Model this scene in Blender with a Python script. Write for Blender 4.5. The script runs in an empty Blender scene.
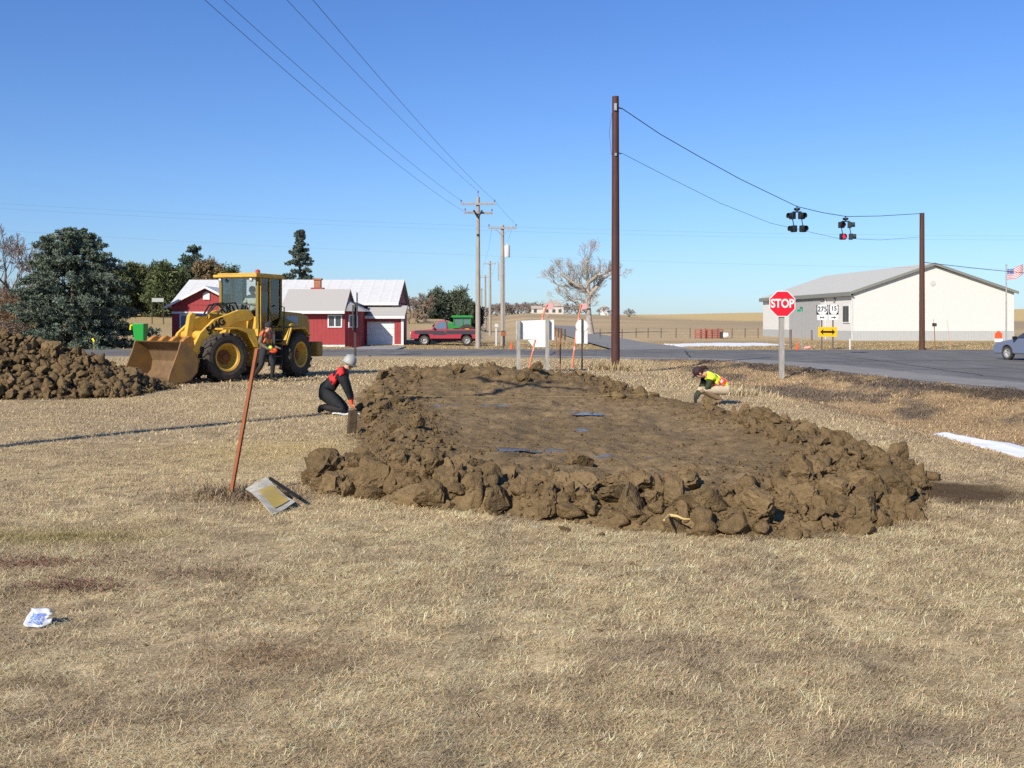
import bpy, math, random
import numpy as np
from mathutils import Vector, Matrix

random.seed(7)
C = bpy.context.scene.collection
SC = bpy.context.scene
F = 1035.0; HZ = 323.0; H = 1.75          # focal length in pixels, horizon row, eye height

# ------------------------------------------------------------------ camera, sky, sun, exposure
cam = bpy.data.cameras.new('camera'); co = bpy.data.objects.new('camera', cam); C.objects.link(co)
co.location = (0, 0, H); co.rotation_euler = (math.pi/2, 0, 0)
cam.sensor_width = 36.0; cam.lens = F*36.0/1024; cam.shift_y = (HZ-384)/1024
cam.clip_start = 0.1; cam.clip_end = 6000
SC.camera = co
SUN_EL = math.radians(32); SUN_DIR = Vector((-0.56, -0.83, 0)).normalized()   # towards the sun, on the ground
w = bpy.data.worlds.new('World'); SC.world = w; w.use_nodes = True
nt = w.node_tree; nt.nodes.clear()
sky = nt.nodes.new('ShaderNodeTexSky'); sky.sky_type = 'NISHITA'; sky.sun_disc = False
sky.sun_elevation = SUN_EL; sky.sun_rotation = math.atan2(SUN_DIR.x, SUN_DIR.y)
sky.altitude = 500; sky.air_density = 1.05; sky.dust_density = 0.3; sky.ozone_density = 3.2
bg = nt.nodes.new('ShaderNodeBackground'); bg.inputs['Strength'].default_value = 0.107
out = nt.nodes.new('ShaderNodeOutputWorld')
tcw = nt.nodes.new('ShaderNodeTexCoord'); spz = nt.nodes.new('ShaderNodeSeparateXYZ'); nt.links.new(tcw.outputs['Generated'], spz.inputs[0])
rmp = nt.nodes.new('ShaderNodeValToRGB'); nt.links.new(spz.outputs[2], rmp.inputs[0])      # clear winter air: a bluer, paler horizon than the stock model
rmp.color_ramp.elements[0].position = 0.0; rmp.color_ramp.elements[0].color = (0.485, 0.63, 0.90, 1)
rmp.color_ramp.elements[1].position = 0.32; rmp.color_ramp.elements[1].color = (0.46, 0.665, 1.02, 1)
for pos, c in ((0.06, (0.53, 0.675, 0.92)), (0.13, (0.54, 0.70, 0.965))):
    e_ = rmp.color_ramp.elements.new(pos); e_.color = (*c, 1)
mxs = nt.nodes.new('ShaderNodeMix'); mxs.data_type = 'RGBA'; mxs.blend_type = 'MULTIPLY'; mxs.inputs[0].default_value = 1
nt.links.new(sky.outputs[0], mxs.inputs[6]); nt.links.new(rmp.outputs[0], mxs.inputs[7]); nt.links.new(mxs.outputs[2], bg.inputs[0]); nt.links.new(bg.outputs[0], out.inputs[0])
sl = bpy.data.lights.new('sun', 'SUN'); sl.energy = 4.6; sl.angle = math.radians(0.5); sl.color = (1, 0.915, 0.775)
so = bpy.data.objects.new('sun', sl); C.objects.link(so)
ld = -(SUN_DIR*math.cos(SUN_EL) + Vector((0, 0, math.sin(SUN_EL))))
so.rotation_euler = ld.to_track_quat('-Z', 'Y').to_euler(); so.location = (-20, -30, 30)
SC.view_settings.view_transform = 'Standard'; SC.view_settings.look = 'None'
SC.view_settings.exposure = 0.45; SC.view_settings.gamma = 1
SC.cycles.max_bounces = 6; SC.cycles.diffuse_bounces = 2; SC.cycles.glossy_bounces = 3
SC.cycles.transparent_max_bounces = 12
SC.cycles.use_denoising = False
SC.cycles.caustics_reflective = False; SC.cycles.caustics_refractive = False; SC.cycles.sample_clamp_indirect = 4

# ------------------------------------------------------------------ helpers
def hash2(ix, iy, seed=0):
    n = (ix.astype(np.int64)*374761393 + iy.astype(np.int64)*668265263 + seed*974634777) & 0xffffffff
    n = ((n ^ (n >> 13))*1274126177) & 0xffffffff
    return ((n ^ (n >> 16)) & 0xffff)/65535.0
def vnoise(x, y, seed=0):
    x = np.asarray(x, float); y = np.asarray(y, float)
    ix = np.floor(x); iy = np.floor(y); fx = x-ix; fy = y-iy
    fx = fx*fx*(3-2*fx); fy = fy*fy*(3-2*fy)
    a = hash2(ix, iy, seed); b = hash2(ix+1, iy, seed); c = hash2(ix, iy+1, seed); d = hash2(ix+1, iy+1, seed)
    return (a*(1-fx)+b*fx)*(1-fy)+(c*(1-fx)+d*fx)*fy
def vnoise3(p, seed=0):
    i = np.floor(p); f = p-i; f = f*f*(3-2*f); r = 0
    for dz in (0, 1):
        for dx in (0, 1):
            for dy in (0, 1):
                h = hash2(i[:, 0]+dx+(i[:, 2]+dz)*57, i[:, 1]+dy+(i[:, 2]+dz)*131, seed)
                r = r+h*(f[:, 0] if dx else 1-f[:, 0])*(f[:, 1] if dy else 1-f[:, 1])*(f[:, 2] if dz else 1-f[:, 2])
    return r
def fbm3(p, o=4, seed=0):
    s = 0; a = 0.5; t = 0
    for k in range(o): s = s+a*vnoise3(p*2**k+k*3.7, seed+k*13); t += a; a *= 0.55
    return s/t
def fbm(x, y, o=4, seed=0):
    s = 0; a = 0.5; t = 0
    for i in range(o):
        s = s+a*vnoise(np.asarray(x)*2**i, np.asarray(y)*2**i, seed+i*17); t += a; a *= 0.5
    return s/t
def sstep(a, b, x):
    t = np.clip((np.asarray(x, float)-a)/(b-a), 0, 1); return t*t*(3-2*t)
def P(px, py, D):
    return Vector(((px-512)/F*D, D, H-(py-HZ)/F*D))
def GX(px, D): return (px-512)/F*D

_mats = {}
def mat(name, col, rough=0.7, metal=0.0, var=0.0, scale=8.0, bump=0.0, col2=None, spec=0.3, detail=4, stretch=None, bscale=None):
    if name in _mats: return _mats[name]
    m = bpy.data.materials.new(name); m.use_nodes = True; _mats[name] = m
    n = m.node_tree.nodes; L = m.node_tree.links; b = n['Principled BSDF']
    b.inputs['Roughness'].default_value = rough; b.inputs['Metallic'].default_value = metal
    b.inputs['Specular IOR Level'].default_value = spec
    b.inputs['Base Color'].default_value = (*col, 1)
    if var or bump or col2:
        tc = n.new('ShaderNodeTexCoord'); mp = n.new('ShaderNodeMapping')
        L.new(tc.outputs['Object'], mp.inputs[0])
        if stretch: mp.inputs['Scale'].default_value = stretch
        nz = n.new('ShaderNodeTexNoise'); nz.inputs['Scale'].default_value = scale; nz.inputs['Detail'].default_value = detail
        nz.inputs['Roughness'].default_value = 0.65
        L.new(mp.outputs[0], nz.inputs['Vector'])
        if var or col2:
            r = n.new('ShaderNodeValToRGB'); L.new(nz.outputs[0], r.inputs[0])
            lo = col2 if col2 else tuple(c*(1-var) for c in col)
            hi = col if col2 else tuple(min(1, c*(1+var)) for c in col)
            r.color_ramp.elements[0].position = 0.32; r.color_ramp.elements[1].position = 0.68
            r.color_ramp.elements[0].color = (*lo, 1); r.color_ramp.elements[1].color = (*hi, 1)
            L.new(r.outputs[0], b.inputs['Base Color'])
        if bump:
            src = nz
            if bscale:
                src = n.new('ShaderNodeTexNoise'); src.inputs['Scale'].default_value = bscale; src.inputs['Detail'].default_value = 5
                L.new(mp.outputs[0], src.inputs['Vector'])
            bp = n.new('ShaderNodeBump'); bp.inputs['Strength'].default_value = bump; bp.inputs['Distance'].default_value = 0.05
            L.new(src.outputs[0], bp.inputs['Height']); L.new(bp.outputs[0], b.inputs['Normal'])
    return m
def ribbed(name, col, axis='X', per=4.0, rough=0.5, strength=0.6, var=0.06):
    """painted metal or board siding with regular ribs across one axis"""
    m = mat(name, col, rough, var=var, scale=3)
    n = m.node_tree.nodes; L = m.node_tree.links; b = n['Principled BSDF']
    tc = n.new('ShaderNodeTexCoord'); wv = n.new('ShaderNodeTexWave'); wv.bands_direction = axis
    wv.inputs['Scale'].default_value = per; L.new(tc.outputs['Object'], wv.inputs[0])
    r = n.new('ShaderNodeValToRGB'); L.new(wv.outputs[1] if False else wv.outputs['Fac'], r.inputs[0])
    r.color_ramp.elements[0].position = 0.8; r.color_ramp.elements[1].position = 0.97
    bp = n.new('ShaderNodeBump'); bp.inputs['Strength'].default_value = strength; bp.inputs['Distance'].default_value = 0.03
    L.new(r.outputs[0], bp.inputs['Height']); L.new(bp.outputs[0], b.inputs['Normal'])
    return m
def glass(name, tint=(0.90, 0.94, 0.93), gl=0.1):
    if name in _mats: return _mats[name]
    m = bpy.data.materials.new(name); m.use_nodes = True; _mats[name] = m
    n = m.node_tree.nodes; L = m.node_tree.links; n.remove(n['Principled BSDF'])
    t = n.new('ShaderNodeBsdfTransparent'); t.inputs[0].default_value = (*tint, 1)
    g = n.new('ShaderNodeBsdfGlossy'); g.inputs['Roughness'].default_value = 0.03
    fr = n.new('ShaderNodeFresnel'); fr.inputs[0].default_value = 1.5
    ad = n.new('ShaderNodeMath'); ad.operation = 'ADD'; ad.inputs[1].default_value = gl*0.3; L.new(fr.outputs[0], ad.inputs[0])
    mx = n.new('ShaderNodeMixShader'); L.new(ad.outputs[0], mx.inputs[0]); L.new(t.outputs[0], mx.inputs[1]); L.new(g.outputs[0], mx.inputs[2])
    L.new(mx.outputs[0], n['Material Output'].inputs[0])
    return m
def attr_mat(name, rough=0.9, noise_lo=0.75, noise_hi=1.2, scale=6.0, bump=0.0, bscale=60.0, stretch=(1, 1, 1), spec=0.1, fine=None, transl=0.0):
    """base colour from the mesh's own 'tint' colour layer times noise"""
    m = bpy.data.materials.new(name); m.use_nodes = True; _mats[name] = m
    n = m.node_tree.nodes; L = m.node_tree.links; b = n['Principled BSDF']
    b.inputs['Roughness'].default_value = rough; b.inputs['Specular IOR Level'].default_value = spec
    at = n.new('ShaderNodeAttribute'); at.attribute_name = 'tint'
    tc = n.new('ShaderNodeTexCoord'); mp = n.new('ShaderNodeMapping'); mp.inputs['Scale'].default_value = stretch
    L.new(tc.outputs['Object'], mp.inputs[0])
    last = at.outputs['Color']
    for sc, lo, hi in [(scale, noise_lo, noise_hi)] + ([fine] if fine else []):
        nz = n.new('ShaderNodeTexNoise'); nz.inputs['Scale'].default_value = sc; nz.inputs['Detail'].default_value = 6; nz.inputs['Roughness'].default_value = 0.7
        L.new(mp.outputs[0], nz.inputs['Vector'])
        mr = n.new('ShaderNodeMapRange'); mr.inputs[1].default_value = 0.3; mr.inputs[2].default_value = 0.7
        mr.inputs[3].default_value = lo; mr.inputs[4].default_value = hi; L.new(nz.outputs[0], mr.inputs[0])
        mx = n.new('ShaderNodeMix'); mx.data_type = 'RGBA'; mx.blend_type = 'MULTIPLY'; mx.inputs[0].default_value = 1
        L.new(last, mx.inputs[6]); L.new(mr.outputs[0], mx.inputs[7]); last = mx.outputs[2]
    L.new(last, b.inputs['Base Color'])
    if bump:
        nb = n.new('ShaderNodeTexNoise'); nb.inputs['Scale'].default_value = bscale; nb.inputs['Detail'].default_value = 6; nb.inputs['Roughness'].default_value = 0.7
        L.new(mp.outputs[0], nb.inputs['Vector'])
        bp = n.new('ShaderNodeBump'); bp.inputs['Strength'].default_value = bump; bp.inputs['Distance'].default_value = 0.04
        L.new(nb.outputs[0], bp.inputs['Height']); L.new(bp.outputs[0], b.inputs['Normal'])
    return m

def tag(o, label=None, cat=None, group=None, kind=None):
    if label: o['label'] = label
    if cat: o['category'] = cat
    if group: o['group'] = group
    if kind: o['kind'] = kind
    return o
def empty(name, loc=(0, 0, 0), rz=0, label=None, cat=None, group=None):
    o = bpy.data.objects.new(name, None); C.objects.link(o); o.empty_display_size = 0.2
    o.location = loc; o.rotation_euler = (0, 0, rz)
    return tag(o, label, cat, group)
def copy_tree(o, parent=None):
    c = o.copy(); C.objects.link(c)
    c.parent = parent
    for ch in list(o.children): copy_tree(ch, c)
    return c
def link_mesh(name, me, m, parent=None, smooth=False):
    o = bpy.data.objects.new(name, me); C.objects.link(o)
    if m is not None: me.materials.append(m)
    if parent: o.parent = parent
    if smooth:
        me.polygons.foreach_set('use_smooth', np.ones(len(me.polygons), bool))
    return o
def np_mesh(name, V, Fc, m, parent=None, smooth=False, tint=None):
    V = np.asarray(V, np.float32); Fc = np.asarray(Fc, np.int32); k = Fc.shape[1]
    me = bpy.data.meshes.new(name)
    me.vertices.add(len(V)); me.vertices.foreach_set('co', V.ravel())
    me.loops.add(Fc.size); me.loops.foreach_set('vertex_index', Fc.ravel())
    me.polygons.add(len(Fc)); me.polygons.foreach_set('loop_start', np.arange(0, Fc.size, k, dtype=np.int32))
    me.polygons.foreach_set('loop_total', np.full(len(Fc), k, np.int32))
    if tint is not None:
        a = me.attributes.new('tint', 'FLOAT_COLOR', 'POINT')
        t = np.ones((len(V), 4), np.float32); t[:, :3] = tint; a.data.foreach_set('color', t.ravel())
    me.update(calc_edges=True)
    return link_mesh(name, me, m, parent, smooth)

class MB:
    """collects primitives and links them as one mesh object"""
    def __init__(s, M=None): s.v = []; s.f = []; s.M = M
    def add(s, vs, fs):
        b = len(s.v); s.v += [Vector(v) for v in vs]; s.f += [tuple(i+b for i in f) for f in fs]; return s
    def box(s, c, d, rot=None):
        x, y, z = d[0]/2, d[1]/2, d[2]/2
        vs = [Vector((i, j, k)) for i in (-x, x) for j in (-y, y) for k in (-z, z)]
        if rot is not None:
            vs = [rot @ v for v in vs]
        c = Vector(c)
        return s.add([v+c for v in vs], [(0, 1, 3, 2), (4, 6, 7, 5), (0, 4, 5, 1), (2, 3, 7, 6), (0, 2, 6, 4), (1, 5, 7, 3)])
    def bb(s, x0, x1, y0, y1, z0, z1): return s.box(((x0+x1)/2, (y0+y1)/2, (z0+z1)/2), (x1-x0, y1-y0, z1-z0))
    def prism(s, poly, a, b, plane='xz'):
        """polygon extruded along the missing axis from a to b"""
        n = len(poly)
        def p(q, t):
            return {'xz': (q[0], t, q[1]), 'yz': (t, q[0], q[1]), 'xy': (q[0], q[1], t)}[plane]
        vs = [p(q, a) for q in poly]+[p(q, b) for q in poly]
        fs = [tuple(range(n)), tuple(range(2*n-1, n-1, -1))]+[(i, i+n, (i+1) % n+n, (i+1) % n) for i in range(n)]
        return s.add(vs, fs)
    def hexa(s, b4, t4):
        return s.add(list(b4)+list(t4), [(3, 2, 1, 0), (4, 5, 6, 7), (0, 1, 5, 4), (1, 2, 6, 5), (2, 3, 7, 6), (3, 0, 4, 7)])
    def quad(s, a, b, c, d): return s.add([a, b, c, d], [(0, 1, 2, 3)])
    def tube(s, pts, r, n=8, cap=True):
        pts = [Vector(p) for p in pts]; rs = r if isinstance(r, (list, tuple)) else [r]*len(pts)
        base = len(s.v); up = None
        for i, p in enumerate(pts):
            t = (pts[min(i+1, len(pts)-1)]-pts[max(i-1, 0)]).normalized()
            if up is None:
                up = Vector((0, 0, 1)) if abs(t.z) < 0.9 else Vector((1, 0, 0))
            a = (up-t*up.dot(t))
            if a.length < 1e-5: a = t.orthogonal()
            a.normalize(); b = t.cross(a); up = a
            for k in range(n):
                q = 2*math.pi*k/n; s.v.append(p+(a*math.cos(q)+b*math.sin(q))*rs[i])
        for i in range(len(pts)-1):
            for k in range(n):
                s.f.append((base+i*n+k, base+i*n+(k+1) % n, base+(i+1)*n+(k+1) % n, base+(i+1)*n+k))
        if cap:
            s.f.append(tuple(base+k for k in range(n-1, -1, -1)))
            s.f.append(tuple(base+(len(pts)-1)*n+k for k in range(n)))
        return s
    def lathe(s, prof, c=(0, 0, 0), axis='z', n=24):
        """prof: list of (radius, height) along the axis; closed ends when radius is 0"""
        base = len(s.v); c = Vector(c)
        for (r, h) in prof:
            for k in range(n):
                q = 2*math.pi*k/n; a, b = r*math.cos(q), r*math.sin(q)
                s.v.append(c+Vector({'z': (a, b, h), 'y': (a, h, b), 'x': (h, a, b)}[axis]))
        for i in range(len(prof)-1):
            for k in range(n):
                s.f.append((base+i*n+k, base+i*n+(k+1) % n, base+(i+1)*n+(k+1) % n, base+(i+1)*n+k))
        return s
    def ball(s, c, r, n=10, sq=(1, 1, 1)):
        prof = []
        base = len(s.v); c = Vector(c); m = max(4, n//2+1)
        for i in range(m+1):
            a = math.pi*i/m
            for k in range(n):
                q = 2*math.pi*k/n
                s.v.append(c+Vector((r*sq[0]*math.sin(a)*math.cos(q), r*sq[1]*math.sin(a)*math.sin(q), r*sq[2]*math.cos(a))))
        for i in range(m):
            for k in range(n):
                s.f.append((base+i*n+k, base+(i+1)*n+k, base+(i+1)*n+(k+1) % n, base+i*n+(k+1) % n))
        return s
    def build(s, name, m, parent=None, smooth=False, bevel=0, fix=True):
        vs = [s.M @ v for v in s.v] if s.M is not None else s.v
        me = bpy.data.meshes.new(name); me.from_pydata([tuple(v) for v in vs], [], s.f)
        if fix:
            import bmesh
            bm = bmesh.new(); bm.from_mesh(me); bmesh.ops.remove_doubles(bm, verts=bm.verts, dist=1e-5)
            bmesh.ops.recalc_face_normals(bm, faces=bm.faces); bm.to_mesh(me); bm.free()
        me.update()
        o = link_mesh(name, me, m, parent, False)
        if smooth:
            for p in me.polygons: p.use_smooth = True
            try: me.set_sharp_from_angle(angle=math.radians(40))
            except Exception: pass
        if bevel:
            bv = o.modifiers.new('bevel', 'BEVEL'); bv.width = bevel; bv.segments = 2; bv.limit_method = 'ANGLE'
        return o
def text(name, body, size, M, m, parent=None, ext=0.004, xs=1.0, bold=0.0):
    cu = bpy.data.curves.new(name, 'FONT'); cu.body = body; cu.size = size; cu.extrude = ext
    cu.align_x = 'CENTER'; cu.align_y = 'CENTER'; cu.offset = bold
    o = bpy.data.objects.new(name, cu); C.objects.link(o); cu.materials.append(m)
    bpy.context.view_layer.update()
    me = bpy.data.meshes.new_from_object(o.evaluated_get(bpy.context.evaluated_depsgraph_get())); bpy.data.objects.remove(o)
    me.materials.clear(); o = link_mesh(name, me, m, parent)
    o.matrix_local = M @ Matrix.Diagonal((xs, 1, 1, 1)); return o
RX90 = Matrix.Rotation(math.pi/2, 4, 'X')

# ------------------------------------------------------------------ materials
M_YEL = mat('loader_yellow', (0.70, 0.42, 0.05), 0.6, col2=(0.44, 0.26, 0.06), scale=2.6, spec=0.25, detail=8)
M_DIRTY = mat('worn_bucket_steel', (0.20, 0.125, 0.065), 0.6, col2=(0.12, 0.075, 0.04), scale=3, bump=0.15, spec=0.3)
M_TYRE = mat('tyre_rubber', (0.035, 0.033, 0.03), 0.85, col2=(0.075, 0.06, 0.045), scale=5)
M_BLACK = mat('black_rubber', (0.02, 0.02, 0.02), 0.6)
M_BLKPAINT = mat('black_paint', (0.012, 0.012, 0.012), 0.5)
M_CHROME = mat('cylinder_chrome', (0.5, 0.5, 0.5), 0.25, 1.0)
M_WHITE = mat('white_paint', (0.66, 0.66, 0.64), 0.6, var=0.05, scale=3)
M_SIGNBACK = mat('sign_sheet_white', (0.70, 0.70, 0.68), 0.5, var=0.04, scale=2)
M_GALV = mat('galvanised_steel', (0.36, 0.36, 0.35), 0.5, 0.5, var=0.15, scale=6)
M_WOODGREY = mat('weathered_pole_wood', (0.33, 0.29, 0.24), 0.85, var=0.25, scale=3, bump=0.3, stretch=(6, 6, 0.5))
M_POSTGREY = mat('weathered_post_wood', (0.30, 0.285, 0.26), 0.85, var=0.25, scale=5, bump=0.3, stretch=(6, 6, 0.6))
M_WOODBROWN = mat('brown_pole_wood', (0.085, 0.042, 0.028), 0.8, var=0.3, scale=3, bump=0.3, stretch=(6, 6, 0.4))
M_DARKPOST = mat('dark_post', (0.055, 0.042, 0.035), 0.8, var=0.2, scale=6)
M_RUST = mat('rust_orange_post', (0.36, 0.125, 0.05), 0.75, col2=(0.22, 0.085, 0.04), scale=9)
M_WIRE = mat('wire', (0.06, 0.06, 0.07), 0.6)
M_RED = mat('red_siding', (0.32, 0.045, 0.045), 0.6, var=0.12, scale=2)
M_SHINGLE = mat('grey_shingle', (0.42, 0.40, 0.365), 0.85, var=0.12, scale=30, bump=0.2)
M_BRICK = mat('chimney_brick', (0.34, 0.15, 0.09), 0.85, var=0.3, scale=12)
M_ORANGE = mat('hi_vis_orange', (0.85, 0.10, 0.03), 0.6, var=0.08, scale=8)
M_LIME = mat('hi_vis_yellow', (0.62, 0.78, 0.04), 0.6, var=0.06, scale=8)
M_SILVER = mat('reflective_tape', (0.72, 0.72, 0.72), 0.35)
M_SKIN = mat('skin', (0.52, 0.27, 0.19), 0.55, var=0.06, scale=10)
M_GLASS = glass('cab_glass')
M_DGLASS = mat('dark_window_glass', (0.05, 0.06, 0.07), 0.08, spec=0.6)
M_BARK = mat('bark', (0.17, 0.13, 0.10), 0.9, var=0.3, scale=6, bump=0.5)
M_BARKLT = mat('cottonwood_bark', (0.36, 0.315, 0.265), 0.9, var=0.25, scale=3, bump=0.5)
# ------------------------------------------------------------------ terrain
_cols = np.array([-600, 0, 150, 280, 440, 470, 490, 530, 600, 650, 760, 900, 1024, 1700], float)
_rows = np.array([72, 100, 150, 230, 400, 700, 1100], float)
_tab = np.array([
    [348.2]*14,
    [339, 339, 338, 338, 338, 340, 341, 341, 341, 341.4, 341.4, 341.4, 341.4, 341.4],
    [318, 318, 317, 320, 321, 330, 334.5, 334, 334, 333.5, 334, 334, 334, 334],
    [306, 306, 305, 307, 314, 325, 329, 325, 327, 326.5, 327, 328, 328, 328],
    [300, 300, 300, 303, 311, 316, 317, 313.5, 315.5, 318, 320, 320, 320, 320],
    [298, 298, 299, 302, 310, 313, 314, 313, 314.5, 314.6, 312.6, 311, 309, 309],
    [305, 305, 305, 308, 315, 318, 318, 318, 319, 319, 318, 317, 316, 316]])
_tabz = H-(_tab-HZ)/F*_rows[:, None]
_tabz[0] = 0
def far_z(X, D):
    X = np.asarray(X, float); D = np.asarray(D, float)
    px = 512+F*X/np.maximum(D, 30)
    ci = np.clip(np.searchsorted(_cols, px)-1, 0, len(_cols)-2); ct = np.clip((px-_cols[ci])/(_cols[ci+1]-_cols[ci]), 0, 1)
    ct = ct*ct*(3-2*ct)
    ri = np.clip(np.searchsorted(_rows, D)-1, 0, len(_rows)-2); rt = np.clip((D-_rows[ri])/(_rows[ri+1]-_rows[ri]), 0, 1)
    z0 = _tabz[ri, ci]*(1-ct)+_tabz[ri, ci+1]*ct; z1 = _tabz[ri+1, ci]*(1-ct)+_tabz[ri+1, ci+1]*ct
    return np.where(D > 72, z0*(1-rt)+z1*rt, 0)
ROAD_EDGE = [(-80, 55.5), (-20, 55.3), (-1.7, 54.9), (2.5, 52.2), (5.15, 50.3), (8.05, 49.0), (9.9, 46.5), (11.2, 42), (11.6, 37), (11.95, 32.3), (12.7, 28.9), (13.5, 25), (14.2, 18), (15, 8), (15.6, -10), (16, -40)]
def road_x(D):   # near (left) edge of the south leg
    ds = [-40, -10, 8, 18, 25, 28.9, 32.3, 37, 42, 46.5, 49]; xs = [16, 15.6, 15, 14.2, 13.5, 12.7, 11.95, 11.6, 11.2, 9.9, 8.05]
    return np.interp(D, ds, xs)
def on_road(X, D, grow=0.0):
    X = np.asarray(X, float); D = np.asarray(D, float)
    g = grow
    ew_near = np.interp(X, [-80, -1.7, 2.5, 5.15, 8.05], [55.4, 54.9, 52.2, 50.3, 49.0])
    a = (D > ew_near-g) & (D < 67.8+g) & (X < 9)
    b = (X > road_x(D)-g) & (X < 27+g) & (D < 67.2+g)
    c = (D > 49-g) & (D < 67.2+g) & (X > 8)
    d = (D >= 67) & (D < 230) & (X > north_x(D)-3.0-g) & (X < north_x(D)+3.0+g)
    e = (np.abs(X+9.5) < 1.9+g) & (D > 67) & (D < 76.9)
    return a | b | c | d | e
def north_x(D): return 9.3 + np.interp(D, [60, 150, 230], [0, 0.4, 2.0])
def ditch(X, D):
    xc = np.interp(D, [0, 20, 23, 32, 43, 55], [8.9, 8.8, 8.7, 7.2, 5.6, 4.5])
    dep = np.interp(D, [0, 21, 32, 43, 49], [0.5, 0.46, 0.32, 0.14, 0])
    xr = road_x(D)-0.35
    left = sstep(2.7, 0.2, xc-X); right = sstep(0.0, 1.0, (xr-X)/np.maximum(xr-xc-0.2, 0.5))
    return -dep*np.where(X < xc, left, right)*np.where(X > xr, 0, 1)
def ground_z(X, D, fine=True):
    X = np.asarray(X, float); D = np.asarray(D, float)
    z = far_z(X, D)+ditch(X, D)
    near = np.clip(1-(D-60)/30, 0, 1)
    rough = 0.07*(fbm(X*0.35, D*0.35, 3, 5)-0.5)+0.035*(fbm(X*1.6, D*1.6, 3, 9)-0.5)
    if fine: rough = rough+(0.024*(fbm(X*6, D*6, 2, 31)-0.5)+0.02*(fbm(X*17, D*17, 2, 32)-0.5))*np.clip(1-(D-14)/10, 0, 1)
    rm = sstep(0, 1, np.where(on_road(X, D, 1.0), 0.0, 1.0))
    z = z+rough*near*rm
    edge = (X > road_x(D)-2.2) & (X < road_x(D)) & (D < 48)
    z = z+np.where(edge, 0.22*(fbm(X*2.5, D*2.5, 3, 77)-0.40), 0)
    z = np.where(on_road(X, D, 0.25), z*1.0-0.10, z)
    return z
def gz(x, d): return float(ground_z(np.array([x]), np.array([d]), False)[0])

# soil plot outline: left and right edge of the dug area for a depth
PD = [8.5, 9.2, 10.2, 11.2, 13, 16, 20, 24, 28, 31.5, 33]
PL = [1.6, 0.3, -1.2, -2.2, -1.95, -2.35, -3.0, -3.45, -3.9, -3.0, -1.5]
PR = [2.7, 3.5, 4.0, 4.45, 4.85, 4.85, 4.15, 3.2, 3.0, 2.5, 0.6]
def plot_in(X, D):
    l = np.interp(D, PD, PL); r = np.interp(D, PD, PR)
    e = np.minimum(np.minimum(X-l, r-X), np.minimum((D-8.45)*1.0, (33-D)))
    return e+0.35*(fbm(X*1.1, D*1.1, 3, 3)-0.5)+0.2*(fbm(X*4, D*4, 2, 8)-0.5)
def pile_z(X, D):     # the heap by the loader
    hx = np.interp(X, [-16, -14, -12.4, -11.6, -10.8, -10.0, -9.4, -8.95], [1.2, 1.55, 1.5, 1.15, 1.02, 0.62, 0.34, 0.0])
    dc = np.interp(X, [-14, -8], [25.2, 26.3]); wd = np.interp(X, [-14, -8], [3.0, 1.6])
    q = np.clip(1-np.abs(D-dc)/wd, 0, 1)
    q = q**0.85
    return hx*q

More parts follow.
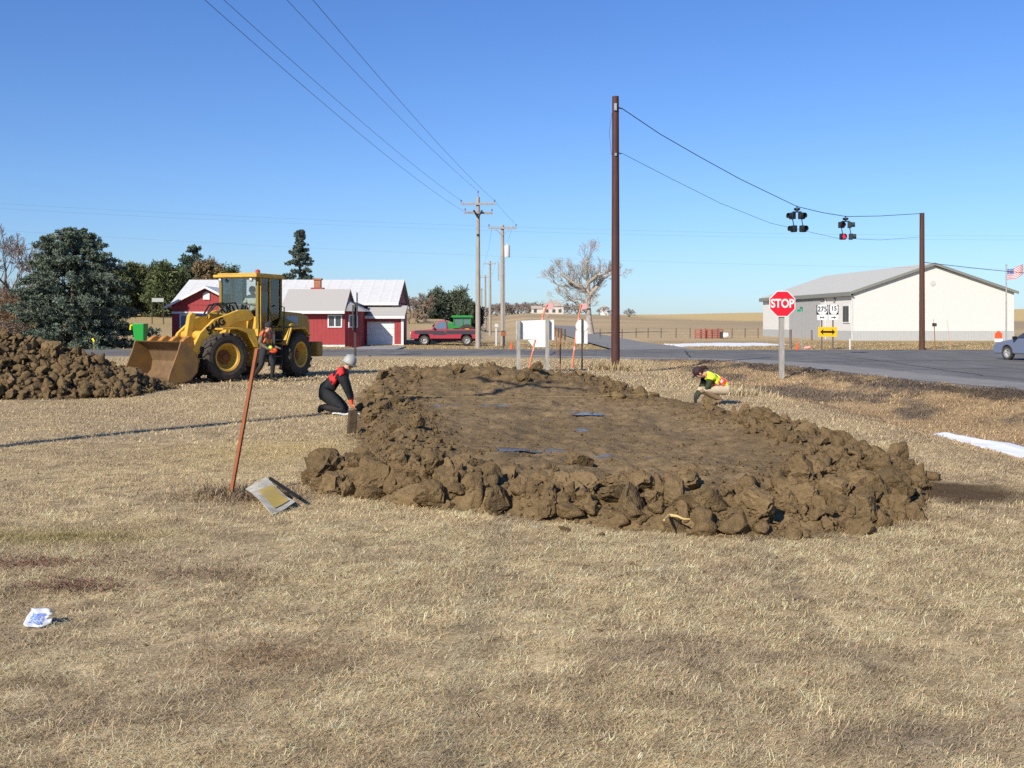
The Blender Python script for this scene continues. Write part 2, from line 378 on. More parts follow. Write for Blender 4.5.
# colours of the ground by place (albedo)
def ground_tint(X, D):
    X = np.asarray(X, float); D = np.asarray(D, float)
    n1 = fbm(X*0.25, D*0.25, 4, 21)[:, None]; n2 = fbm(X*1.3, D*1.3, 4, 22)[:, None]; n3 = fbm(X*1.4+9, D*1.7, 4, 41)[:, None]
    straw = np.array([0.580, 0.446, 0.248]); grey = np.array([0.475, 0.365, 0.215]); mud = np.array([0.24, 0.18, 0.115])
    nm = fbm(X*5.0, D*5.0, 3, 23)[:, None]; nf = fbm(X*15, D*15, 2, 24)[:, None]; nearw = np.clip(1-(D[:, None]-10)/14, 0, 1)
    t = sstep(0.36, 0.64, n1*0.35+n2*0.40+nm*0.25)
    c = grey*(1-t)+straw*t
    m = sstep(0.54, 0.70, n3*0.72+nm*0.28)*0.6*np.clip(1-(D[:, None]-6)/16, 0.15, 1)
    c = c*(1-m*0.45)+mud*m*0.45
    c = c*(1+nearw*(0.55*(nm-0.5)+0.75*(nf-0.5)))
    # yellower straw left of the dug plot, greener tuft and red-brown leaf litter patches at left
    def blob(x, d, rx, rd): return np.exp(-(((X-x)/rx)**2+((D-d)/rd)**2))[:, None]
    def mixin(c, col, k): return c*(1-k)+np.array(col)*k
    c = mixin(c, (0.58, 0.44, 0.20), 0.7*blob(-3.0, 14.3, 1.5, 1.5))
    c = mixin(c, (0.27, 0.225, 0.07), 0.75*blob(-3.75, 8.4, 0.9, 0.28))
    c = mixin(c, (0.15, 0.07, 0.05), 0.5*blob(-3.5, 7.4, 0.55, 0.14)); c = mixin(c, (0.15, 0.08, 0.055), 0.5*blob(-2.85, 6.75, 0.3, 0.1))
    c = mixin(c, (0.24, 0.17, 0.10), 0.45*blob(-2.2, 7.1, 0.35, 0.15)); c = mixin(c, (0.25, 0.20, 0.14), 0.5*blob(1.7, 4.3, 0.6, 0.22))
    c = mixin(c, (0.30, 0.235, 0.16), 0.35*blob(1.3, 5.4, 0.7, 0.2)); c = mixin(c, (0.33, 0.22, 0.12), 0.4*blob(-1.25, 5.4, 0.35, 0.2))
    c = mixin(c, (0.22, 0.15, 0.09), 0.8*blob(-2.7, 10.6, 0.55, 0.35))
    # ditch slopes: browner, dark wet patches; shoulder edge clods
    dm = (sstep(5.5, 8, X)*(D < 50)*(X < road_x(D)+0.5))[:, None]
    n4 = fbm(X*0.8, D*0.5, 4, 55)[:, None]
    c = c*(1-dm)+dm*(np.array([0.46, 0.325, 0.175])*(0.75+0.5*n2))
    k = dm*sstep(0.48, 0.62, n4*0.8+nm*0.2)*0.75; c = mixin(c, (0.115, 0.095, 0.08), k)
    ed = ((X > road_x(D)-2.0) & (X < road_x(D)+0.4) & (D < 50))[:, None]*sstep(0.36, 0.58, n2*0.6+nm*0.4)
    c = mixin(c, (0.10, 0.075, 0.055), 0.85*ed)
    # worn edge by the soil
    pe = plot_in(X, D)[:, None]; c = mixin(c, (0.115, 0.078, 0.044), sstep(-0.25, 0.1, pe)*0.9)
    sm = blob(4.6, 10.7, 0.7, 0.9); c = mixin(c, (0.125, 0.085, 0.046), sstep(0.3, 0.8, sm+0.9*(n2-0.5)+0.5*(nm-0.5)))
    ph = pile_z(X, D)[:, None]; c = mixin(c, (0.11, 0.075, 0.045), sstep(0.0, 0.15, ph))
    # far: verge, fields
    v = sstep(66, 70, D)[:, None]; c = c*(1-v)+v*(np.array([0.44, 0.325, 0.165])*(0.75+0.5*n2))
    f1 = sstep(92, 110, D)[:, None]; band = fbm(X*0.01, D*0.06, 3, 61)[:, None]
    c = c*(1-f1)+f1*(np.array([0.50, 0.375, 0.215])*(0.75+0.5*band))
    f2 = sstep(170, 240, D)[:, None]*sstep(20, 80, X)[:, None]; c = mixin(c, (0.41, 0.315, 0.20), f2*0.8)
    gold = (sstep(320, 400, D+40*(fbm(X*0.01, D*0.01, 2, 63)[:]-0.5))*sstep(30, 80, X))[:, None]; c = mixin(c, (0.68, 0.50, 0.23), gold)
    lf = (sstep(95, 120, D)*sstep(-8, -16, X))[:, None]; c = mixin(c, (0.44, 0.325, 0.15), lf*0.8)
    return c
def axis(parts):
    a = []
    for s, e, st in parts: a += list(np.arange(s, e-1e-6, st))
    return np.array(a+[parts[-1][1]])
def geo(a, b, n): return list(np.geomspace(a, b, n))
gy = np.concatenate([[-150, -80, -40, -20, -8, 0, 2], axis([(3, 16, 0.09), (16, 36, 0.22), (36, 80, 0.7)]), geo(82, 1150, 70)])
xp = np.concatenate([axis([(0, 7, 0.1), (7, 17, 0.22), (17, 45, 1.2)]), geo(48, 1500, 34)])
gx = np.concatenate([-xp[:0:-1], xp])
XX, YY = np.meshgrid(gx, gy); nx, ny = len(gx), len(gy)
Xf, Yf = XX.ravel(), YY.ravel()
Zf = ground_z(Xf, Yf)
idx = np.arange(nx*ny).reshape(ny, nx)
Fq = np.stack([idx[:-1, :-1], idx[:-1, 1:], idx[1:, 1:], idx[1:, :-1]], -1).reshape(-1, 4)
M_GROUND = attr_mat('dry_grass_ground', 0.95, 0.78, 1.22, 3.0, bump=0.5, bscale=45, fine=(38, 0.45, 1.2), spec=0.05)
g = np_mesh('ground', np.stack([Xf, Yf, Zf], 1), Fq, M_GROUND, smooth=True, tint=ground_tint(Xf, Yf))
tag(g, kind='structure')

# ------------------------------------------------------------------ roads
M_ASPH = mat('asphalt', (0.160, 0.152, 0.143), 0.9, var=0.24, scale=0.5, detail=8, stretch=(1.6, 0.35, 1), spec=0.1)
M_SHOULD = mat('paved_shoulder', (0.250, 0.238, 0.220), 0.9, var=0.15, scale=0.6, detail=8, spec=0.1)
def sheet(name, poly, z, m, thick=0.12):
    """flat slab with a side skirt so its edge is a small real step"""
    mb = MB(); mb.prism(poly, z-thick, z, 'xy'); o = mb.build(name, m); return tag(o, kind='structure')
hw = [p for p in ROAD_EDGE[2:]] + [(29, -40), (27, 0), (27, 30), (27.5, 40), (29.5, 47), (33, 51), (40, 53), (120, 53.5), (120, 67), (12.6, 67.1), (6.3, 67.9), (-1.7, 68.4)]
sheet('highway', hw, 0.02, M_ASPH)
sheet('side_road', [(-90, 55.5), (-1.7, 54.9), (-1.7, 68.4), (-90, 68.0)], 0.02, M_ASPH)
# driveway apron in front of the garage
sheet('driveway', [(-11.2, 68.06), (-7.7, 68.06), (-7.9, 77.0), (-11.0, 77.0)], 0.018, mat('driveway_concrete', (0.30, 0.29, 0.27), 0.85, var=0.12, scale=0.7))
# north leg climbs with the land
rd = np.concatenate([np.arange(67.9, 230, 3.0)]); V = []
for d in rd:
    for s in (-2.7, -1, 1, 2.7):
        x = float(north_x(d))+s; V.append((x, d, float(far_z(np.array([x]), np.array([d]))[0])+(0.016 if d < 70 else 0.03)))
n_ = len(rd); Fc = [(i*4+k, i*4+k+1, i*4+k+5, i*4+k+4) for i in range(n_-1) for k in range(3)]
tag(np_mesh('north_road', V, Fc, mat('old_pale_asphalt', (0.23, 0.222, 0.21), 0.9, var=0.18, scale=0.4, detail=8, spec=0.05)), kind='structure')
# paler paved shoulder along the near edge, then the worn white edge line
def strip(name, off0, off1, z, m, i0=2, i1=14):
    pts = [Vector((*p, 0)) for p in ROAD_EDGE[i0:i1]]; a, b = [], []
    for i, p in enumerate(pts):
        t = (pts[min(i+1, len(pts)-1)]-pts[max(i-1, 0)]).normalized(); nrm = Vector((-t.y, t.x, 0))
        a.append(p+nrm*off0); b.append(p+nrm*off1)
    V = [(*p.xy, z) for p in a]+[(*p.xy, z) for p in b]; n = len(pts)
    return tag(np_mesh(name, V, [(i, i+1, i+1+n, i+n) for i in range(n-1)], m), kind='structure')
strip('paved_shoulder', 0.05, 2.3, 0.026, M_SHOULD)
M_LINE = mat('worn_white_line', (0.34, 0.34, 0.335), 0.8, col2=(0.2, 0.2, 0.195), scale=3)
strip('edge_line', 2.32, 2.44, 0.03, M_LINE, 5, 14)
# tar-filled cracks and a darker patch, thin sheets on the road
M_TAR = mat('tar_crack_seal', (0.045, 0.044, 0.043), 0.7)
def crack(pts, wd, z=0.0245):
    r = random.Random(int(pts[0][0]*10)); P_ = []
    for a, b in zip(pts[:-1], pts[1:]):
        for k in range(8): t = k/8; P_.append(Vector((a[0]+(b[0]-a[0])*t+r.gauss(0, .05), a[1]+(b[1]-a[1])*t+r.gauss(0, .05), z)))
    V = [tuple(p+Vector((-wd/2, -wd/2, 0))) for p in P_]+[tuple(p+Vector((wd/2, wd/2, 0))) for p in P_]; n = len(P_)
    tag(np_mesh('tar_crack', V, [(i, i+n, i+1+n, i+1) for i in range(n-1)], M_TAR), kind='structure')
for pts, wd in (([(15.5, 34), (16.5, 44), (17.2, 52)], 0.12), ([(12.4, 46), (19, 47.5), (26, 46.5)], 0.14), ([(13.4, 38), (20, 40)], 0.1), ([(-20, 61.8), (-4, 62.2), (8, 61.5), (20, 62.5)], 0.16), ([(2, 55), (3, 66)], 0.14), ([(9, 52), (11, 66)], 0.14), ([(-12, 56.5), (-11.5, 67)], 0.13)): crack(pts, wd)
# snow
M_SNOW = mat('old_snow', (0.80, 0.82, 0.85), 0.6, var=0.05, scale=4, bump=0.2)
def patch(name, f, x0, x1, d0, d1, n, m, kind, lift=0.02, amp=0.05, label=None, cat=None, zf=None):
    xs = np.linspace(x0, x1, n); ds = np.linspace(d0, d1, n); X, Dm = np.meshgrid(xs, ds); X = X.ravel(); Dm = Dm.ravel()
    k = f(X, Dm); z = (zf(X, Dm) if zf else ground_z(X, Dm))+np.clip(k, -0.5, 1)*amp+lift*np.where(k > 0, 1, -1)
    I = np.arange(n*n).reshape(n, n); Q = np.stack([I[:-1, :-1], I[:-1, 1:], I[1:, 1:], I[1:, :-1]], -1).reshape(-1, 4)
    Q = Q[(k[Q] > -0.35).any(1)]
    u, inv = np.unique(Q, return_inverse=True)
    o = np_mesh(name, np.stack([X, Dm, z], 1)[u], inv.reshape(-1, 4), m, smooth=True); tag(o, label, cat, None, kind); return o
def snow1(X, D):
    c = np.interp(D, [12, 17, 19, 21.6], [9.2, 8.8, 8.6, 8.35]); wd = np.interp(D, [12, 17, 19.5, 20.6, 21.7], [0.6, 0.46, 0.34, 0.22, 0.16])
    return 1-np.abs(X-c)/wd-sstep(20.2, 20.9, D)*3+0.9*(fbm(X*3, D*2, 3, 12)-0.5)
patch('snow', snow1, 7.2, 10.4, 11.5, 22.4, 110, M_SNOW, 'stuff', 0.03, 0.06)
def snow2(X, D): return 1-np.sqrt(((X-17.3)/5.4)**2+((D-(84+0.55*(X-17.3)))/6.5)**2)*1.0+0.6*(fbm(X*0.8, D*0.4, 3, 14)-0.5)
patch('snow', snow2, 10, 25, 70, 99, 110, M_SNOW, 'stuff', 0.03, 0.06)

# ------------------------------------------------------------------ dug soil
M_SOIL = attr_mat('turned_soil', 0.95, 0.7, 1.25, 5.0, bump=0.6, bscale=22, fine=(40, 0.75, 1.25), spec=0.12)
def soil_z(X, D):
    e = plot_in(X, D)
    base = sstep(-0.05, 0.35, e)*0.07
    front = np.interp(D, [8.4, 9.2, 9.9, 10.8, 12.2, 13.4], [0, 0.08, 0.13, 0.14, 0.06, 0])*sstep(-2.6, -1.6, X)
    r = np.interp(D, PD, PR)-X; right = sstep(0, 0.6, r)*sstep(2.2, 0.8, r)*np.interp(D, [9, 12, 16, 20, 25, 30], [0.06, 0.10, 0.13, 0.09, 0.02, 0.02])
    l = X-np.interp(D, PD, PL); left = sstep(0, 0.4, l)*sstep(1.6, 0.6, l)*np.interp(D, [9, 11, 14, 18, 22, 25], [0.10, 0.12, 0.12, 0.13, 0.08, 0.05])
    back = np.interp(D, [24.5, 26.5, 28.6, 30, 32.5], [0, 0.22, 0.44, 0.36, 0])*sstep(3.9, -0.5, X)*sstep(-4.3, -3.2, X)*(0.75+0.5*fbm(X*0.9, D*0.5, 2, 91))
    h = np.maximum(np.maximum(front, right), np.maximum(left, back))*sstep(-0.05, 0.4, e)
    lump = fbm(X*2.2, D*2.2, 4, 13)-0.5; bl = np.abs(fbm(X*4.5, D*4.5, 3, 15)-0.5)
    rim = np.clip(h/0.16, 0.12, 1)*0.75
    z = base+h+(0.32*lump-0.22*bl)*rim*sstep(0, 0.3, e)+0.035*(fbm(X*14, D*14, 2, 19)-0.5)+(0.13*(fbm(X*1.3, D*1.3, 2, 26)-0.5)+0.13*(fbm(X*5.0, D*5.0, 3, 27)-0.5))*sstep(0.2, 0.8, e)
    return np.where(e > -0.05, z, -0.25)
sx = np.arange(-4.6, 5.5, 0.05); sd = np.concatenate([np.arange(8.2, 15, 0.05), np.arange(15, 33.3, 0.1)])
X, Dm = np.meshgrid(sx, sd); X = X.ravel(); Dm = Dm.ravel(); e = plot_in(X, Dm)
zs = ground_z(X, Dm, False)*0.6+soil_z(X, Dm)
I = np.arange(len(sx)*len(sd)).reshape(len(sd), len(sx)); Q = np.stack([I[:-1, :-1], I[:-1, 1:], I[1:, 1:], I[1:, :-1]], -1).reshape(-1, 4)
Q = Q[(e[Q] > -0.02).any(1)]
u, inv = np.unique(Q, return_inverse=True)
n1 = fbm(X*0.6, Dm*0.6, 3, 71)[:, None]; n2 = fbm(X*3, Dm*3, 3, 72)[:, None]
soilc = np.array([0.172, 0.119, 0.060])*(0.8+0.4*n2)
ins = (sstep(0.8, 1.8, e)*(Dm < 26))[:, None]
soilc = soilc*(1-ins)+ins*(np.array([0.200, 0.141, 0.075])*(0.55+0.6*n1+0.35*n2))
o = np_mesh('dug_soil', np.stack([X, Dm, zs], 1)[u], inv.reshape(-1, 4), M_SOIL, smooth=True, tint=soilc[u]); tag(o, kind='structure')
def soil_top(x, d): return float((ground_z(np.array([x]), np.array([d]), False)*0.6+soil_z(np.array([x]), np.array([d])))[0])
# heap beside the loader
hx = np.arange(-16.5, -7.6, 0.07); hd = np.arange(21.4, 29.5, 0.07)
X, Dm = np.meshgrid(hx, hd); X = X.ravel(); Dm = Dm.ravel(); hz = pile_z(X+0.5*(fbm(X*1.2, Dm*1.2, 2, 33)-0.5), Dm+0.7*(fbm(X, Dm, 2, 34)-0.5))
k = np.clip(hz/0.3, 0, 1)
zz = hz+k*(0.5*(fbm(X*1.7, Dm*1.7, 4, 35)-0.5)-0.35*np.abs(fbm(X*3.6, Dm*3.6, 3, 36)-0.5)+0.05*(fbm(X*12, Dm*12, 2, 37)-0.5))-0.04+0.03*k
I = np.arange(len(hx)*len(hd)).reshape(len(hd), len(hx)); Q = np.stack([I[:-1, :-1], I[:-1, 1:], I[1:, 1:], I[1:, :-1]], -1).reshape(-1, 4)
Q = Q[(hz[Q] > 0.01).any(1)]; u, inv = np.unique(Q, return_inverse=True)
V = np.stack([X, Dm, zz], 1)
o = np_mesh('dirt_pile', V[u], inv.reshape(-1, 4), M_SOIL, smooth=True, tint=(np.array([0.122, 0.082, 0.046])*(0.75+0.5*fbm(X*2, Dm*2, 3, 38)[:, None]))[u])
tag(o, 'tall heap of dark turned soil in front of the loader bucket', 'dirt pile')

# clods: broken blocks of earth, each an object of its own
M_CLOD = mat('clod_earth', (0.205, 0.142, 0.072), 0.95, col2=(0.125, 0.085, 0.044), scale=4.5, bump=0.5, bscale=13, spec=0.08, detail=8)
_n = M_CLOD.node_tree.nodes; _l = M_CLOD.node_tree.links; _b = _n['Principled BSDF']; _src = _b.inputs['Base Color'].links[0].from_socket
_oi = _n.new('ShaderNodeObjectInfo'); _mr = _n.new('ShaderNodeMapRange'); _mr.inputs[3].default_value = 0.78; _mr.inputs[4].default_value = 1.2; _l.new(_oi.outputs['Random'], _mr.inputs[0])
_mx = _n.new('ShaderNodeMix'); _mx.data_type = 'RGBA'; _mx.blend_type = 'MULTIPLY'; _mx.inputs[0].default_value = 1; _l.new(_src, _mx.inputs[6]); _l.new(_mr.outputs[0], _mx.inputs[7]); _l.new(_mx.outputs[2], _b.inputs['Base Color'])
def clod_mesh(seed, sub=4):
    import bmesh
    rnd = random.Random(seed); bm = bmesh.new(); bmesh.ops.create_icosphere(bm, subdivisions=sub, radius=1.0)
    planes = []
    for i in range(9):
        n = Vector((rnd.gauss(0, 1), rnd.gauss(0, 1), rnd.gauss(0, 1))).normalized(); planes.append((n, rnd.uniform(0.45, 0.8)))
    sq = Vector((rnd.uniform(0.85, 1.2), rnd.uniform(0.8, 1.1), rnd.uniform(0.65, 1.0)))
    P_ = np.array([v.co[:] for v in bm.verts])
    nn = fbm3(P_*1.7+20+seed*3, 3, seed); n3 = fbm3(P_*5.0+30+seed, 4, seed+5); cr_ = np.abs(fbm3(P_*2.6+40+seed, 3, seed+9)-0.5)
    nn = 0.86+0.45*(nn-0.5)+0.30*(n3-0.5)-0.16*np.clip(1-cr_/0.05, 0, 1)
    for v, k in zip(bm.verts, nn):
        p = v.co.copy()
        for n, d in planes:
            s = p.dot(n)
            if s > d: p -= n*(s-d)*0.96
        p *= 0.22+0.95*float(k)
        v.co = Vector((p.x*sq.x, p.y*sq.y, p.z*sq.z))
    me = bpy.data.meshes.new('dirt_clod'); bm.to_mesh(me); bm.free()
    for p in me.polygons: p.use_smooth = True
    me.set_sharp_from_angle(angle=math.radians(30))
    me.materials.append(M_CLOD); return me
CLODS = [clod_mesh(i) for i in range(14)]
rc = random.Random(11)
def clod(x, d, r, z=None, label=None, group='clods of earth in the rim of the dug plot', sc=(1, 1, 1), sink=0.25, rot=None, mesh=None):
    o = bpy.data.objects.new('dirt_clod', CLODS[rc.randrange(14) if mesh is None else mesh]); C.objects.link(o)
    base = (soil_top(x, d) if plot_in(np.array([x]), np.array([d]))[0] > 0 else gz(x, d)) if z is None else z
    o.location = (x, d, base+r*(0.62-sink)*sc[2]); o.scale = (r*sc[0], r*sc[1], r*sc[2])
    o.rotation_euler = rot if rot else (rc.uniform(-.5, .5), rc.uniform(-.5, .5), rc.uniform(0, 6.3))
    tag(o, label or 'brown clod of earth in the lumpy rim of the dug plot', 'clod', group); return o
def pix(px, py, z=0.0):
    D = F*(H-z)/(py-HZ); return GX(px, D), D
x, d = pix(325, 484); clod(x, d, 0.25, 0.0, 'big upright clod at the left end of the front rim, in the straw', sc=(0.95, 0.9, 1.0), sink=0.05, mesh=2)
x, d = pix(309, 484); clod(x, d, 0.13, 0.0, 'rounded small clod leaning on the big upright clod at the left end', sink=0.1)
x, d = pix(352, 488); clod(x, d, 0.12, 0.0, 'half buried clod just right of the big upright clod')
x, d = pix(448, 503); clod(x, d, 0.20, 0.0, 'squared block of earth with furrowed face, left of a pair in the front rim', sc=(0.85, 0.9, 1.3), sink=-0.05, rot=(0.1, 0.05, 0.3), mesh=5)
x, d = pix(481, 503); clod(x, d, 0.185, 0.0, 'squared block of earth with furrowed face, right of a pair in the front rim', sc=(0.9, 0.9, 1.3), sink=-0.02, rot=(0.05, -0.1, 1.3), mesh=7)
x, d = pix(631, 524); clod(x, d, 0.20, 0.0, 'smooth pointed clod standing at the grass edge under the rim middle', sc=(0.85, 0.85, 1.35), sink=0.05, mesh=9)
x, d = pix(896, 466); clod(x, d, 0.26, 0.0, 'lone clod lying outside the right rim towards the ditch', sc=(1.3, 0.7, 0.75), sink=0.1)
x, d = pix(857, 534); clod(x, d, 0.15, 0.0, 'squat clod on the grass at the front right corner', sc=(1.2, 1, 0.8), sink=0.1)
x, d = pix(565, 531); clod(x, d, 0.05, 0.0, 'palm sized crumb of earth on the straw before the rim', sc=(1.3, 1, 0.5), group='loose crumbs of earth on the straw')
x, d = pix(600, 536); clod(x, d, 0.04, 0.0, 'smallest crumb of earth on the straw before the rim', sc=(1.3, 1, 0.5), group='loose crumbs of earth on the straw')
x, d = pix(752, 541); clod(x, d, 0.045, 0.0, 'flat crumb of earth on the straw below the front right rim', sc=(1.3, 1, 0.5), group='loose crumbs of earth on the straw')
for i in range(160):    # front rim
    t = rc.random(); x = -2.0+6.0*t
    d0 = np.interp(x, [-2.4, -1.3, 0.3, 1.6, 2.8, 3.6, 4.1], [11.1, 10.3, 9.35, 8.85, 8.8, 9.5, 10.5])
    d = d0-0.12+abs(rc.gauss(0, 0.75)); r = rc.choice([0.06, 0.08, 0.10, 0.12, 0.15, 0.18])*rc.uniform(0.8, 1.15)
    if d > d0+2.6: continue
    clod(x, d, r, sink=rc.uniform(0.05, 0.45), sc=(rc.uniform(.8, 1.25), rc.uniform(.8, 1.2), rc.uniform(.7, 1.2)))
for i in range(62):     # right rim
    d = rc.uniform(10.5, 24); x = float(np.interp(d, PD, PR))-abs(rc.gauss(0.15, 0.6))
    if (d > 20.5 and x > 3.2) or (19.3 < d < 22.6 and x > 3.0): continue
    clod(x, d, rc.choice([0.08, 0.11, 0.14, 0.18])*rc.uniform(0.8, 1.15), sink=rc.uniform(0.2, 0.55))
for i in range(24):     # left rim and back heap
    d = rc.uniform(12, 24); x = float(np.interp(d, PD, PL))+abs(rc.gauss(0.1, 0.5)); clod(x, d, rc.choice([0.08, 0.11, 0.15])*rc.uniform(0.8, 1.2), sink=rc.uniform(0.1, 0.4))
for i in range(26):
    x = rc.uniform(-3.7, 2.0); d = rc.uniform(26, 30); clod(x, d, rc.choice([0.09, 0.12, 0.17])*rc.uniform(0.8, 1.2), sink=rc.uniform(0.1, 0.4), label='brown clod of earth on the back heap of the dug plot', group='clods of earth on the back heap')
for i in range(72):     # heap by the loader
    x = rc.uniform(-13.5, -9.0); d = rc.uniform(22.6, 26.6); ph = float(pile_z(np.array([x]), np.array([d]))[0])
    if ph < 0.03: continue
    clod(x, d, rc.choice([0.10, 0.13, 0.17, 0.22])*rc.uniform(0.8, 1.2), z=ph-0.02, sink=rc.uniform(0, 0.3), label='brown clod of earth on the heap by the loader bucket', group='clods of earth on the heap by the loader')
M_CRUMB = mat('crumbled_earth', (0.200, 0.138, 0.070), 0.95, col2=(0.120, 0.081, 0.042), scale=26, bump=0.6, bscale=70, spec=0.06, detail=8)
# uncountable crumbs
def chunks(name, pts, rad, m):
    import bmesh
    rg = np.random.default_rng(14); protos_ = []
    for s in range(10):
        bm = bmesh.new(); bmesh.ops.create_icosphere(bm, subdivisions=3, radius=1); bm.verts.index_update(); p = np.array([v.co[:] for v in bm.verts]); f = np.array([[v.index for v in q.verts] for q in bm.faces]); bm.free()
        for k in range(11):
            n = rg.normal(0, 1, 3); n /= np.linalg.norm(n); d = rg.uniform(0.32, 0.68); t = p@n; p = p-np.outer(np.maximum(t-d, 0)*0.97, n)
        protos_.append(p*(0.55+1.3*fbm3(p*2.4+s*5+9, 4, s)[:, None]))
    V, Fc = [], []
    for i, (c, r) in enumerate(zip(np.asarray(pts), rad)):
        q = protos_[i % 10]*r*rg.uniform(0.75, 1.3, 3); a = rg.uniform(0, 6.3); ca, sa = math.cos(a), math.sin(a)
        q = np.stack([q[:, 0]*ca-q[:, 1]*sa, q[:, 0]*sa+q[:, 1]*ca, q[:, 2]], 1); V.append(q+c+np.array([0, 0, r*0.25])); Fc.append(f+len(q)*i)
    return np_mesh(name, np.concatenate(V), np.concatenate(Fc), m)
_r = np.random.default_rng(77); px_ = _r.uniform(-4.2, 5.0, 5200); pd_ = 8.3+24*_r.uniform(0, 1, 5200)**1.6; e_ = plot_in(px_, pd_)
k_ = (e_ > -0.08) & ~((pd_ > 18) & (pd_ < 24.5) & (px_ > 2.4)) & ((e_ < 1.5) | (_r.uniform(0, 1, 5200) < 0.16) | (pd_ > 26.5)); px_, pd_ = px_[k_], pd_[k_]
tag(chunks('loose_soil', np.stack([px_, pd_, ground_z(px_, pd_, False)*0.6+soil_z(px_, pd_)], 1), _r.choice([0.035, 0.055, 0.08, 0.115], len(px_), p=[.36, .3, .22, .12])*np.where((pd_ > 12) & (px_ < 1.5), 0.55, 1.0)*np.where(plot_in(px_, pd_) > 1.3, 0.42, 1.0), M_CRUMB), kind='stuff')
px_ = _r.uniform(-14.5, -8.5, 2000); pd_ = _r.uniform(22, 28, 2000); ph = pile_z(px_, pd_); k_ = ph > 0.0; px_, pd_, ph = px_[k_], pd_[k_], ph[k_]
tag(chunks('loose_soil', np.stack([px_, pd_, ph+0.02], 1), _r.choice([0.05, 0.075, 0.105, 0.14], len(px_), p=[.35, .3, .22, .13]), M_CRUMB), kind='stuff')
def crumbs(name, pts, rad, m):
    import bmesh
    bm = bmesh.new(); bmesh.ops.create_icosphere(bm, subdivisions=1, radius=1); bm.verts.index_update(); vb = np.array([v.co[:] for v in bm.verts]); fb = np.array([[v.index for v in f.verts] for f in bm.faces]); bm.free()
    rg = np.random.default_rng(4); n = len(pts)
    jit = rg.uniform(0.45, 1.35, (n, len(vb), 1))*rad[:, None, None]
    V = vb[None]*jit*np.stack([rg.uniform(.8, 1.3, n), rg.uniform(.8, 1.3, n), rg.uniform(.5, .9, n)], 1)[:, None, :]+np.asarray(pts)[:, None, :]
    Fc = (fb[None]+(np.arange(n)*len(vb))[:, None, None]).reshape(-1, 3)
    return np_mesh(name, V.reshape(-1, 3), Fc, m)
rg = np.random.default_rng(2)
cx = rg.uniform(-4.3, 5.2, 26000); cd = 8.3+(33-8.3)*rg.uniform(0, 1, 26000)**1.7; e = plot_in(cx, cd)
keep = (e > -0.12) & ((e < 1.6) | (rg.uniform(0, 1, 26000) < 0.25) | (cd > 25)); cx, cd, e = cx[keep], cd[keep], e[keep]
cz = np.where(e > 0, ground_z(cx, cd, False)*0.6+soil_z(cx, cd), ground_z(cx, cd)); rad = rg.choice([0.012, 0.02, 0.03], len(cx), p=[.45, .37, .18])*np.where(e < 0, 0.7, 1)
tag(crumbs('loose_soil', np.stack([cx, cd, cz], 1), rad, M_CRUMB), kind='stuff')
cx = rg.uniform(-15, -7.9, 7000); cd = rg.uniform(22, 28, 7000); ph = pile_z(cx, cd); keep = ph > 0.0; cx, cd, ph = cx[keep], cd[keep], ph[keep]
tag(crumbs('loose_soil', np.stack([cx, cd, ph-0.01], 1), rg.choice([0.025, 0.04, 0.055], len(cx), p=[.5, .3, .2]), M_CRUMB), kind='stuff')
# crumbs and bits scattered on the straw, dead leaves and twigs
cx = rg.uniform(-6, 8, 2600); cd = rg.uniform(3.6, 15, 2600); e = plot_in(cx, cd); keep = (e < 0) & (rg.uniform(0, 1, 2600) < np.where(e > -0.8, 0.9, 0.16)); cx, cd = cx[keep], cd[keep]
tag(crumbs('loose_soil', np.stack([cx, cd, ground_z(cx, cd)+0.004], 1), rg.choice([0.006, 0.011, 0.02], len(cx), p=[.55, .33, .12]), M_CRUMB), kind='stuff')
# rain water standing in the plot, mirroring the sky
M_WATER = mat('puddle_water', (0.075, 0.058, 0.042), 0.2, spec=0.13)
def puddle(px, py, w_, dd):
    x, d = pix(px, py, 0.12); z = soil_top(x, d)
    f = lambda X, D: 1-np.sqrt(((X-x)/w_)**2+((D-d)/dd)**2)+0.9*(fbm(X*3, D*2.5, 3, int(px))-0.5)
    n = 40; xs = np.linspace(x-w_*1.6, x+w_*1.6, n); ds = np.linspace(d-dd*1.6, d+dd*1.6, n); Xm, Dm = np.meshgrid(xs, ds); Xm = Xm.ravel(); Dm = Dm.ravel(); k = f(Xm, Dm)
    zl = np.percentile(ground_z(Xm, Dm, False)[k > 0]*0.6+soil_z(Xm, Dm)[k > 0], 45)+0.004
    I = np.arange(n*n).reshape(n, n); Q = np.stack([I[:-1, :-1], I[:-1, 1:], I[1:, 1:], I[1:, :-1]], -1).reshape(-1, 4); Q = Q[(k[Q] > 0).all(1)]
    u, inv = np.unique(Q, return_inverse=True)
    o = np_mesh('puddle', np.stack([Xm, Dm, np.full(n*n, zl)], 1)[u], inv.reshape(-1, 4), M_WATER); tag(o, kind='structure')
for a in [(505, 448, 0.6, 0.26), (540, 449, 0.35, 0.22), (612, 462, 0.2, 0.35), (585, 427, 0.22, 0.3), (572, 411, 0.7, 0.4), (480, 402, 1.0, 0.5), (655, 465, 0.1, 0.2)]: puddle(*a)

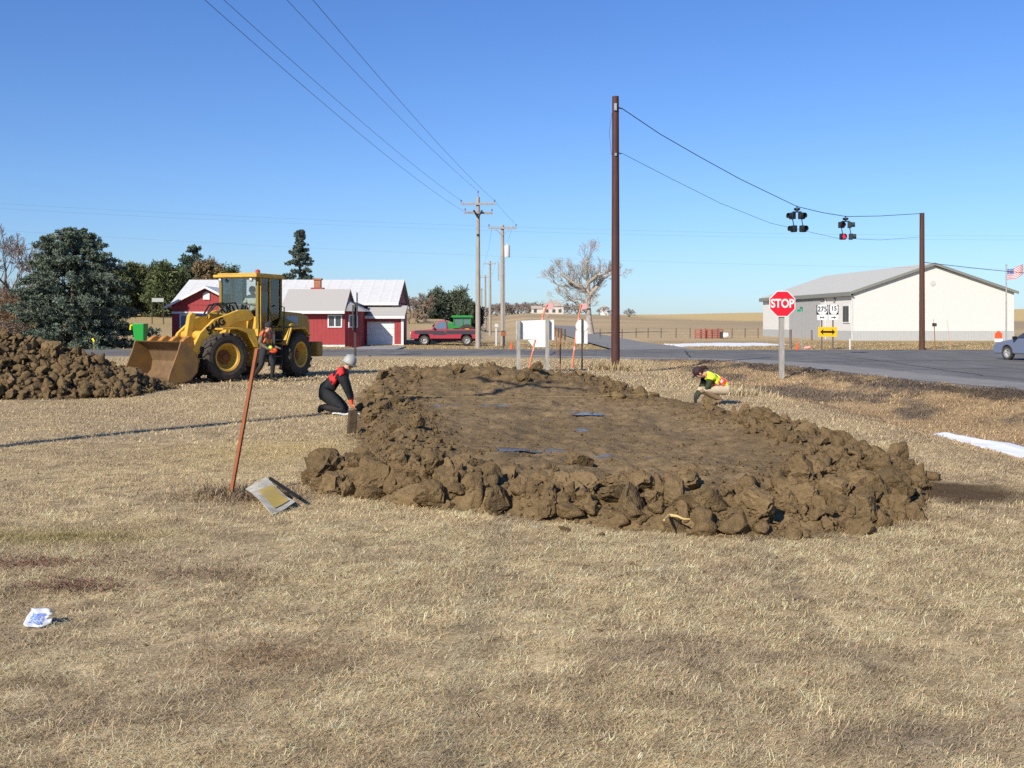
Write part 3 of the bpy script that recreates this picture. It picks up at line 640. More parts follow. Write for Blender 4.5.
# ------------------------------------------------------------------ grass
M_BLADE = attr_mat('straw_blades', 0.8, 0.9, 1.1, 2.0, spec=0.15)
def blades(name, x, d, z, L, wdt, tilt, tint, seed):
    n = len(x); r = np.random.default_rng(seed)
    az = np.where(r.uniform(0, 1, n) < 0.62, r.normal(0.15, 0.55, n)+np.pi*r.integers(0, 2, n), r.uniform(0, 2*np.pi, n)); t = np.clip(tilt, 0.02, 1.55)
    dirx, diry = np.cos(az), np.sin(az); sx_, sy_ = -diry, dirx
    ll = L[:, None]; tip = np.stack([dirx*np.sin(t), diry*np.sin(t), np.cos(t)], 1)*ll
    mid = np.stack([dirx*np.sin(t*0.6), diry*np.sin(t*0.6), np.cos(t*0.6)], 1)*ll*0.55
    side = np.stack([sx_, sy_, np.zeros(n)], 1)*wdt[:, None]/2; b = np.stack([x, d, z], 1)
    V = np.stack([b-side, b+side, b+mid+side*0.9, b+mid-side*0.9, b+tip+side*0.25, b+tip-side*0.25], 1).reshape(-1, 3)
    i = np.arange(n)*6; Fc = np.concatenate([np.stack([i, i+1, i+2, i+3], 1), np.stack([i+3, i+2, i+4, i+5], 1)])
    return np_mesh(name, V, Fc, M_BLADE, tint=np.repeat(tint, 6, axis=0))
def grass_zone(name, d0, d1, dens, Lr, wr, seed, lying=0.8, ok=None):
    r = np.random.default_rng(seed); area = (d1*d1-d0*d0)*0.56+2.4*(d1-d0); n = int(area*dens)
    d = np.sqrt(r.uniform(d0*d0, d1*d1, n)); x = r.uniform(-1, 1, n)*(0.56*d+1.2)
    k = (plot_in(x, d) < -0.02+0.12*r.uniform(-1, 1, n)) & ~on_road(x, d, 0.1) & (pile_z(x, d) < 0.02) & (snow1(x, d) < 0.0) & ((d < 70) | (snow2(x, d) < 0.1))
    # thin and thick patches
    p = 0.5*fbm(x*0.9, d*0.9, 3, 50)+0.5*fbm(x*7, d*7, 2, 51); k &= r.uniform(0, 1, n) < np.clip(0.30+2.4*(p-0.32), 0.12, 1)
    sm = np.exp(-(((x-4.6)/0.7)**2+((d-10.7)/0.9)**2)); k &= r.uniform(0, 1, n) > sm*(0.5+1.2*fbm(x*4, d*4, 3, 66))
    if ok is not None: k &= ok(x, d)
    x, d = x[k], d[k]; n = len(x); z = ground_z(x, d)-0.004
    tilt = np.where(r.uniform(0, 1, n) < lying, r.normal(1.43, 0.10, n), r.uniform(0.5, 1.25, n))
    L = r.uniform(*Lr, n)*np.where(tilt > 1.2, 1.0, 0.55); wd = r.uniform(*wr, n)
    base = ground_tint(x, d); v = r.normal(1.02, 0.34 if d0 < 9 else 0.2, (n, 1)); pale = (r.uniform(0, 1, (n, 1)) < 0.12)
    t = base*np.clip(v, 0.3, 1.7)*np.where(pale, 1.32 if d0 < 9 else 1.15, 1.06)*(1+r.normal(0, 0.05, (n, 3)))
    o = blades(name, x, d, z, L, wd, tilt, np.clip(t, 0.02, 0.72), seed); tag(o, kind='stuff'); return o
grass_zone('dry_grass', 3.3, 5.5, 9000, (0.022, 0.075), (0.0014, 0.0028), 101, 0.94)
grass_zone('dry_grass', 5.5, 9, 5200, (0.025, 0.085), (0.0018, 0.0038), 102, 0.95)
grass_zone('dry_grass', 3.3, 11, 260, (0.05, 0.13), (0.0022, 0.004), 111, 0.97)
grass_zone('dry_grass', 9, 15, 2000, (0.03, 0.10), (0.003, 0.0058), 103, 0.95)
grass_zone('dry_grass', 15, 27, 480, (0.05, 0.13), (0.006, 0.011), 104, 0.95)
grass_zone('dry_grass', 27, 50, 90, (0.08, 0.2), (0.014, 0.03), 105, 0.9)
grass_zone('dry_grass', 16, 48, 70, (0.08, 0.22), (0.008, 0.016), 106, 0.75, lambda x, d: (x > np.interp(d, [16, 23, 32, 43], [7.2, 7.2, 5.5, 3.5])))
grass_zone('dry_grass', 68, 92, 22, (0.10, 0.25), (0.02, 0.04), 107, 0.75)
def litter(x0, d0, rx, rd, n, col, L, wd, seed):
    r = np.random.default_rng(seed); x = r.normal(x0, rx, n); d = r.normal(d0, rd, n); k = plot_in(x, d) < -0.05; x, d = x[k], d[k]; n = len(x)
    tint = np.array(col)*np.clip(r.normal(1, 0.35, (n, 1)), 0.3, 1.8)
    tag(blades('leaf_litter', x, d, ground_z(x, d)+r.uniform(0.004, 0.02, n), r.uniform(L*0.4, L, n), r.uniform(wd*0.5, wd, n), r.normal(1.45, 0.12, n), tint, seed), kind='stuff')
litter(-3.45, 7.45, 0.42, 0.10, 420, (0.17, 0.08, 0.055), 0.06, 0.010, 301); litter(-2.85, 6.78, 0.2, 0.09, 300, (0.17, 0.085, 0.06), 0.06, 0.010, 302); litter(-2.2, 7.15, 0.25, 0.1, 150, (0.2, 0.12, 0.075), 0.06, 0.008, 303)
litter(0.3, 7.0, 3.2, 2.2, 900, (0.16, 0.10, 0.06), 0.06, 0.007, 304); litter(-2.6, 10.5, 0.35, 0.25, 700, (0.20, 0.13, 0.08), 0.10, 0.009, 305); litter(-1.25, 5.4, 0.25, 0.15, 260, (0.2, 0.12, 0.06), 0.06, 0.006, 306); litter(0.1, 4.5, 0.12, 0.08, 50, (0.14, 0.10, 0.07), 0.07, 0.005, 307)
def tuft(name, x, d, n, rx, L, seed, col=(0.40, 0.30, 0.16), wd=(0.006, 0.012)):
    r = np.random.default_rng(seed); X = x+r.normal(0, rx, n); Dd = d+r.normal(0, rx, n); t = r.uniform(0.1, 1.2, n)
    tint = np.array(col)*np.clip(r.normal(1, 0.25, (n, 1)), 0.4, 1.6)
    return tag(blades(name, X, Dd, ground_z(X, Dd)-0.005, r.uniform(L*0.4, L, n), r.uniform(*wd, n), t, tint, seed), kind='stuff')
tuft('dry_grass', -2.75, 10.55, 900, 0.28, 0.14, 201, (0.27, 0.20, 0.12))
tuft('dry_grass', 3.7, 38.2, 300, 0.4, 0.4, 202, wd=(0.02, 0.04)); tuft('dry_grass', 5.6, 25.2, 500, 0.35, 0.30, 203, (0.47, 0.38, 0.23), (0.012, 0.02))
# ------------------------------------------------------------------ red house
M_METALROOF = ribbed('white_metal_roof', (0.60, 0.60, 0.58), 'X', 0.35, 0.5, 0.4, 0.05)
M_REDWALL = ribbed('red_board_siding', (0.31, 0.043, 0.045), 'X', 1.1, 0.65, 0.35, 0.1)
def slab(mb, a, b, c, d, t):
    """roof plane a,b (eave) c,d (ridge) with thickness t downwards"""
    dn = Vector((0, 0, -t)); a, b, c, d = map(Vector, (a, b, c, d)); mb.hexa([a+dn, b+dn, c+dn, d+dn], [a, b, c, d])
def window(parent, x0, x1, z0, z1, y, panes=2, frame=0.09, gm=None, name='window'):
    """window in a wall facing -Y at depth y: frame with recessed panes"""
    f = MB(); t = 0.07
    f.bb(x0, x1, y-t, y+0.02, z1-frame, z1); f.bb(x0, x1, y-t, y+0.02, z0, z0+frame)
    f.bb(x0, x0+frame, y-t, y+0.02, z0+frame, z1-frame); f.bb(x1-frame, x1, y-t, y+0.02, z0+frame, z1-frame)
    for i in range(1, panes):
        xm = x0+(x1-x0)*i/panes; f.bb(xm-frame/2, xm+frame/2, y-t, y+0.02, z0+frame, z1-frame)
    o = f.build(name, M_WHITE, parent)
    g_ = MB(); g_.bb(x0+frame, x1-frame, y-0.025, y-0.01, z0+frame, z1-frame); g_.build('pane', gm or M_DGLASS, o); return o
def house():
    h = empty('red_house', (0, 0, 0), 0, 'low red farm house with a white metal roof, grey shingled ell and brick chimney', 'house')
    # walls
    m = MB()
    m.bb(-26.0, -9.0, 80.3, 88.5, -0.4, 3.35)                                   # long back block
    m.prism([(80.35, 3.3), (88.45, 3.3), (84.4, 5.05)], -25.9, -9.0, 'yz')
    m.bb(-25.5, -20.3, 77.6, 80.35, -0.4, 3.1)                                  # gabled front at left
    m.prism([(-25.5, 3.08), (-20.3, 3.08), (-22.9, 4.4)], 77.6, 82.4, 'xz')
    m.build('wall', M_REDWALL, h)
    m = MB(); m.prism([(-16.6, 75.0), (-12.1, 75.0), (-11.16, 76.3), (-11.16, 80.32), (-16.6, 80.32)], -0.4, 2.62, 'xy')
    m.prism([(75.0, 2.6), (80.3, 2.6), (77.9, 4.15)], -16.6, -12.3, 'yz')
    m.build('ell_wall', M_REDWALL, h)
    m = MB(); m.bb(-11.13, -11.0, 78.5, 80.28, -0.4, 2.28); m.bb(-8.92, -8.25, 78.5, 80.28, -0.4, 2.28); m.bb(-11.0, -8.92, 78.5, 78.8, 1.85, 2.28)
    m.build('garage_wall', M_REDWALL, h)
    # roofs
    m = MB(); e = 0.3
    slab(m, (-26.3, 79.8, 3.32), (-8.75, 79.8, 3.32), (-8.75, 84.4, 5.28), (-26.3, 84.4, 5.28), 0.1)
    slab(m, (-8.75, 89.0, 3.32), (-26.3, 89.0, 3.32), (-26.3, 84.4, 5.28), (-8.75, 84.4, 5.28), 0.1)
    r = m.build('roof', M_METALROOF, h)
    m = MB(); m.bb(-14.95, -14.45, 78.1, 78.6, 3.6, 5.0); m.bb(-15.02, -14.38, 78.03, 78.67, 5.0, 5.12)
    r2 = MB()
    slab(r2, (-16.8, 74.55, 2.62), (-12.05, 74.55, 2.62), (-12.15, 77.9, 4.3), (-16.8, 77.9, 4.3), 0.1)
    slab(r2, (-12.15, 80.6, 3.0), (-16.8, 80.6, 3.0), (-16.8, 77.9, 4.3), (-12.15, 77.9, 4.3), 0.1)
    # little hip over the angled bay
    r2.add([(-12.4, 74.55, 2.60), (-11.8, 74.62, 2.60), (-10.75, 76.1, 2.60), (-10.75, 79.6, 2.60), (-12.2, 76.6, 3.45), (-12.2, 79.2, 3.45)],
           [(0, 1, 4), (1, 2, 4), (2, 3, 5, 4), (0, 4, 5, 3, 2, 1)])
    r2o = r2.build('ell_roof', M_SHINGLE, h)
    m.build('chimney', M_BRICK, r2o)
    mb = MB(); mb.bb(-15.15, -14.25, 77.9, 78.8, 3.7, 4.42); mb.build('chimney_base', M_RED, r2o)
    m = MB(); slab(m, (-11.13, 78.2, 2.28), (-8.1, 78.2, 2.28), (-8.1, 80.25, 3.1), (-11.13, 80.25, 3.1), 0.1); m.build('garage_roof', M_SHINGLE, h)
    m = MB()
    slab(m, (-25.9, 77.2, 3.0), (-22.9, 77.2, 4.52), (-22.9, 82.6, 4.52), (-25.9, 82.6, 3.0), 0.1)
    slab(m, (-22.9, 77.2, 4.52), (-19.9, 77.2, 3.0), (-19.9, 82.6, 3.0), (-22.9, 82.6, 4.52), 0.1)
    m.build('gable_roof', M_METALROOF, h)
    # white trim: fascias, rakes, corner boards, foundation strip
    t = MB()
    t.bb(-26.3, -8.75, 79.72, 79.79, 3.12, 3.32); t.bb(-16.8, -12.05, 74.46, 74.54, 2.42, 2.62); t.bb(-11.13, -8.1, 78.12, 78.19, 2.08, 2.28)
    for s in (-1, 1):
        x1 = -22.9+s*3.0; t.hexa([(x1, 77.12, 2.82), (x1, 77.19, 2.82), (-22.9, 77.19, 4.34), (-22.9, 77.12, 4.34)], [(x1, 77.12, 3.0), (x1, 77.19, 3.0), (-22.9, 77.19, 4.52), (-22.9, 77.12, 4.52)])
    t.bb(-25.5, -20.3, 77.52, 77.59, 2.45, 2.6); t.bb(-15.4, -15.22, 74.93, 74.99, -0.1, 2.42); t.bb(-8.4, -8.22, 78.43, 78.49, -0.1, 2.08); t.bb(-16.6, -12.1, 74.95, 74.995, -0.1, 0.16); t.bb(-8.92, -8.41, 78.45, 78.495, -0.1, 0.14)
    t.build('trim', M_WHITE, h)
    d = MB(); d.bb(-11.0, -8.92, 78.62, 78.7, -0.05, 1.85)
    for k in range(1, 4): d.bb(-10.98, -8.94, 78.60, 78.625, 0.47*k-0.07, 0.47*k-0.05)
    d.build('garage_door', M_WHITE, h)
    window(h, -13.35, -12.3, 1.42, 2.36, 75.0)
    # bay window on the angled wall
    W = empty('bay_window', (0, 0, 0)); W.parent = h; a = Vector((-12.1, 75.0, 0)); b = Vector((-11.16, 76.3, 0)); tdir = (b-a).normalized()
    W.location = a; W.rotation_euler = (0, 0, math.atan2(tdir.y, tdir.x))
    window(W, 0.35, 1.25, 1.42, 2.36, 0.0, name='window_frame')
    m = MB(); m.prism([(-23.15, 3.5), (-22.65, 3.5), (-22.65, 3.95), (-22.9, 4.12), (-23.15, 3.95)], 77.52, 77.58, 'xz'); m.build('gable_vent', M_WHITE, h)
    window(h, -24.9, -23.6, 1.3, 2.4, 77.6, 2, gm=mat('blue_grey_pane', (0.12, 0.16, 0.22), 0.15))
    window(h, -22.9, -21.6, 1.3, 2.4, 77.6, 2, gm=_mats['blue_grey_pane'])
    return h
house()

# ------------------------------------------------------------------ white steel shop
M_SHOPW = ribbed('cream_steel_panel', (0.60, 0.60, 0.565), 'X', 1.1, 0.5, 0.1, 0.03)
M_SHOPS = ribbed('cream_steel_panel_side', (0.66, 0.645, 0.605), 'Y', 1.1, 0.5, 0.3, 0.03)
M_SHOPG = ribbed('grey_wainscot_panel', (0.40, 0.41, 0.40), 'X', 1.1, 0.5, 0.3, 0.04)
M_SHOPGS = ribbed('grey_wainscot_side', (0.40, 0.41, 0.40), 'Y', 1.1, 0.5, 0.3, 0.04)
M_SHOPR = ribbed('grey_steel_roof', (0.55, 0.525, 0.43), 'Y', 0.7, 0.45, 0.4, 0.04)
M_TRIMG = mat('grey_green_trim', (0.19, 0.20, 0.175), 0.6, var=0.1)
def shop():
    D0, D1 = 104.0, 132.0
    xa, xb = GX(853, D0), GX(1014, D0); xe = GX(763, D1)-xa   # lean of the far end
    h = empty('steel_shop', (xa, D0, 0), 0, 'large cream steel shop building with grey wainscot and shallow grey roof', 'building')
    W = xb-xa; Lg = D1-D0; ze, zr, zb, zw = 4.87, 7.65, -0.3, 0.95
    rz = math.atan2(-(xe), Lg)      # the building is turned so the long side shows
    h.rotation_euler = (0, 0, 0)
    sh = xe/Lg
    def q(x, y): return (x+sh*y, y)
    def wallbox(x0, x1, y0, y1, z0, z1, mb):
        mb.hexa([(*q(x0, y0), z0), (*q(x1, y0), z0), (*q(x1, y1), z0), (*q(x0, y1), z0)], [(*q(x0, y0), z1), (*q(x1, y0), z1), (*q(x1, y1), z1), (*q(x0, y1), z1)])
    m = MB(); wallbox(0, W, 0, 0.2, zw, ze, m); m.prism([(0, ze-0.001), (W, ze-0.001), (W/2, zr-0.15)], 0, 0.2, 'xz'); m.build('gable_wall', M_SHOPW, h)
    m = MB(); wallbox(0, 0.2, 0.2, Lg, zw, ze, m); wallbox(W-0.2, W, 0.2, Lg, zb, ze, m); wallbox(0.2, W-0.2, Lg-0.2, Lg, zb, ze, m); m.build('side_wall', M_SHOPS, h)
    m = MB(); wallbox(-0.02, W+0.02, -0.02, 0.18, zb, zw-0.003, m); m.build('gable_wainscot', M_SHOPG, h)
    m = MB(); wallbox(-0.02, 0.18, 0.19, Lg, zb, zw-0.003, m); m.build('side_wainscot', M_SHOPGS, h)
    m = MB(); o = 0.32
    def rp(x, y, z): return Vector((*q(x, y), z))
    k = (zr-ze)/(W/2)
    slab(m, rp(-o, -o, ze-o*k+0.15), rp(W/2, -o, zr+0.15), rp(W/2, Lg+o, zr+0.15), rp(-o, Lg+o, ze-o*k+0.15), 0.12)
    slab(m, rp(W/2, -o, zr+0.15), rp(W+o, -o, ze-o*k+0.15), rp(W+o, Lg+o, ze-o*k+0.15), rp(W/2, Lg+o, zr+0.15), 0.12)
    r = m.build('roof', M_SHOPR, h)
    t = MB()
    for a, b in ((-o, W/2), (W+o, W/2)):
        za = ze-o*k+0.03; zb_ = zr+0.03
        t.hexa([(a, -o-0.06, za-0.14), (a, -o-0.003, za-0.14), (b, -o-0.003, zb_-0.14), (b, -o-0.06, zb_-0.14)], [(a, -o-0.06, za+0.13), (a, -o-0.003, za+0.13), (b, -o-0.003, zb_+0.13), (b, -o-0.06, zb_+0.13)])
    t.hexa([rp(-o-0.1, -o, ze-0.40), rp(-o-0.004, -o, ze-0.40), rp(-o-0.004, Lg+o, ze-0.40), rp(-o-0.1, Lg+o, ze-0.40)], [rp(-o-0.1, -o, ze+0.02), rp(-o-0.004, -o, ze+0.02), rp(-o-0.004, Lg+o, ze+0.02), rp(-o-0.1, Lg+o, ze+0.02)])
    wallbox(-o, -0.02, -o, Lg+o, ze-0.42, ze-0.38, t)
    t.build('fascia', M_TRIMG, r)
    m = MB(); wallbox(-0.14, -0.03, 8.4, 18.0, zb+0.1, ze-0.75, m); m.build('sliding_door', ribbed('grey_door_panel', (0.36, 0.36, 0.35), 'Y', 1.1, 0.55, 0.35, 0.05), h)
    m = MB(); wallbox(-0.14, -0.03, 7.6, 18.6, ze-0.74, ze-0.55, m); m.build('door_track', M_TRIMG, h)
    m = MB(); wallbox(-0.1, -0.03, 20.3, 21.3, zb+0.1, 2.0, m); dd = m.build('walk_door', M_WHITE, h)
    m = MB(); m.ball((*q(-0.14, 21.1), 0.95), 0.06, 8); m.build('handle', M_GALV, dd)
    m = MB(); wallbox(-0.10, -0.025, 0.7, 2.4, 1.75, 3.6, m); wd = m.build('window', M_WHITE, h)
    m = MB(); wallbox(-0.12, -0.105, 0.82, 1.52, 1.87, 3.48, m); wallbox(-0.12, -0.105, 1.58, 2.28, 1.87, 3.48, m); m.build('pane', M_DGLASS, wd)
    m = MB(); m.lathe([(0, -0.06), (0.26, -0.06), (0.26, -0.005), (0.0, -0.005)], (W*0.495, 0, 5.75), 'y', 20); m.build('round_vent', mat('vent_grey', (0.5, 0.5, 0.48), 0.6), h)
    m = MB(); m.box((*q(-0.1, 4.6), ze-0.7), (0.16, 0.28, 0.35)); m.build('wall_lamp', M_TRIMG, h)
    m = MB(); m.tube([(-0.1, -0.05, zb), (-0.1, -0.05, ze-0.35)], 0.05, 6); m.build('downspout', M_WHITE, h)
    m = MB(); m.tube([(*q(-0.08, 7.0), zb), (*q(-0.08, 7.0), ze-0.5)], 0.04, 6); m.build('downspout', M_WHITE, h)
shop()

# ------------------------------------------------------------------ poles, wires
def pole(name, x, d, top, r0, r1, m, label, group=None, n=12, base=None):
    zb = gz(x, d) if base is None else base
    o = empty(name, (x, d, zb), 0, label, 'pole', group)
    mb = MB(); L = top-zb; mb.tube([(0, 0, -0.4), (0, 0, L*0.33), (0, 0, L*0.66), (0, 0, L)], [r0, r0*0.7+r1*0.3, r0*0.35+r1*0.65, r1], n)
    mb.build('shaft', m, o, smooth=True); return o
G_LINE = 'utility poles of the roadside line'
def crossarm(o, z, half, m, ins=(-1, 1), yaw=0):
    mb = MB(Matrix.Rotation(yaw, 4, 'Z')); mb.box((0, -0.18, z), (half*2, 0.1, 0.13)); a = mb.build('crossarm', m, o)
    mb = MB(Matrix.Rotation(yaw, 4, 'Z'))
    for s in ins: mb.tube([(s*half*0.95, -0.18, z+0.065), (s*half*0.95, -0.18, z+0.17)], 0.015, 6); mb.lathe([(0.0, 0.30), (0.05, 0.28), (0.06, 0.22), (0.035, 0.2), (0.06, 0.17), (0.03, 0.15)], (s*half*0.95, -0.18, z), 'z', 8)
    mb.build('insulator', mat('porcelain_grey', (0.18, 0.17, 0.17), 0.3), a); return a
# A: tall two-arm pole by the pickup
AX, AD, AZ = GX(478, 72), 72.0, 1.75+126/F*72
pA = pole('utility_pole', AX, AD, AZ, 0.19, 0.12, M_WOODGREY, 'tall grey utility pole with two crossarms beside the red pickup', G_LINE)
zl = AZ-gz(AX, AD)
crossarm(pA, zl-0.5, 1.22, M_WOODGREY, (-1, 1)); crossarm(pA, zl-1.12, 1.0, M_WOODGREY, (-1, 1), 0.25)
mb = MB(); mb.tube([(0, 0, zl), (0, 0, zl+0.32)], 0.02, 6); mb.lathe([(0, 0.45), (0.05, 0.42), (0.06, 0.34), (0.04, 0.3)], (0, 0, zl), 'z', 8); mb.build('pole_top_insulator', _mats['porcelain_grey'], pA)
for s in (-1, 1):
    mb = MB(); mb.tube([(s*0.30, -0.25, zl-0.95), (s*-0.02, -0.25, zl-1.45)], 0.07, 8); mb.build('cutout', M_BLKPAINT, pA)
mb = MB(); mb.box((0.0, -0.16, zl-2.65), (0.14, 0.1, 0.12)); mb.build('bracket', M_BLKPAINT, pA)
# B: second pole with a transformer
BX, BD, BZ = GX(502.5, 80), 80.0, 1.75+98/F*80
pB = pole('utility_pole', BX, BD, BZ, 0.18, 0.12, M_WOODGREY, 'grey utility pole carrying a transformer can and a wide single crossarm', G_LINE)
zb_ = BZ-gz(BX, BD)
a = crossarm(pB, zb_-0.25, 1.1, M_WOODGREY, (-1, 1))
mb = MB(); mb.tube([(-0.55, -0.2, zb_-0.3), (0, -0.14, zb_-0.85)], 0.025, 6); mb.tube([(0.55, -0.2, zb_-0.3), (0, -0.14, zb_-0.85)], 0.025, 6); mb.build('brace', M_GALV, pB)
mb = MB(); mb.lathe([(0, -0.5), (0.21, -0.5), (0.22, -0.4), (0.22, 0.35), (0.17, 0.45), (0, 0.47)], (0.36, -0.1, zb_-2.0), 'z', 16); mb.tube([(0.36, -0.1, zb_-1.55), (0.36, -0.1, zb_-1.35)], 0.04, 6); mb.build('transformer', mat('transformer_grey', (0.55, 0.56, 0.55), 0.45), pB, smooth=True)
mb = MB(); mb.tube([(0.17, -0.12, -0.1), (0.15, -0.12, zb_-2.4)], 0.035, 6); mb.build('conduit', M_GALV, pB)
mb = MB(); mb.box((-0.3, -0.1, zb_-3.6), (0.12, 0.12, 1.4)); mb.build('riser_box', M_GALV, pB)
# C: receding poles
far_xy = []
for px, ty, D, lab in [(490, 261, 142, 'nearest of the three thin poles receding behind the tall pole'), (485.3, 275, 184, 'middle one of the three thin poles receding behind the tall pole'), (481.6, 288, 242, 'farthest of the three thin poles receding behind the tall pole')]:
    o = pole('utility_pole', GX(px, D), D, H-(ty-HZ)/F*D, 0.2, 0.14, M_WOODGREY, lab, G_LINE); zt = H-(ty-HZ)/F*D-gz(GX(px, D), D)
    mb = MB(); mb.box((0, -0.18, zt-0.4), (1.7, 0.1, 0.12)); mb.build('crossarm', M_WOODGREY, o); far_xy.append((GX(px, D), D, H-(ty-HZ)/F*D))
# poles out of frame at left and behind: they carry the wires and cast the long shadow
SX, SD, SZ = -8.8, -12.0, 10.6
pS = pole('utility_pole', SX, SD, SZ, 0.19, 0.12, M_WOODGREY, 'utility pole behind the photographer that carries the overhead wires', G_LINE, base=0)
crossarm(pS, SZ-0.5, 1.22, M_WOODGREY); 
L_ = (-10.35, 10.05, 12.9)
pL = pole('utility_pole', L_[0], L_[1], L_[2], 0.17, 0.12, M_WOODGREY, 'utility pole left of the frame casting the long shadow across the straw', G_LINE, base=0)
crossarm(pL, L_[2]-0.6, 1.5, M_WOODGREY, yaw=-0.5)
def wire(a, b, sag, r, label, group='overhead wires', n=28, name='power_line', m=None):
    a, b = Vector(a), Vector(b); pts = []
    for i in range(n+1):
        t = i/n; p = a.lerp(b, t); p.z -= sag*4*t*(1-t); pts.append(p)
    mb = MB(); mb.tube(pts, r, 5); o = mb.build(name, m or M_WIRE, None, fix=False)
    return tag(o, label, 'wire', group)
WR = 0.0075
wire((SX-0.85, SD, SZ-0.28), (AX-1.16, AD-.18, AZ-0.28), 0.75, WR, 'upper left wire of the line running overhead to the two-arm pole')
wire((SX, SD, SZ+0.2), (AX, AD, AZ+0.42), 0.75, WR, 'middle overhead wire that meets the tip of the two-arm pole')
wire((SX+1.16, SD, SZ-0.28), (AX+1.16, AD-.18, AZ-0.28), 0.75, WR, 'right hand wire of the line running overhead to the two-arm pole')
wire((SX-0.62, SD, SZ-0.4), (AX-1.0, AD-.2, AZ-1.0), 0.95, WR, 'lowest left wire that joins the lower arm of the two-arm pole')
wire((AX+1.16, AD-.18, AZ-0.28), (BX+1.0, BD-.18, BZ+0.05), 0.05, WR, 'short wire from the two-arm pole down to the transformer pole', n=8)
prev = (BX, BD, BZ)
for i, (x, d, z) in enumerate(far_xy):
    for s in (-0.8, 0.8):
        wire((prev[0]+s, prev[1]-.18, prev[2]-0.1), (x+s, d-.18, z-0.25), 0.6, 0.008, 'thin wire strung between the poles receding along the road', n=12, group='wires between the receding poles')
    prev = (x, d, z)
def cross_wire(yl, yr, D, label):
    a = P(-120, yl, D); b = P(1140, yr, D); wire(a, b, 0.8, 0.0035, label, 'faint wires crossing above the side road', n=40)
cross_wire(196, 236, 76, 'upper faint wire crossing the sky along the side road'); cross_wire(201, 240, 77, 'second faint wire crossing the sky along the side road'); cross_wire(222, 270, 78, 'lowest faint wire crossing the sky along the side road')
# brown signal pole and its span
B1 = (GX(615.5, 38.5), 38.5, 1.75+226.5/F*38.5); B2 = (GX(922, 68.2), 68.2, 1.75+110/F*68.2)
p1 = pole('signal_pole', *B1, 0.165, 0.125, mat('rusty_brown_steel', (0.085, 0.032, 0.026), 0.65, col2=(0.055, 0.024, 0.02), scale=4, stretch=(3, 3, 0.5)), 'tall rusty brown steel pole standing alone at the corner of the dug plot', None, 20)
zt = B1[2]-gz(*B1[:2])
mb = MB(); mb.box((-0.02, -0.15, zt-0.42), (0.1, 0.08, 0.26)); mb.build('metal_plate', M_GALV, p1)
mb = MB(); mb.box((-0.01, -0.15, zt-2.18), (0.07, 0.06, 0.1)); mb.build('metal_plate', M_GALV, p1)
mb = MB(); mb.tube([(0.12, 0, zt-0.42), (0.24, 0.05, zt-0.44)], 0.025, 6); mb.tube([(0.12, 0, zt-2.1), (0.22, 0.05, zt-2.12)], 0.02, 6); mb.build('eye_bolt', M_BLKPAINT, p1)
mb = MB(); mb.tube([(-0.13, -0.05, zt-0.6), (-0.24, -0.05, zt-1.3), (-0.16, -0.08, zt-2.2)], 0.008, 5); mb.build('tie_wire', M_WIRE, p1)
p2 = pole('signal_pole', *B2, 0.19, 0.15, M_WOODBROWN, 'brown wooden pole in front of the cream shop gable', None, 14)
def on_span(px):   # point of the span wire above a pixel column
    dx, dy = B2[0]-B1[0], B2[1]-B1[1]; k = (px-512)/F; t = (k*B1[1]-B1[0])/(dx-k*dy); return Vector((B1[0]+dx*t, B1[1]+dy*t, 0))
span = [Vector((B1[0]+0.22, B1[1], B1[2]-0.43))]
for px, py in [(660, 134), (700, 157), (740, 179), (797, 206.5), (822, 212.5), (846, 216.5), (880, 216), (921, 213.5)]:
    p = on_span(px); p.z = H-(py-HZ)/F*p.y; span.append(p)
mb = MB(); mb.tube(span, 0.018, 6); tag(mb.build('span_wire', M_WIRE, None, fix=False), 'heavy cable from the rusty pole top that holds the flashing signals', 'wire')
low = [Vector((B1[0]+0.22, B1[1], B1[2]-2.1))]
for px, py in [(670, 178), (720, 203), (770, 223), (836, 238), (880, 240), (921, 237)]:
    p = on_span(px); p.z = H-(py-HZ)/F*p.y; low.append(p)
mb = MB(); mb.tube(low, 0.009, 5); tag(mb.build('tether_wire', M_WIRE, None, fix=False), 'thin sagging cable below the signal span wire', 'wire')
wire((B2[0], B2[1], H-(262-HZ)/F*B2[1]), P(1070, 276, 90), 0.1, 0.022, 'dark service cable from the wooden pole past the flag', n=14)
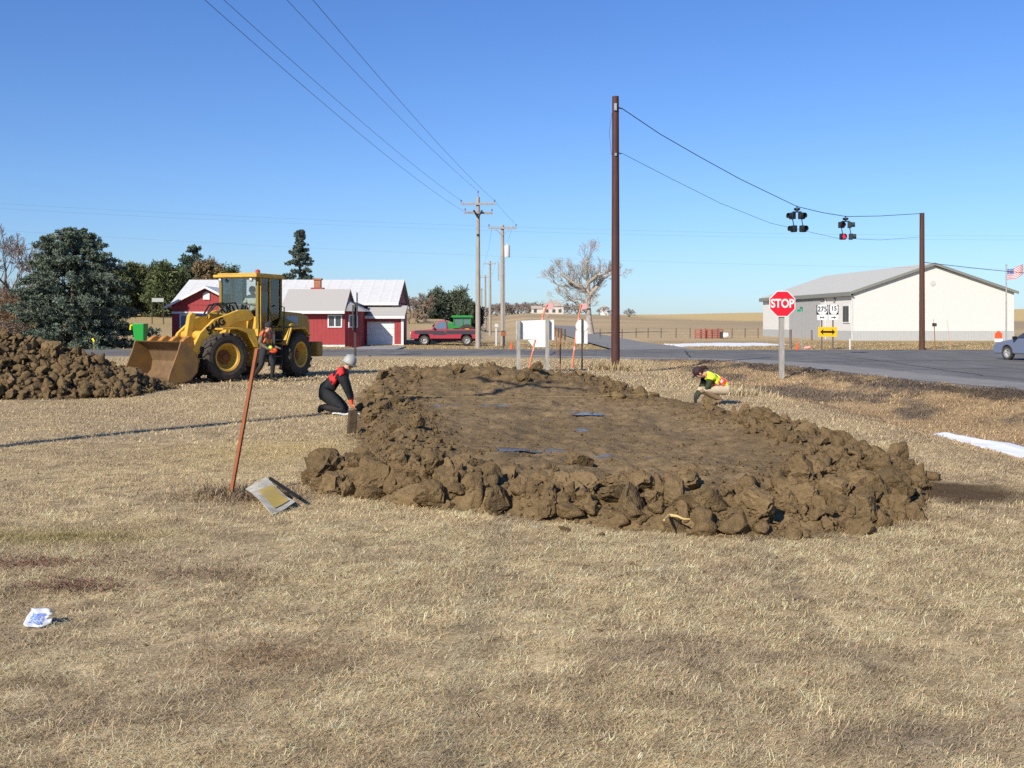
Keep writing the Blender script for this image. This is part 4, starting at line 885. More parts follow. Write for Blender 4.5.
# flashing four-way signals
M_LENS = mat('dark_red_lens', (0.10, 0.008, 0.012), 0.25)
m = mat('lit_red_lens', (0.8, 0.02, 0.05), 0.3); m.node_tree.nodes['Principled BSDF'].inputs['Emission Color'].default_value = (1, 0.03, 0.09, 1); m.node_tree.nodes['Principled BSDF'].inputs['Emission Strength'].default_value = 0.9
M_HOUSING = mat('signal_housing', (0.018, 0.026, 0.026), 0.45)
def signal(p, rz, label, lit=None):
    o = empty('traffic_signal', p, rz, label, 'traffic signal', 'flashing signals on the span wire')
    mb = MB(); mb.tube([(0, 0, 0.02), (0, 0, -0.25)], 0.03, 6); mb.lathe([(0, -0.08), (0.18, -0.12), (0.2, -0.2), (0.12, -0.26), (0, -0.26)], (0, 0, 0), 'z', 12); mb.build('hanger', M_HOUSING, o)
    for i, (s, row) in enumerate([(-1, 0), (1, 0), (-1, 1), (1, 1)]):
        z = -0.55-row*0.72; x = s*0.27+row*0.08
        face = Matrix.Translation((x, 0, z)) @ Matrix.Rotation(math.radians(-68 if s < 0 else 22) if lit is None else math.radians(8 if s < 0 else 75), 4, 'Z')
        mb = MB(face); mb.box((0, 0, 0), (0.36, 0.26, 0.37)); hd = mb.build('signal_head', M_HOUSING, o, bevel=0.03)
        mb = MB(face); n = 14      # visor: open tunnel
        for k in range(n):
            q0, q1 = math.radians(-50+k*280/n), math.radians(-50+(k+1)*280/n)
            pts = [(0.16*math.cos(q), y, 0.16*math.sin(q)) for q in (q0, q1) for y in (-0.13, -0.34)]
            mb.quad(pts[0], pts[1], pts[3], pts[2])
        mb.build('visor', M_HOUSING, hd)
        mb = MB(face); mb.lathe([(0, -0.155), (0.1, -0.15), (0.145, -0.132)], (0, 0, 0), 'y', 16); mb.build('lens', _mats['lit_red_lens'] if lit == i else M_LENS, hd)
    mb = MB()
    for s in (-1, 1): mb.tube([(s*0.27, 0, -0.7), (s*0.27+0.08, 0, -1.1)], 0.03, 6)
    mb.tube([(-0.27, 0, -0.33), (0.27, 0, -0.33)], 0.035, 6); mb.tube([(0, 0, -0.22), (0, 0, -0.35)], 0.035, 6); mb.build('pipe_frame', M_HOUSING, o); o.scale = (0.84, 0.84, 0.9)
p = on_span(797); p.z = H-(206-HZ)/F*p.y; signal(p, 0.0, 'unlit four-way flashing signal hanging nearer the rusty pole')
p = on_span(845.5); p.z = H-(216-HZ)/F*p.y; signal(p, 0.0, 'four-way flashing signal with one red lamp lit', 2)

# ------------------------------------------------------------------ signs
def post(o, x, y, z0, z1, w_, m, name='post', d_=None):
    mb = MB(); mb.box((x, y, (z0+z1)/2), (w_, d_ or w_, z1-z0)); return mb.build(name, m, o)
def stop_sign():
    x, d = GX(782, 35.0), 35.0; zc = H+19.2/F*d; zb = gz(x, d); R_ = 12.9/F*d/math.cos(math.pi/8)
    o = empty('stop_sign', (x, d, zb), 0, 'red octagonal stop sign on a thick grey post by the ditch', 'sign')
    post(o, 0, 0.06, -0.3, zc-zb+0.3, 0.165, M_POSTGREY, d_=0.12)
    oc = lambda r: [(r*math.cos(math.pi/8+k*math.pi/4), zc-zb+r*math.sin(math.pi/8+k*math.pi/4)) for k in range(8)]
    mb = MB(); mb.prism(oc(R_), -0.045, -0.035, 'xz'); pl = mb.build('sign_plate', M_SIGNBACK, o)
    mb = MB(); mb.prism(oc(R_*0.94), -0.050, -0.046, 'xz'); mb.build('red_face', mat('stop_sign_red', (0.60, 0.012, 0.03), 0.4), pl)
    text('lettering', 'STOP', 0.40, Matrix.Translation((0, -0.053, zc-zb)) @ RX90, M_WHITE, pl, 0.002, 0.82, 0.012)
stop_sign()
def route_signs():
    d = 68.6; zb = 0.0; sc = d/F
    o = empty('route_sign', (GX(827.5, d), d, 0), 0, 'highway route markers above a yellow double arrow board on two posts', 'sign')
    X = lambda px: (px-827.5)*sc
    Z = lambda py: H-(py-HZ)*sc
    for px in (822, 833.2): post(o, X(px), 0.05, -0.3, Z(305), 0.075, mat('brown_steel_post', (0.13, 0.10, 0.085), 0.7))
    def plate(x0, x1, y0, y1, name, m, yy=-0.02):
        mb = MB(); mb.bb(X(x0), X(x1), yy, yy+0.015, Z(y1), Z(y0)); return mb.build(name, m, o, bevel=0.004)
    a = plate(816.3, 828.2, 304.8, 314.6, 'us_route_plate', M_SIGNBACK); b = plate(829.0, 838.4, 304.8, 314.6, 'state_route_plate', M_SIGNBACK)
    mb = MB(); y0 = -0.024   # dark shield corners on the white plates
    for (xa, xb, dx) in ((816.3, 828.2, 1.5), (829.0, 838.4, 1.3)):
        for sx_ in (0, 1):
            x0 = X(xa) if sx_ == 0 else X(xb); s = 1 if sx_ == 0 else -1
            mb.prism([(x0, Z(314.5)), (x0+s*dx*sc*2.2, Z(314.5)), (x0+s*dx*sc*0.7, Z(312.2)), (x0+s*dx*sc*0.45, Z(307.2)), (x0+s*dx*sc*1.0, Z(304.9)), (x0, Z(304.9))], y0, y0+0.003, 'xz')
    mb.build('shield_outline', M_BLKPAINT, a)
    text('route_number', '275', 0.46, Matrix.Translation((X(822.2), -0.027, Z(309.3))) @ RX90, M_BLKPAINT, a, 0.002, 0.92, 0.008)
    text('route_number', '15', 0.42, Matrix.Translation((X(833.8), -0.027, Z(308.6))) @ RX90, M_BLKPAINT, b, 0.002, 0.9, 0.008)
    def arrow(parent, cx, cy, hw_, hh, double, m, name, y):
        x, z = X(cx), Z(cy); mb = MB(); a_ = hh*0.32
        if double: pts = [(x-hw_, z), (x-hw_*0.52, z+hh), (x-hw_*0.62, z+a_), (x+hw_*0.62, z+a_), (x+hw_*0.52, z+hh), (x+hw_, z), (x+hw_*0.52, z-hh), (x+hw_*0.62, z-a_), (x-hw_*0.62, z-a_), (x-hw_*0.52, z-hh)]
        else: pts = [(x-hw_, z+a_), (x+hw_*0.3, z+a_), (x+hw_*0.2, z+hh), (x+hw_, z), (x+hw_*0.2, z-hh), (x+hw_*0.3, z-a_), (x-hw_, z-a_)]
        mb.prism(pts, y, y+0.003, 'xz'); mb.build(name, m, parent)
    c = plate(817.2, 826.8, 315.0, 320.0, 'arrow_plate', M_SIGNBACK); arrow(c, 822, 317.5, 2.4*sc, 1.4*sc, True, M_BLKPAINT, 'arrow', -0.024)
    e = plate(829.0, 838.0, 315.0, 320.0, 'arrow_plate', M_SIGNBACK); arrow(e, 833.6, 317.5, 2.4*sc, 1.4*sc, False, M_BLKPAINT, 'arrow', -0.024)
    yb = plate(818.2, 837.0, 327.0, 336.8, 'arrow_board', mat('warning_yellow', (0.80, 0.44, 0.01), 0.45)); arrow(yb, 827.6, 331.9, 7.6*sc, 3.3*sc, True, M_BLKPAINT, 'arrow', -0.024)
route_signs()
def back_sign():
    d = 36.0; sc = d/F; x0 = GX(537, d)
    o = empty('blank_sign', (x0, d, gz(x0, d)), 0, 'wide white sign seen from behind on two grey wooden posts', 'sign'); zb = gz(x0, d)
    X = lambda px: (px-537)*sc
    Z = lambda py: H-(py-HZ)*sc-zb
    mb = MB(); mb.hexa([(X(516.2), 0.02, Z(339.2)), (X(554), 0.02, Z(340.0)), (X(554), 0.05, Z(340.0)), (X(516.2), 0.05, Z(339.2))], [(X(516.2), 0.02, Z(321)), (X(554), 0.02, Z(319.6)), (X(554), 0.05, Z(319.6)), (X(516.2), 0.05, Z(321))]); mb.build('panel', M_SIGNBACK, o)
    post(o, X(518.4), -0.06, -0.3, Z(320.5), 0.13, M_POSTGREY); post(o, X(547.2), -0.06, -0.3, Z(319.5), 0.13, M_POSTGREY)
    d = 38.0; sc = d/F; x0 = GX(582, d); zb = gz(x0, d)
    o = empty('blank_sign', (x0, d, zb), 0, 'white round sign over a square plate seen from behind on a dark post', 'sign')
    post(o, 0, -0.03, -0.3, H-(319-HZ)*sc-zb, 0.055, M_DARKPOST)
    mb = MB(); mb.lathe([(0, 0.0), (6.1*sc, 0.0), (6.1*sc, 0.012), (0, 0.012)], (X(582)*0-0.3*sc, 0.005, H-(325.7-HZ)*sc-zb), 'y', 28); mb.build('round_plate', M_SIGNBACK, o)
    mb = MB(); mb.bb(-6.3*sc, 5.6*sc, 0.018, 0.03, H-(343.6-HZ)*sc-zb, H-(330.5-HZ)*sc-zb); mb.build('square_plate', M_SIGNBACK, o)
back_sign()
def edge_sign():
    d = 54.0; sc = d/F; x = GX(355.3, d); zb = gz(x, d); Z = lambda py: H-(py-HZ)*sc-zb
    o = empty('road_sign', (x, d, zb), 0, 'dark road sign seen edge on with two stacked plates before the red house', 'sign')
    post(o, 0, 0, -0.3, Z(303), 0.1, M_DARKPOST)
    mb = MB(Matrix.Rotation(math.radians(6), 4, 'Z')); mb.bb(0.07, 0.11, -0.4, 0.4, Z(316), Z(292.5)); mb.build('upper_plate', mat('sign_back_dark', (0.07, 0.065, 0.065), 0.6), o)
    mb = MB(Matrix.Rotation(math.radians(5), 4, 'Z')); mb.bb(-0.14, -0.1, -0.3, 0.3, Z(330), Z(305)); mb.build('lower_plate', _mats['sign_back_dark'], o)
edge_sign()
def simple_post(name, px, py0, py1, D, w_, m, label, cat='post', lean=0, group=None, n=8, zb=None):
    x = GX(px, D); zb = gz(x, D) if zb is None else zb; zt = H-(py1-HZ)/F*D-zb
    o = empty(name, (x, D, zb), 0, label, cat, group)
    mb = MB(); mb.tube([(0, 0, -0.2), (lean*0.5, 0, zt*0.5), (lean, 0, zt)], w_/2, n); mb.build('shaft', m, o); return o, zt
def orange_marker(px0, py0, px1, py1, D, label):
    x = GX(px0, D); zb = gz(x, D); sc = D/F; dx = (px1-px0)*sc; zt = H-(py1-HZ)*sc-zb
    o = empty('marker_pole', (x, D, zb), 0, label, 'marker pole', 'leaning orange marker poles')
    mb = MB(); mb.tube([(0, 0, -0.2), (dx*0.35, 0, zt*0.4), (dx*0.75, 0, zt*0.8), (dx, 0, zt)], 0.032, 8); mb.build('shaft', mat('marker_orange', (0.62, 0.20, 0.10), 0.7), o)
    for k in (0.28, 0.72):
        mb = MB(); mb.tube([(dx*k, -0.0, zt*k*1.03), (dx*(k+0.06), 0, zt*(k+0.06)*1.02)], 0.036, 8); mb.build('reflective_band', mat('marker_pink', (0.75, 0.42, 0.40), 0.5), o)
    mb = MB(); mb.quad((dx, 0, zt+0.02), (dx+0.22, 0.06, zt+0.05), (dx+0.25, 0.08, zt-0.16), (dx+0.02, 0, zt-0.2)); mb.build('flag', _mats['marker_pink'], o)
orange_marker(527.5, 360, 547, 304.5, 38.5, 'orange marker pole leaning behind the wide white sign')
orange_marker(571.5, 361, 581, 304.5, 39.5, 'orange marker pole leaning beside the round white sign')
simple_post('wood_stake', 560.3, 366, 328, 37.2, 0.05, M_RUST, 'thin brown stake between the wide white sign and the round sign', 'stake')
simple_post('wood_stake', 558, 352, 328, 54.2, 0.05, M_RUST, 'slim orange-brown lath leaning behind the thin brown stake', 'stake', lean=-0.15)
o, zt = simple_post('sign_post', 503.8, 349, 334, 69.5, 0.07, M_DARKPOST, 'small rusty plate on a dark post beside the transformer pole', 'sign')
mb = MB(); mb.box((-0.02, -0.06, zt+0.02), (0.35, 0.03, 0.28)); mb.build('plate', M_RUST, o)
def cone(px, py, D, h, label):
    x = GX(px, D); o = empty('traffic_cone', (x, D, gz(x, D)+0.01), 0, label, 'cone')
    mb = MB(); mb.lathe([(0, 0.03), (h*0.2, 0.03), (h*0.05, h), (0, h)], (0, 0, 0), 'z', 14); mb.build('cone_body', M_ORANGE, o)
    mb = MB(); mb.box((0, 0, 0.016), (h*0.55, h*0.55, 0.03)); mb.build('base', M_ORANGE, o)
cone(511.5, 348, 69.6, 0.45, 'small orange cone beyond the side road left of the white sign')
cone(797, 350, 68.3, 0.48, 'orange cone on the grass in front of the shop door')
o, zt = simple_post('utility_pedestal', 496.5, 347, 324, 79, 0.18, mat('pedestal_grey', (0.5, 0.5, 0.48), 0.6), 'pale grey utility pedestal beside the transformer pole', 'pedestal')
mb = MB(); mb.box((0, 0, zt-0.12), (0.26, 0.26, 0.28)); mb.build('cap', _mats['pedestal_grey'], o)
o, zt = simple_post('mailbox', 503.0, 331, 318, 110, 0.09, M_POSTGREY, 'white box on a post behind the transformer pole', 'mailbox')
mb = MB(); mb.box((0, 0, zt+0.2), (0.5, 0.7, 0.5)); mb.build('box', M_WHITE, o, bevel=0.1)
o = empty('metal_trough', (GX(542, 60)+0.1, 72, 0.0), 0, 'white tank lying low in the grass below the wide white sign', 'tank')
mb = MB(); mb.prism([(-0.75, 0.55), (0.75, 0.6), (0.55, 0.05), (-0.35, 0.05)], -0.3, 0.3, 'xz'); mb.build('shell', M_SIGNBACK, o, bevel=0.05)
# posts and signs along the far side by the shop
G_B = 'brown posts by the shop'
simple_post('bollard', 790.5, 350, 329.5, 69.2, 0.17, mat('brown_post', (0.16, 0.12, 0.10), 0.8, var=0.2), 'stout brown post at the road edge under the stop sign', 'post', group=G_B)
simple_post('bollard', 811.7, 340, 330, 104, 0.17, _mats['brown_post'], 'short brown post by the grey sliding door of the shop', 'post', group=G_B)
simple_post('pipe_post', 850, 350, 338.5, 68.6, 0.12, mat('pale_pipe', (0.55, 0.55, 0.53), 0.6), 'pale pipe post on the verge before the shop corner', 'post')
o, zt = simple_post('street_name_sign', 801.3, 350, 309, 69.5, 0.06, M_GALV, 'green street name blade on a thin grey post beside the stop sign', 'sign')
mb = MB(Matrix.Rotation(math.radians(25), 4, 'Z')); mb.bb(-0.36, 0.12, -0.012, 0.012, zt-0.18, zt-0.02); mb.build('name_blade', mat('sign_green', (0.01, 0.42, 0.20), 0.4), o)
mb = MB(Matrix.Rotation(math.radians(-60), 4, 'Z')); mb.bb(-0.12, 0.12, -0.012, 0.012, zt+0.0, zt+0.14); mb.build('cross_blade', mat('sign_green_dark', (0.02, 0.16, 0.10), 0.5), o)
o = empty('plastic_bag', (GX(807, 70), 70, gz(GX(807, 70), 70)), 0, 'pink plastic bag caught low in the grass near the route signs', 'bag')
mb = MB(); mb.ball((0, 0, 0.08), 0.24, 10, (1.2, 0.6, 0.42)); mb.ball((0.16, 0, 0.12), 0.1, 8); mb.build('bag_body', mat('pink_plastic', (0.85, 0.35, 0.38), 0.4), o, smooth=True)
# right: newspaper box post, leaning rod, red and white sign, bucket, flag
o, zt = simple_post('mailbox', 935.2, 350, 325, 68.8, 0.06, M_RUST, 'small dark mailbox on a thin rusty post before the shop gable', 'mailbox', lean=-0.07)
mb = MB(); mb.box((-0.05, 0, zt+0.02), (0.2, 0.32, 0.22)); mb.build('box', M_DARKPOST, o, bevel=0.03)
mb = MB(); mb.tube([(-0.09, 0, zt+0.12), (-0.11, 0, zt+0.42)], 0.012, 5); mb.build('flag_rod', M_RUST, o)
simple_post('marker_rod', 951.5, 350, 320, 69.0, 0.028, mat('rod_orange', (0.6, 0.3, 0.2), 0.6), 'thin leaning orange rod in front of the shop gable', 'rod', lean=-0.30)
o, zt = simple_post('warning_sign', 998, 350, 331, 68.7, 0.09, M_SIGNBACK, 'red and white marker sign on a white post beside the parked car', 'sign')
mb = MB(); mb.prism([(-0.24, zt-0.5), (0.24, zt-0.5), (0.24, zt-0.18), (0.06, zt), (-0.06, zt), (-0.24, zt-0.18)], -0.09, -0.06, 'xz'); mb.build('red_plate', M_ORANGE, o)
mb = MB(); mb.bb(-0.27, 0.27, -0.09, -0.06, zt-0.72, zt-0.51); mb.build('white_plate', M_SIGNBACK, o)
o = empty('bucket', (GX(1002, 68.4), 68.5, 0.0), 0, 'white bucket on the verge beside the parked car', 'bucket')
mb = MB(); mb.lathe([(0, 0), (0.17, 0), (0.21, 0.55), (0.19, 0.55), (0.15, 0.03), (0, 0.03)], (0, 0, 0), 'z', 16); mb.build('pail', mat('pail_white', (0.7, 0.8, 0.8), 0.4), o)
def flag():
    D = 88.0; x = GX(1006.3, D); zb = gz(x, D); o = empty('flagpole', (x, D, zb), 0, 'slim grey flagpole at the right end of the shop', 'flagpole')
    zt = H-(266-HZ)/F*D-zb
    mb = MB(); mb.tube([(0, 0, -0.2), (0, 0, zt)], [0.07, 0.05], 8); mb.build('shaft', M_GALV, o); mb = MB(); mb.ball((0, 0, zt+0.06), 0.09, 8); mb.build('finial', M_GALV, o)
    n, m_ = 26, 13; Lf, hf = 1.5, 0.9; V = []; Fr, Fw, Fb = [], [], []
    for j in range(m_+1):
        for i in range(n+1):
            u_, v_ = i/n, j/m_
            V.append((0.08+Lf*u_*0.9, 0.12*math.sin(u_*7)*u_-0.1*u_, zt-0.25-hf*(1-v_)+0.62*u_*u_*0.75-0.25*(1-u_)*0.1+0.04*math.sin(u_*9+v_*2)))
    for j in range(m_):
        for i in range(n):
            q = (j*(n+1)+i, j*(n+1)+i+1, (j+1)*(n+1)+i+1, (j+1)*(n+1)+i)
            (Fb if (j >= 6 and i < 11) else (Fr if j % 2 == 0 else Fw)).append(q)
    f = empty('flag', (0, 0, 0), 0); f.parent = None; C.objects.unlink(f); bpy.data.objects.remove(f)
    fo = empty('national_flag', (x, D, zb), 0, 'small red, white and blue striped flag flying at the right edge', 'flag')
    for nm, fs, mm in (('red_stripes', Fr, mat('flag_red', (0.55, 0.05, 0.07), 0.8)), ('white_stripes', Fw, M_SIGNBACK), ('blue_canton', Fb, mat('flag_blue', (0.05, 0.07, 0.28), 0.8))):
        mb = MB(); mb.add(V, fs); mb.build(nm, mm, fo, smooth=True)
    mb = MB()
    for rr in range(5):
        for cc in range(6):
            i = 1+cc*1.7; j = 6.8+rr*1.35; p = Vector(V[int(round(j))*(n+1)+int(round(i))]); mb.box(p+Vector((0, -0.012, 0)), (0.04, 0.006, 0.04))
    mb.build('stars', M_SIGNBACK, fo)
flag()
# field fences
M_FPOST = mat('fence_post_wood', (0.10, 0.08, 0.065), 0.85)
def fence(name, pts, label, hgt=1.1, wires=3, r=0.05):
    o = empty(name, (0, 0, 0), 0, label, 'fence'); tops = []
    for (x, d) in pts:
        z = gz(x, d); mb = MB(); mb.tube([(x, d, z-0.2), (x+0.02, d, z+hgt)], r, 6); mb.build('fence_post', M_FPOST, o); tops.append(Vector((x, d, z)))
    for k in range(wires):
        mb = MB(); mb.tube([t+Vector((0, 0, hgt*(0.35+0.28*k))) for t in tops], 0.006, 4); mb.build('fence_wire', M_WIRE, o)
fence('wire_fence', [(GX(px, 118), 118) for px in (600, 612, 622, 636, 648, 661, 676, 690, 705)], 'wire fence along the field edge right of the rusty pole')
fence('wire_fence', [(float(north_x(d))-4.2, d) for d in (104, 112, 120, 129, 139, 150, 162, 176, 190)], 'row of dark fence posts beside the north road behind the white signs', r=0.09)
fence('wire_fence', [(GX(px, 118), 118) for px in (718, 732, 745, 758)], 'short run of wire fence between the red panels and the shop')
o = empty('gate_panels', (GX(711, 114), 114, gz(GX(711, 114), 114)), 0, 'stack of rusty red pipe cattle panels at the field edge', 'cattle panels')
for k in range(4):
    mb = MB(Matrix.Translation((-1.2+0.7*k, 0.1*k, 0)) @ Matrix.Rotation(0.25*(k-1.5), 4, 'Z'))
    for zz in (0.15, 0.35, 0.55, 0.75, 0.95): mb.tube([(-0.55, 0, zz), (0.55, 0, zz)], 0.05, 6)
    for xx in (-0.55, 0.0, 0.55): mb.tube([(xx, 0, 0), (xx, 0, 1.05)], 0.06, 6)
    mb.build('pipe_panel', mat('gate_red', (0.33, 0.09, 0.07), 0.6, var=0.2), o)
o = empty('water_tank', (GX(725.5, 113), 113, gz(GX(725.5, 113), 113)), 0, 'small white tank beside the rusty cattle panels', 'tank')
mb = MB(); mb.lathe([(0, -0.3), (0.28, -0.28), (0.33, -0.2), (0.33, 0.2), (0.28, 0.28), (0, 0.3)], (0, 0, 0.36), 'x', 14); mb.build('tank_body', M_WHITE, o, smooth=True)
mb = MB(); mb.box((-0.45, 0, 0.4), (0.3, 0.3, 0.7)); mb.build('frame', M_DARKPOST, o)

# ------------------------------------------------------------------ trees
def leaf_mesh(centers, nper, spread, size, seed, asp=0.45, up=0.3):
    """many small bent leaf or needle blades around clump centres; returns verts and quads"""
    r = np.random.default_rng(seed); c = np.repeat(centers, nper, axis=0); n = len(c)
    dirv = r.normal(0, 1, (n, 3)); dirv[:, 2] += up; dirv /= np.linalg.norm(dirv, axis=1)[:, None]
    p = c+dirv*np.abs(r.normal(0.55, 0.3, (n, 1)))*spread
    ax = dirv+r.normal(0, 0.35, (n, 3)); ax /= np.linalg.norm(ax, axis=1)[:, None]
    sd = np.cross(ax, r.normal(0, 1, (n, 3))); sd /= np.linalg.norm(sd, axis=1)[:, None]
    s = r.uniform(0.6, 1.3, (n, 1))*size
    a, b = ax*s, sd*s*asp
    V = np.stack([p-a*0.5-b*0.3, p-a*0.5+b*0.3, p+a*0.6+b*0.5, p+a*0.6-b*0.5], 1).reshape(-1, 3); i = np.arange(n)*4
    return V, np.stack([i, i+1, i+2, i+3], 1)
def conifer(name, x, d, h, r, label, seed, col, clumps, nper, spread, size, prof='spruce', group=None, zb=None, limbs=True, boughs=0, bsp=0.4):
    rg = np.random.default_rng(seed); zb = gz(x, d) if zb is None else zb
    o = empty(name, (x, d, zb), 0, label, 'tree', group)
    mb = MB(); mb.tube([(0, 0, -0.3), (0, 0, h*0.5), (0.03*h*rg.normal(0, .3), 0, h*0.97)], [0.022*h+0.06, 0.014*h+0.02, 0.01], 8); tr = mb.build('trunk', M_BARK, o)
    t = rg.uniform(0, 1, clumps); ang = rg.uniform(0, 2*np.pi, clumps)
    if prof == 'broad': t = t**1.1*0.99+0.005; env = np.interp(t, [0, 0.08, 0.3, 0.5, 0.7, 0.85, 0.95, 1.0], [0.95, 1.0, 0.93, 0.80, 0.66, 0.52, 0.36, 0.16])
    elif prof == 'spruce': t = t**1.35*0.97+0.01; env = (1-t)**0.85*1.0+0.02
    elif prof == 'broad': t = t**1.15*0.99+0.01; env = np.interp(t, [0, 0.1, 0.3, 0.5, 0.7, 0.85, 0.95, 1.0], [0.92, 1.0, 0.96, 0.84, 0.68, 0.52, 0.34, 0.12])
    elif prof == 'spire': t = t**1.3*0.99+0.01; env = (1-t)**1.1*0.97+0.015
    else: t = 0.12+0.88*t; env = np.sqrt(np.clip(np.sin(np.pi*np.clip((t-0.05)*0.93, 0, 1)), 0, 1))*0.95+0.05   # cedar oval
    lump = 0.72+0.55*fbm(ang*1.6+seed, t*h*0.55, 2, seed)
    whorl = 1+0.16*np.sin(t*h*(4.2 if prof != 'oval' else 2)+np.sin(ang*2)*1.2)
    rad = r*env*lump*whorl*np.where(rg.uniform(0, 1, clumps) < 0.72, rg.uniform(0.8, 1.0, clumps), rg.uniform(0.25, 0.8, clumps))
    ctr = np.stack([np.cos(ang)*rad, np.sin(ang)*rad, t*h-0.10*rad], 1)
    if boughs:
        k = rg.integers(0, boughs, clumps); b_ = ctr[:boughs]; env = env[:boughs][k]; t = t[:boughs][k]
        if prof in ('broad', 'spire'):       # boughs: sprays of needles along drooping branches with dark gaps between
            s_ = rg.uniform(0.45, 1.06, clumps)[:, None]; hub_ = np.stack([0*b_[:, 0], 0*b_[:, 1], b_[:, 2]+0.12*np.hypot(b_[:, 0], b_[:, 1])], 1)
            ctr = hub_[k]*(1-s_)+b_[k]*s_+np.concatenate([np.zeros((clumps, 2)), 0.35*(s_-0.6)**2], 1)+rg.normal(0, 1, (clumps, 3))*np.array([bsp, bsp, bsp*0.4])*(1.2-s_)*1.6
        else: ctr = b_[k]+rg.normal(0, 1, (clumps, 3))*np.array([bsp, bsp, bsp*0.55])
    V, Fq_ = leaf_mesh(ctr, nper, np.repeat((spread*(0.35+0.65*np.clip(env*1.6, 0, 1)))[:, None], nper, axis=0), size, seed, asp=0.4, up=0.25)
    tone = np.repeat(np.clip(rg.normal(1, 0.22, (clumps, 1)), 0.5, 1.6), nper*4, axis=0)*np.repeat(rg.uniform(0.8, 1.2, (clumps*nper, 1)), 4, axis=0)
    np_mesh('foliage', V, Fq_, M_LEAF, o, tint=np.array(col)*tone)
    if limbs:
        mb = MB()
        for k in range(26):
            zz = h*(0.06+0.8*k/26); q = k*2.4; rr = r*0.75*(1-zz/h)
            mb.tube([(0, 0, zz), (math.cos(q)*rr, math.sin(q)*rr, zz-0.05*rr)], [0.05, 0.02], 5)
        mb.build('limb', M_BARK, tr)
    return o
M_LEAF = attr_mat('needles', 0.75, 0.85, 1.15, 3.0, spec=0.15)
G_CON = 'evergreens behind the red house'
x, d = GX(79, 72), 71.0
conifer('spruce_tree', x, d, 8.3, 4.7, 'broad blue-green spruce standing behind the dirt heap', 3, (0.128, 0.158, 0.112), 6000, 30, 0.18, 0.135, 'broad', zb=-0.1, boughs=430, bsp=0.24)
rr = random.Random(5)
for i, (px, ty, D, wpx, prof, col) in enumerate([(118, 268, 150, 12, 'oval', (0.055, 0.062, 0.03)), (136, 266, 155, 13, 'oval', (0.06, 0.066, 0.028)), (150, 270, 160, 12, 'oval', (0.075, 0.072, 0.03)), (163, 266, 150, 13, 'oval', (0.055, 0.066, 0.028)), (176, 272, 156, 9, 'oval', (0.05, 0.058, 0.028)),
        (187, 256, 165, 15, 'spruce', (0.045, 0.06, 0.04)), (194, 246, 172, 12, 'spire', (0.045, 0.06, 0.045)), (209, 264, 160, 10, 'oval', (0.10, 0.075, 0.04)), (226, 268, 165, 8, 'oval', (0.05, 0.06, 0.03)), (96, 268, 160, 16, 'oval', (0.05, 0.058, 0.03))]):
    x = GX(px, D); zb = gz(x, D); h = H-(ty-HZ)/F*D-zb
    lab = ['olive cedar rising right behind the blue spruce', 'second olive cedar from the blue spruce', 'yellowish cedar in the middle of the row beyond the field', 'round topped dark cedar in front of the spired spruces', 'small dark cedar tucked at the foot of the spired spruces', 'dark wide spruce next to the tallest spire left of the house roof', 'tallest dark spire of a spruce left of the red house', 'rust-brown cedar above the red gable', 'small dark tree top showing above the white roof', 'dark cedar hidden mostly behind the blue spruce'][i]
    conifer('spruce_tree' if prof != 'oval' else 'cedar_tree', x, D, h, wpx/F*D, lab, 40+i, tuple(1.9*c for c in col), 300, 34, 0.7, 0.36, prof, G_CON, zb, limbs=False, boughs=70, bsp=0.55)
x, D = GX(300, 118), 118; zb = gz(x, D)
conifer('spruce_tree', x, D, H-(232-HZ)/F*D-zb, 5.4, 'lone blue-green spruce rising above the roof of the red house', 60, (0.105, 0.13, 0.105), 2000, 22, 0.26, 0.2, 'spire', None, zb, boughs=260, bsp=0.24)
for i, (px, ty, by, D, wpx, prof, col, lab) in enumerate([(438, 292, 321, 172, 7, 'oval', (0.05, 0.06, 0.04), 'left one of the dark pines on the bank above the pickup'), (431, 303, 321, 168, 10, 'oval', (0.035, 0.042, 0.028), 'low dark evergreen left of the pines above the pickup'), (455, 291, 321, 174, 9, 'oval', (0.06, 0.07, 0.045), 'tallest pine on the bank above the pickup'), (465, 301, 321, 172, 6, 'oval', (0.045, 0.055, 0.035), 'dark pine at the right end of the bank above the pickup'), (475, 309, 322, 176, 4, 'oval', (0.03, 0.028, 0.022), 'small dark bush just left of the receding poles')]):
    x = GX(px, D); zb = gz(x, D); conifer('pine_tree', x, D, H-(ty-HZ)/F*D-zb, wpx/F*D, lab, 80+i, tuple(1.8*c for c in col), 240, 34, 0.7, 0.38, prof, 'pines on the bank above the pickup', zb, limbs=False, boughs=45, bsp=0.55)
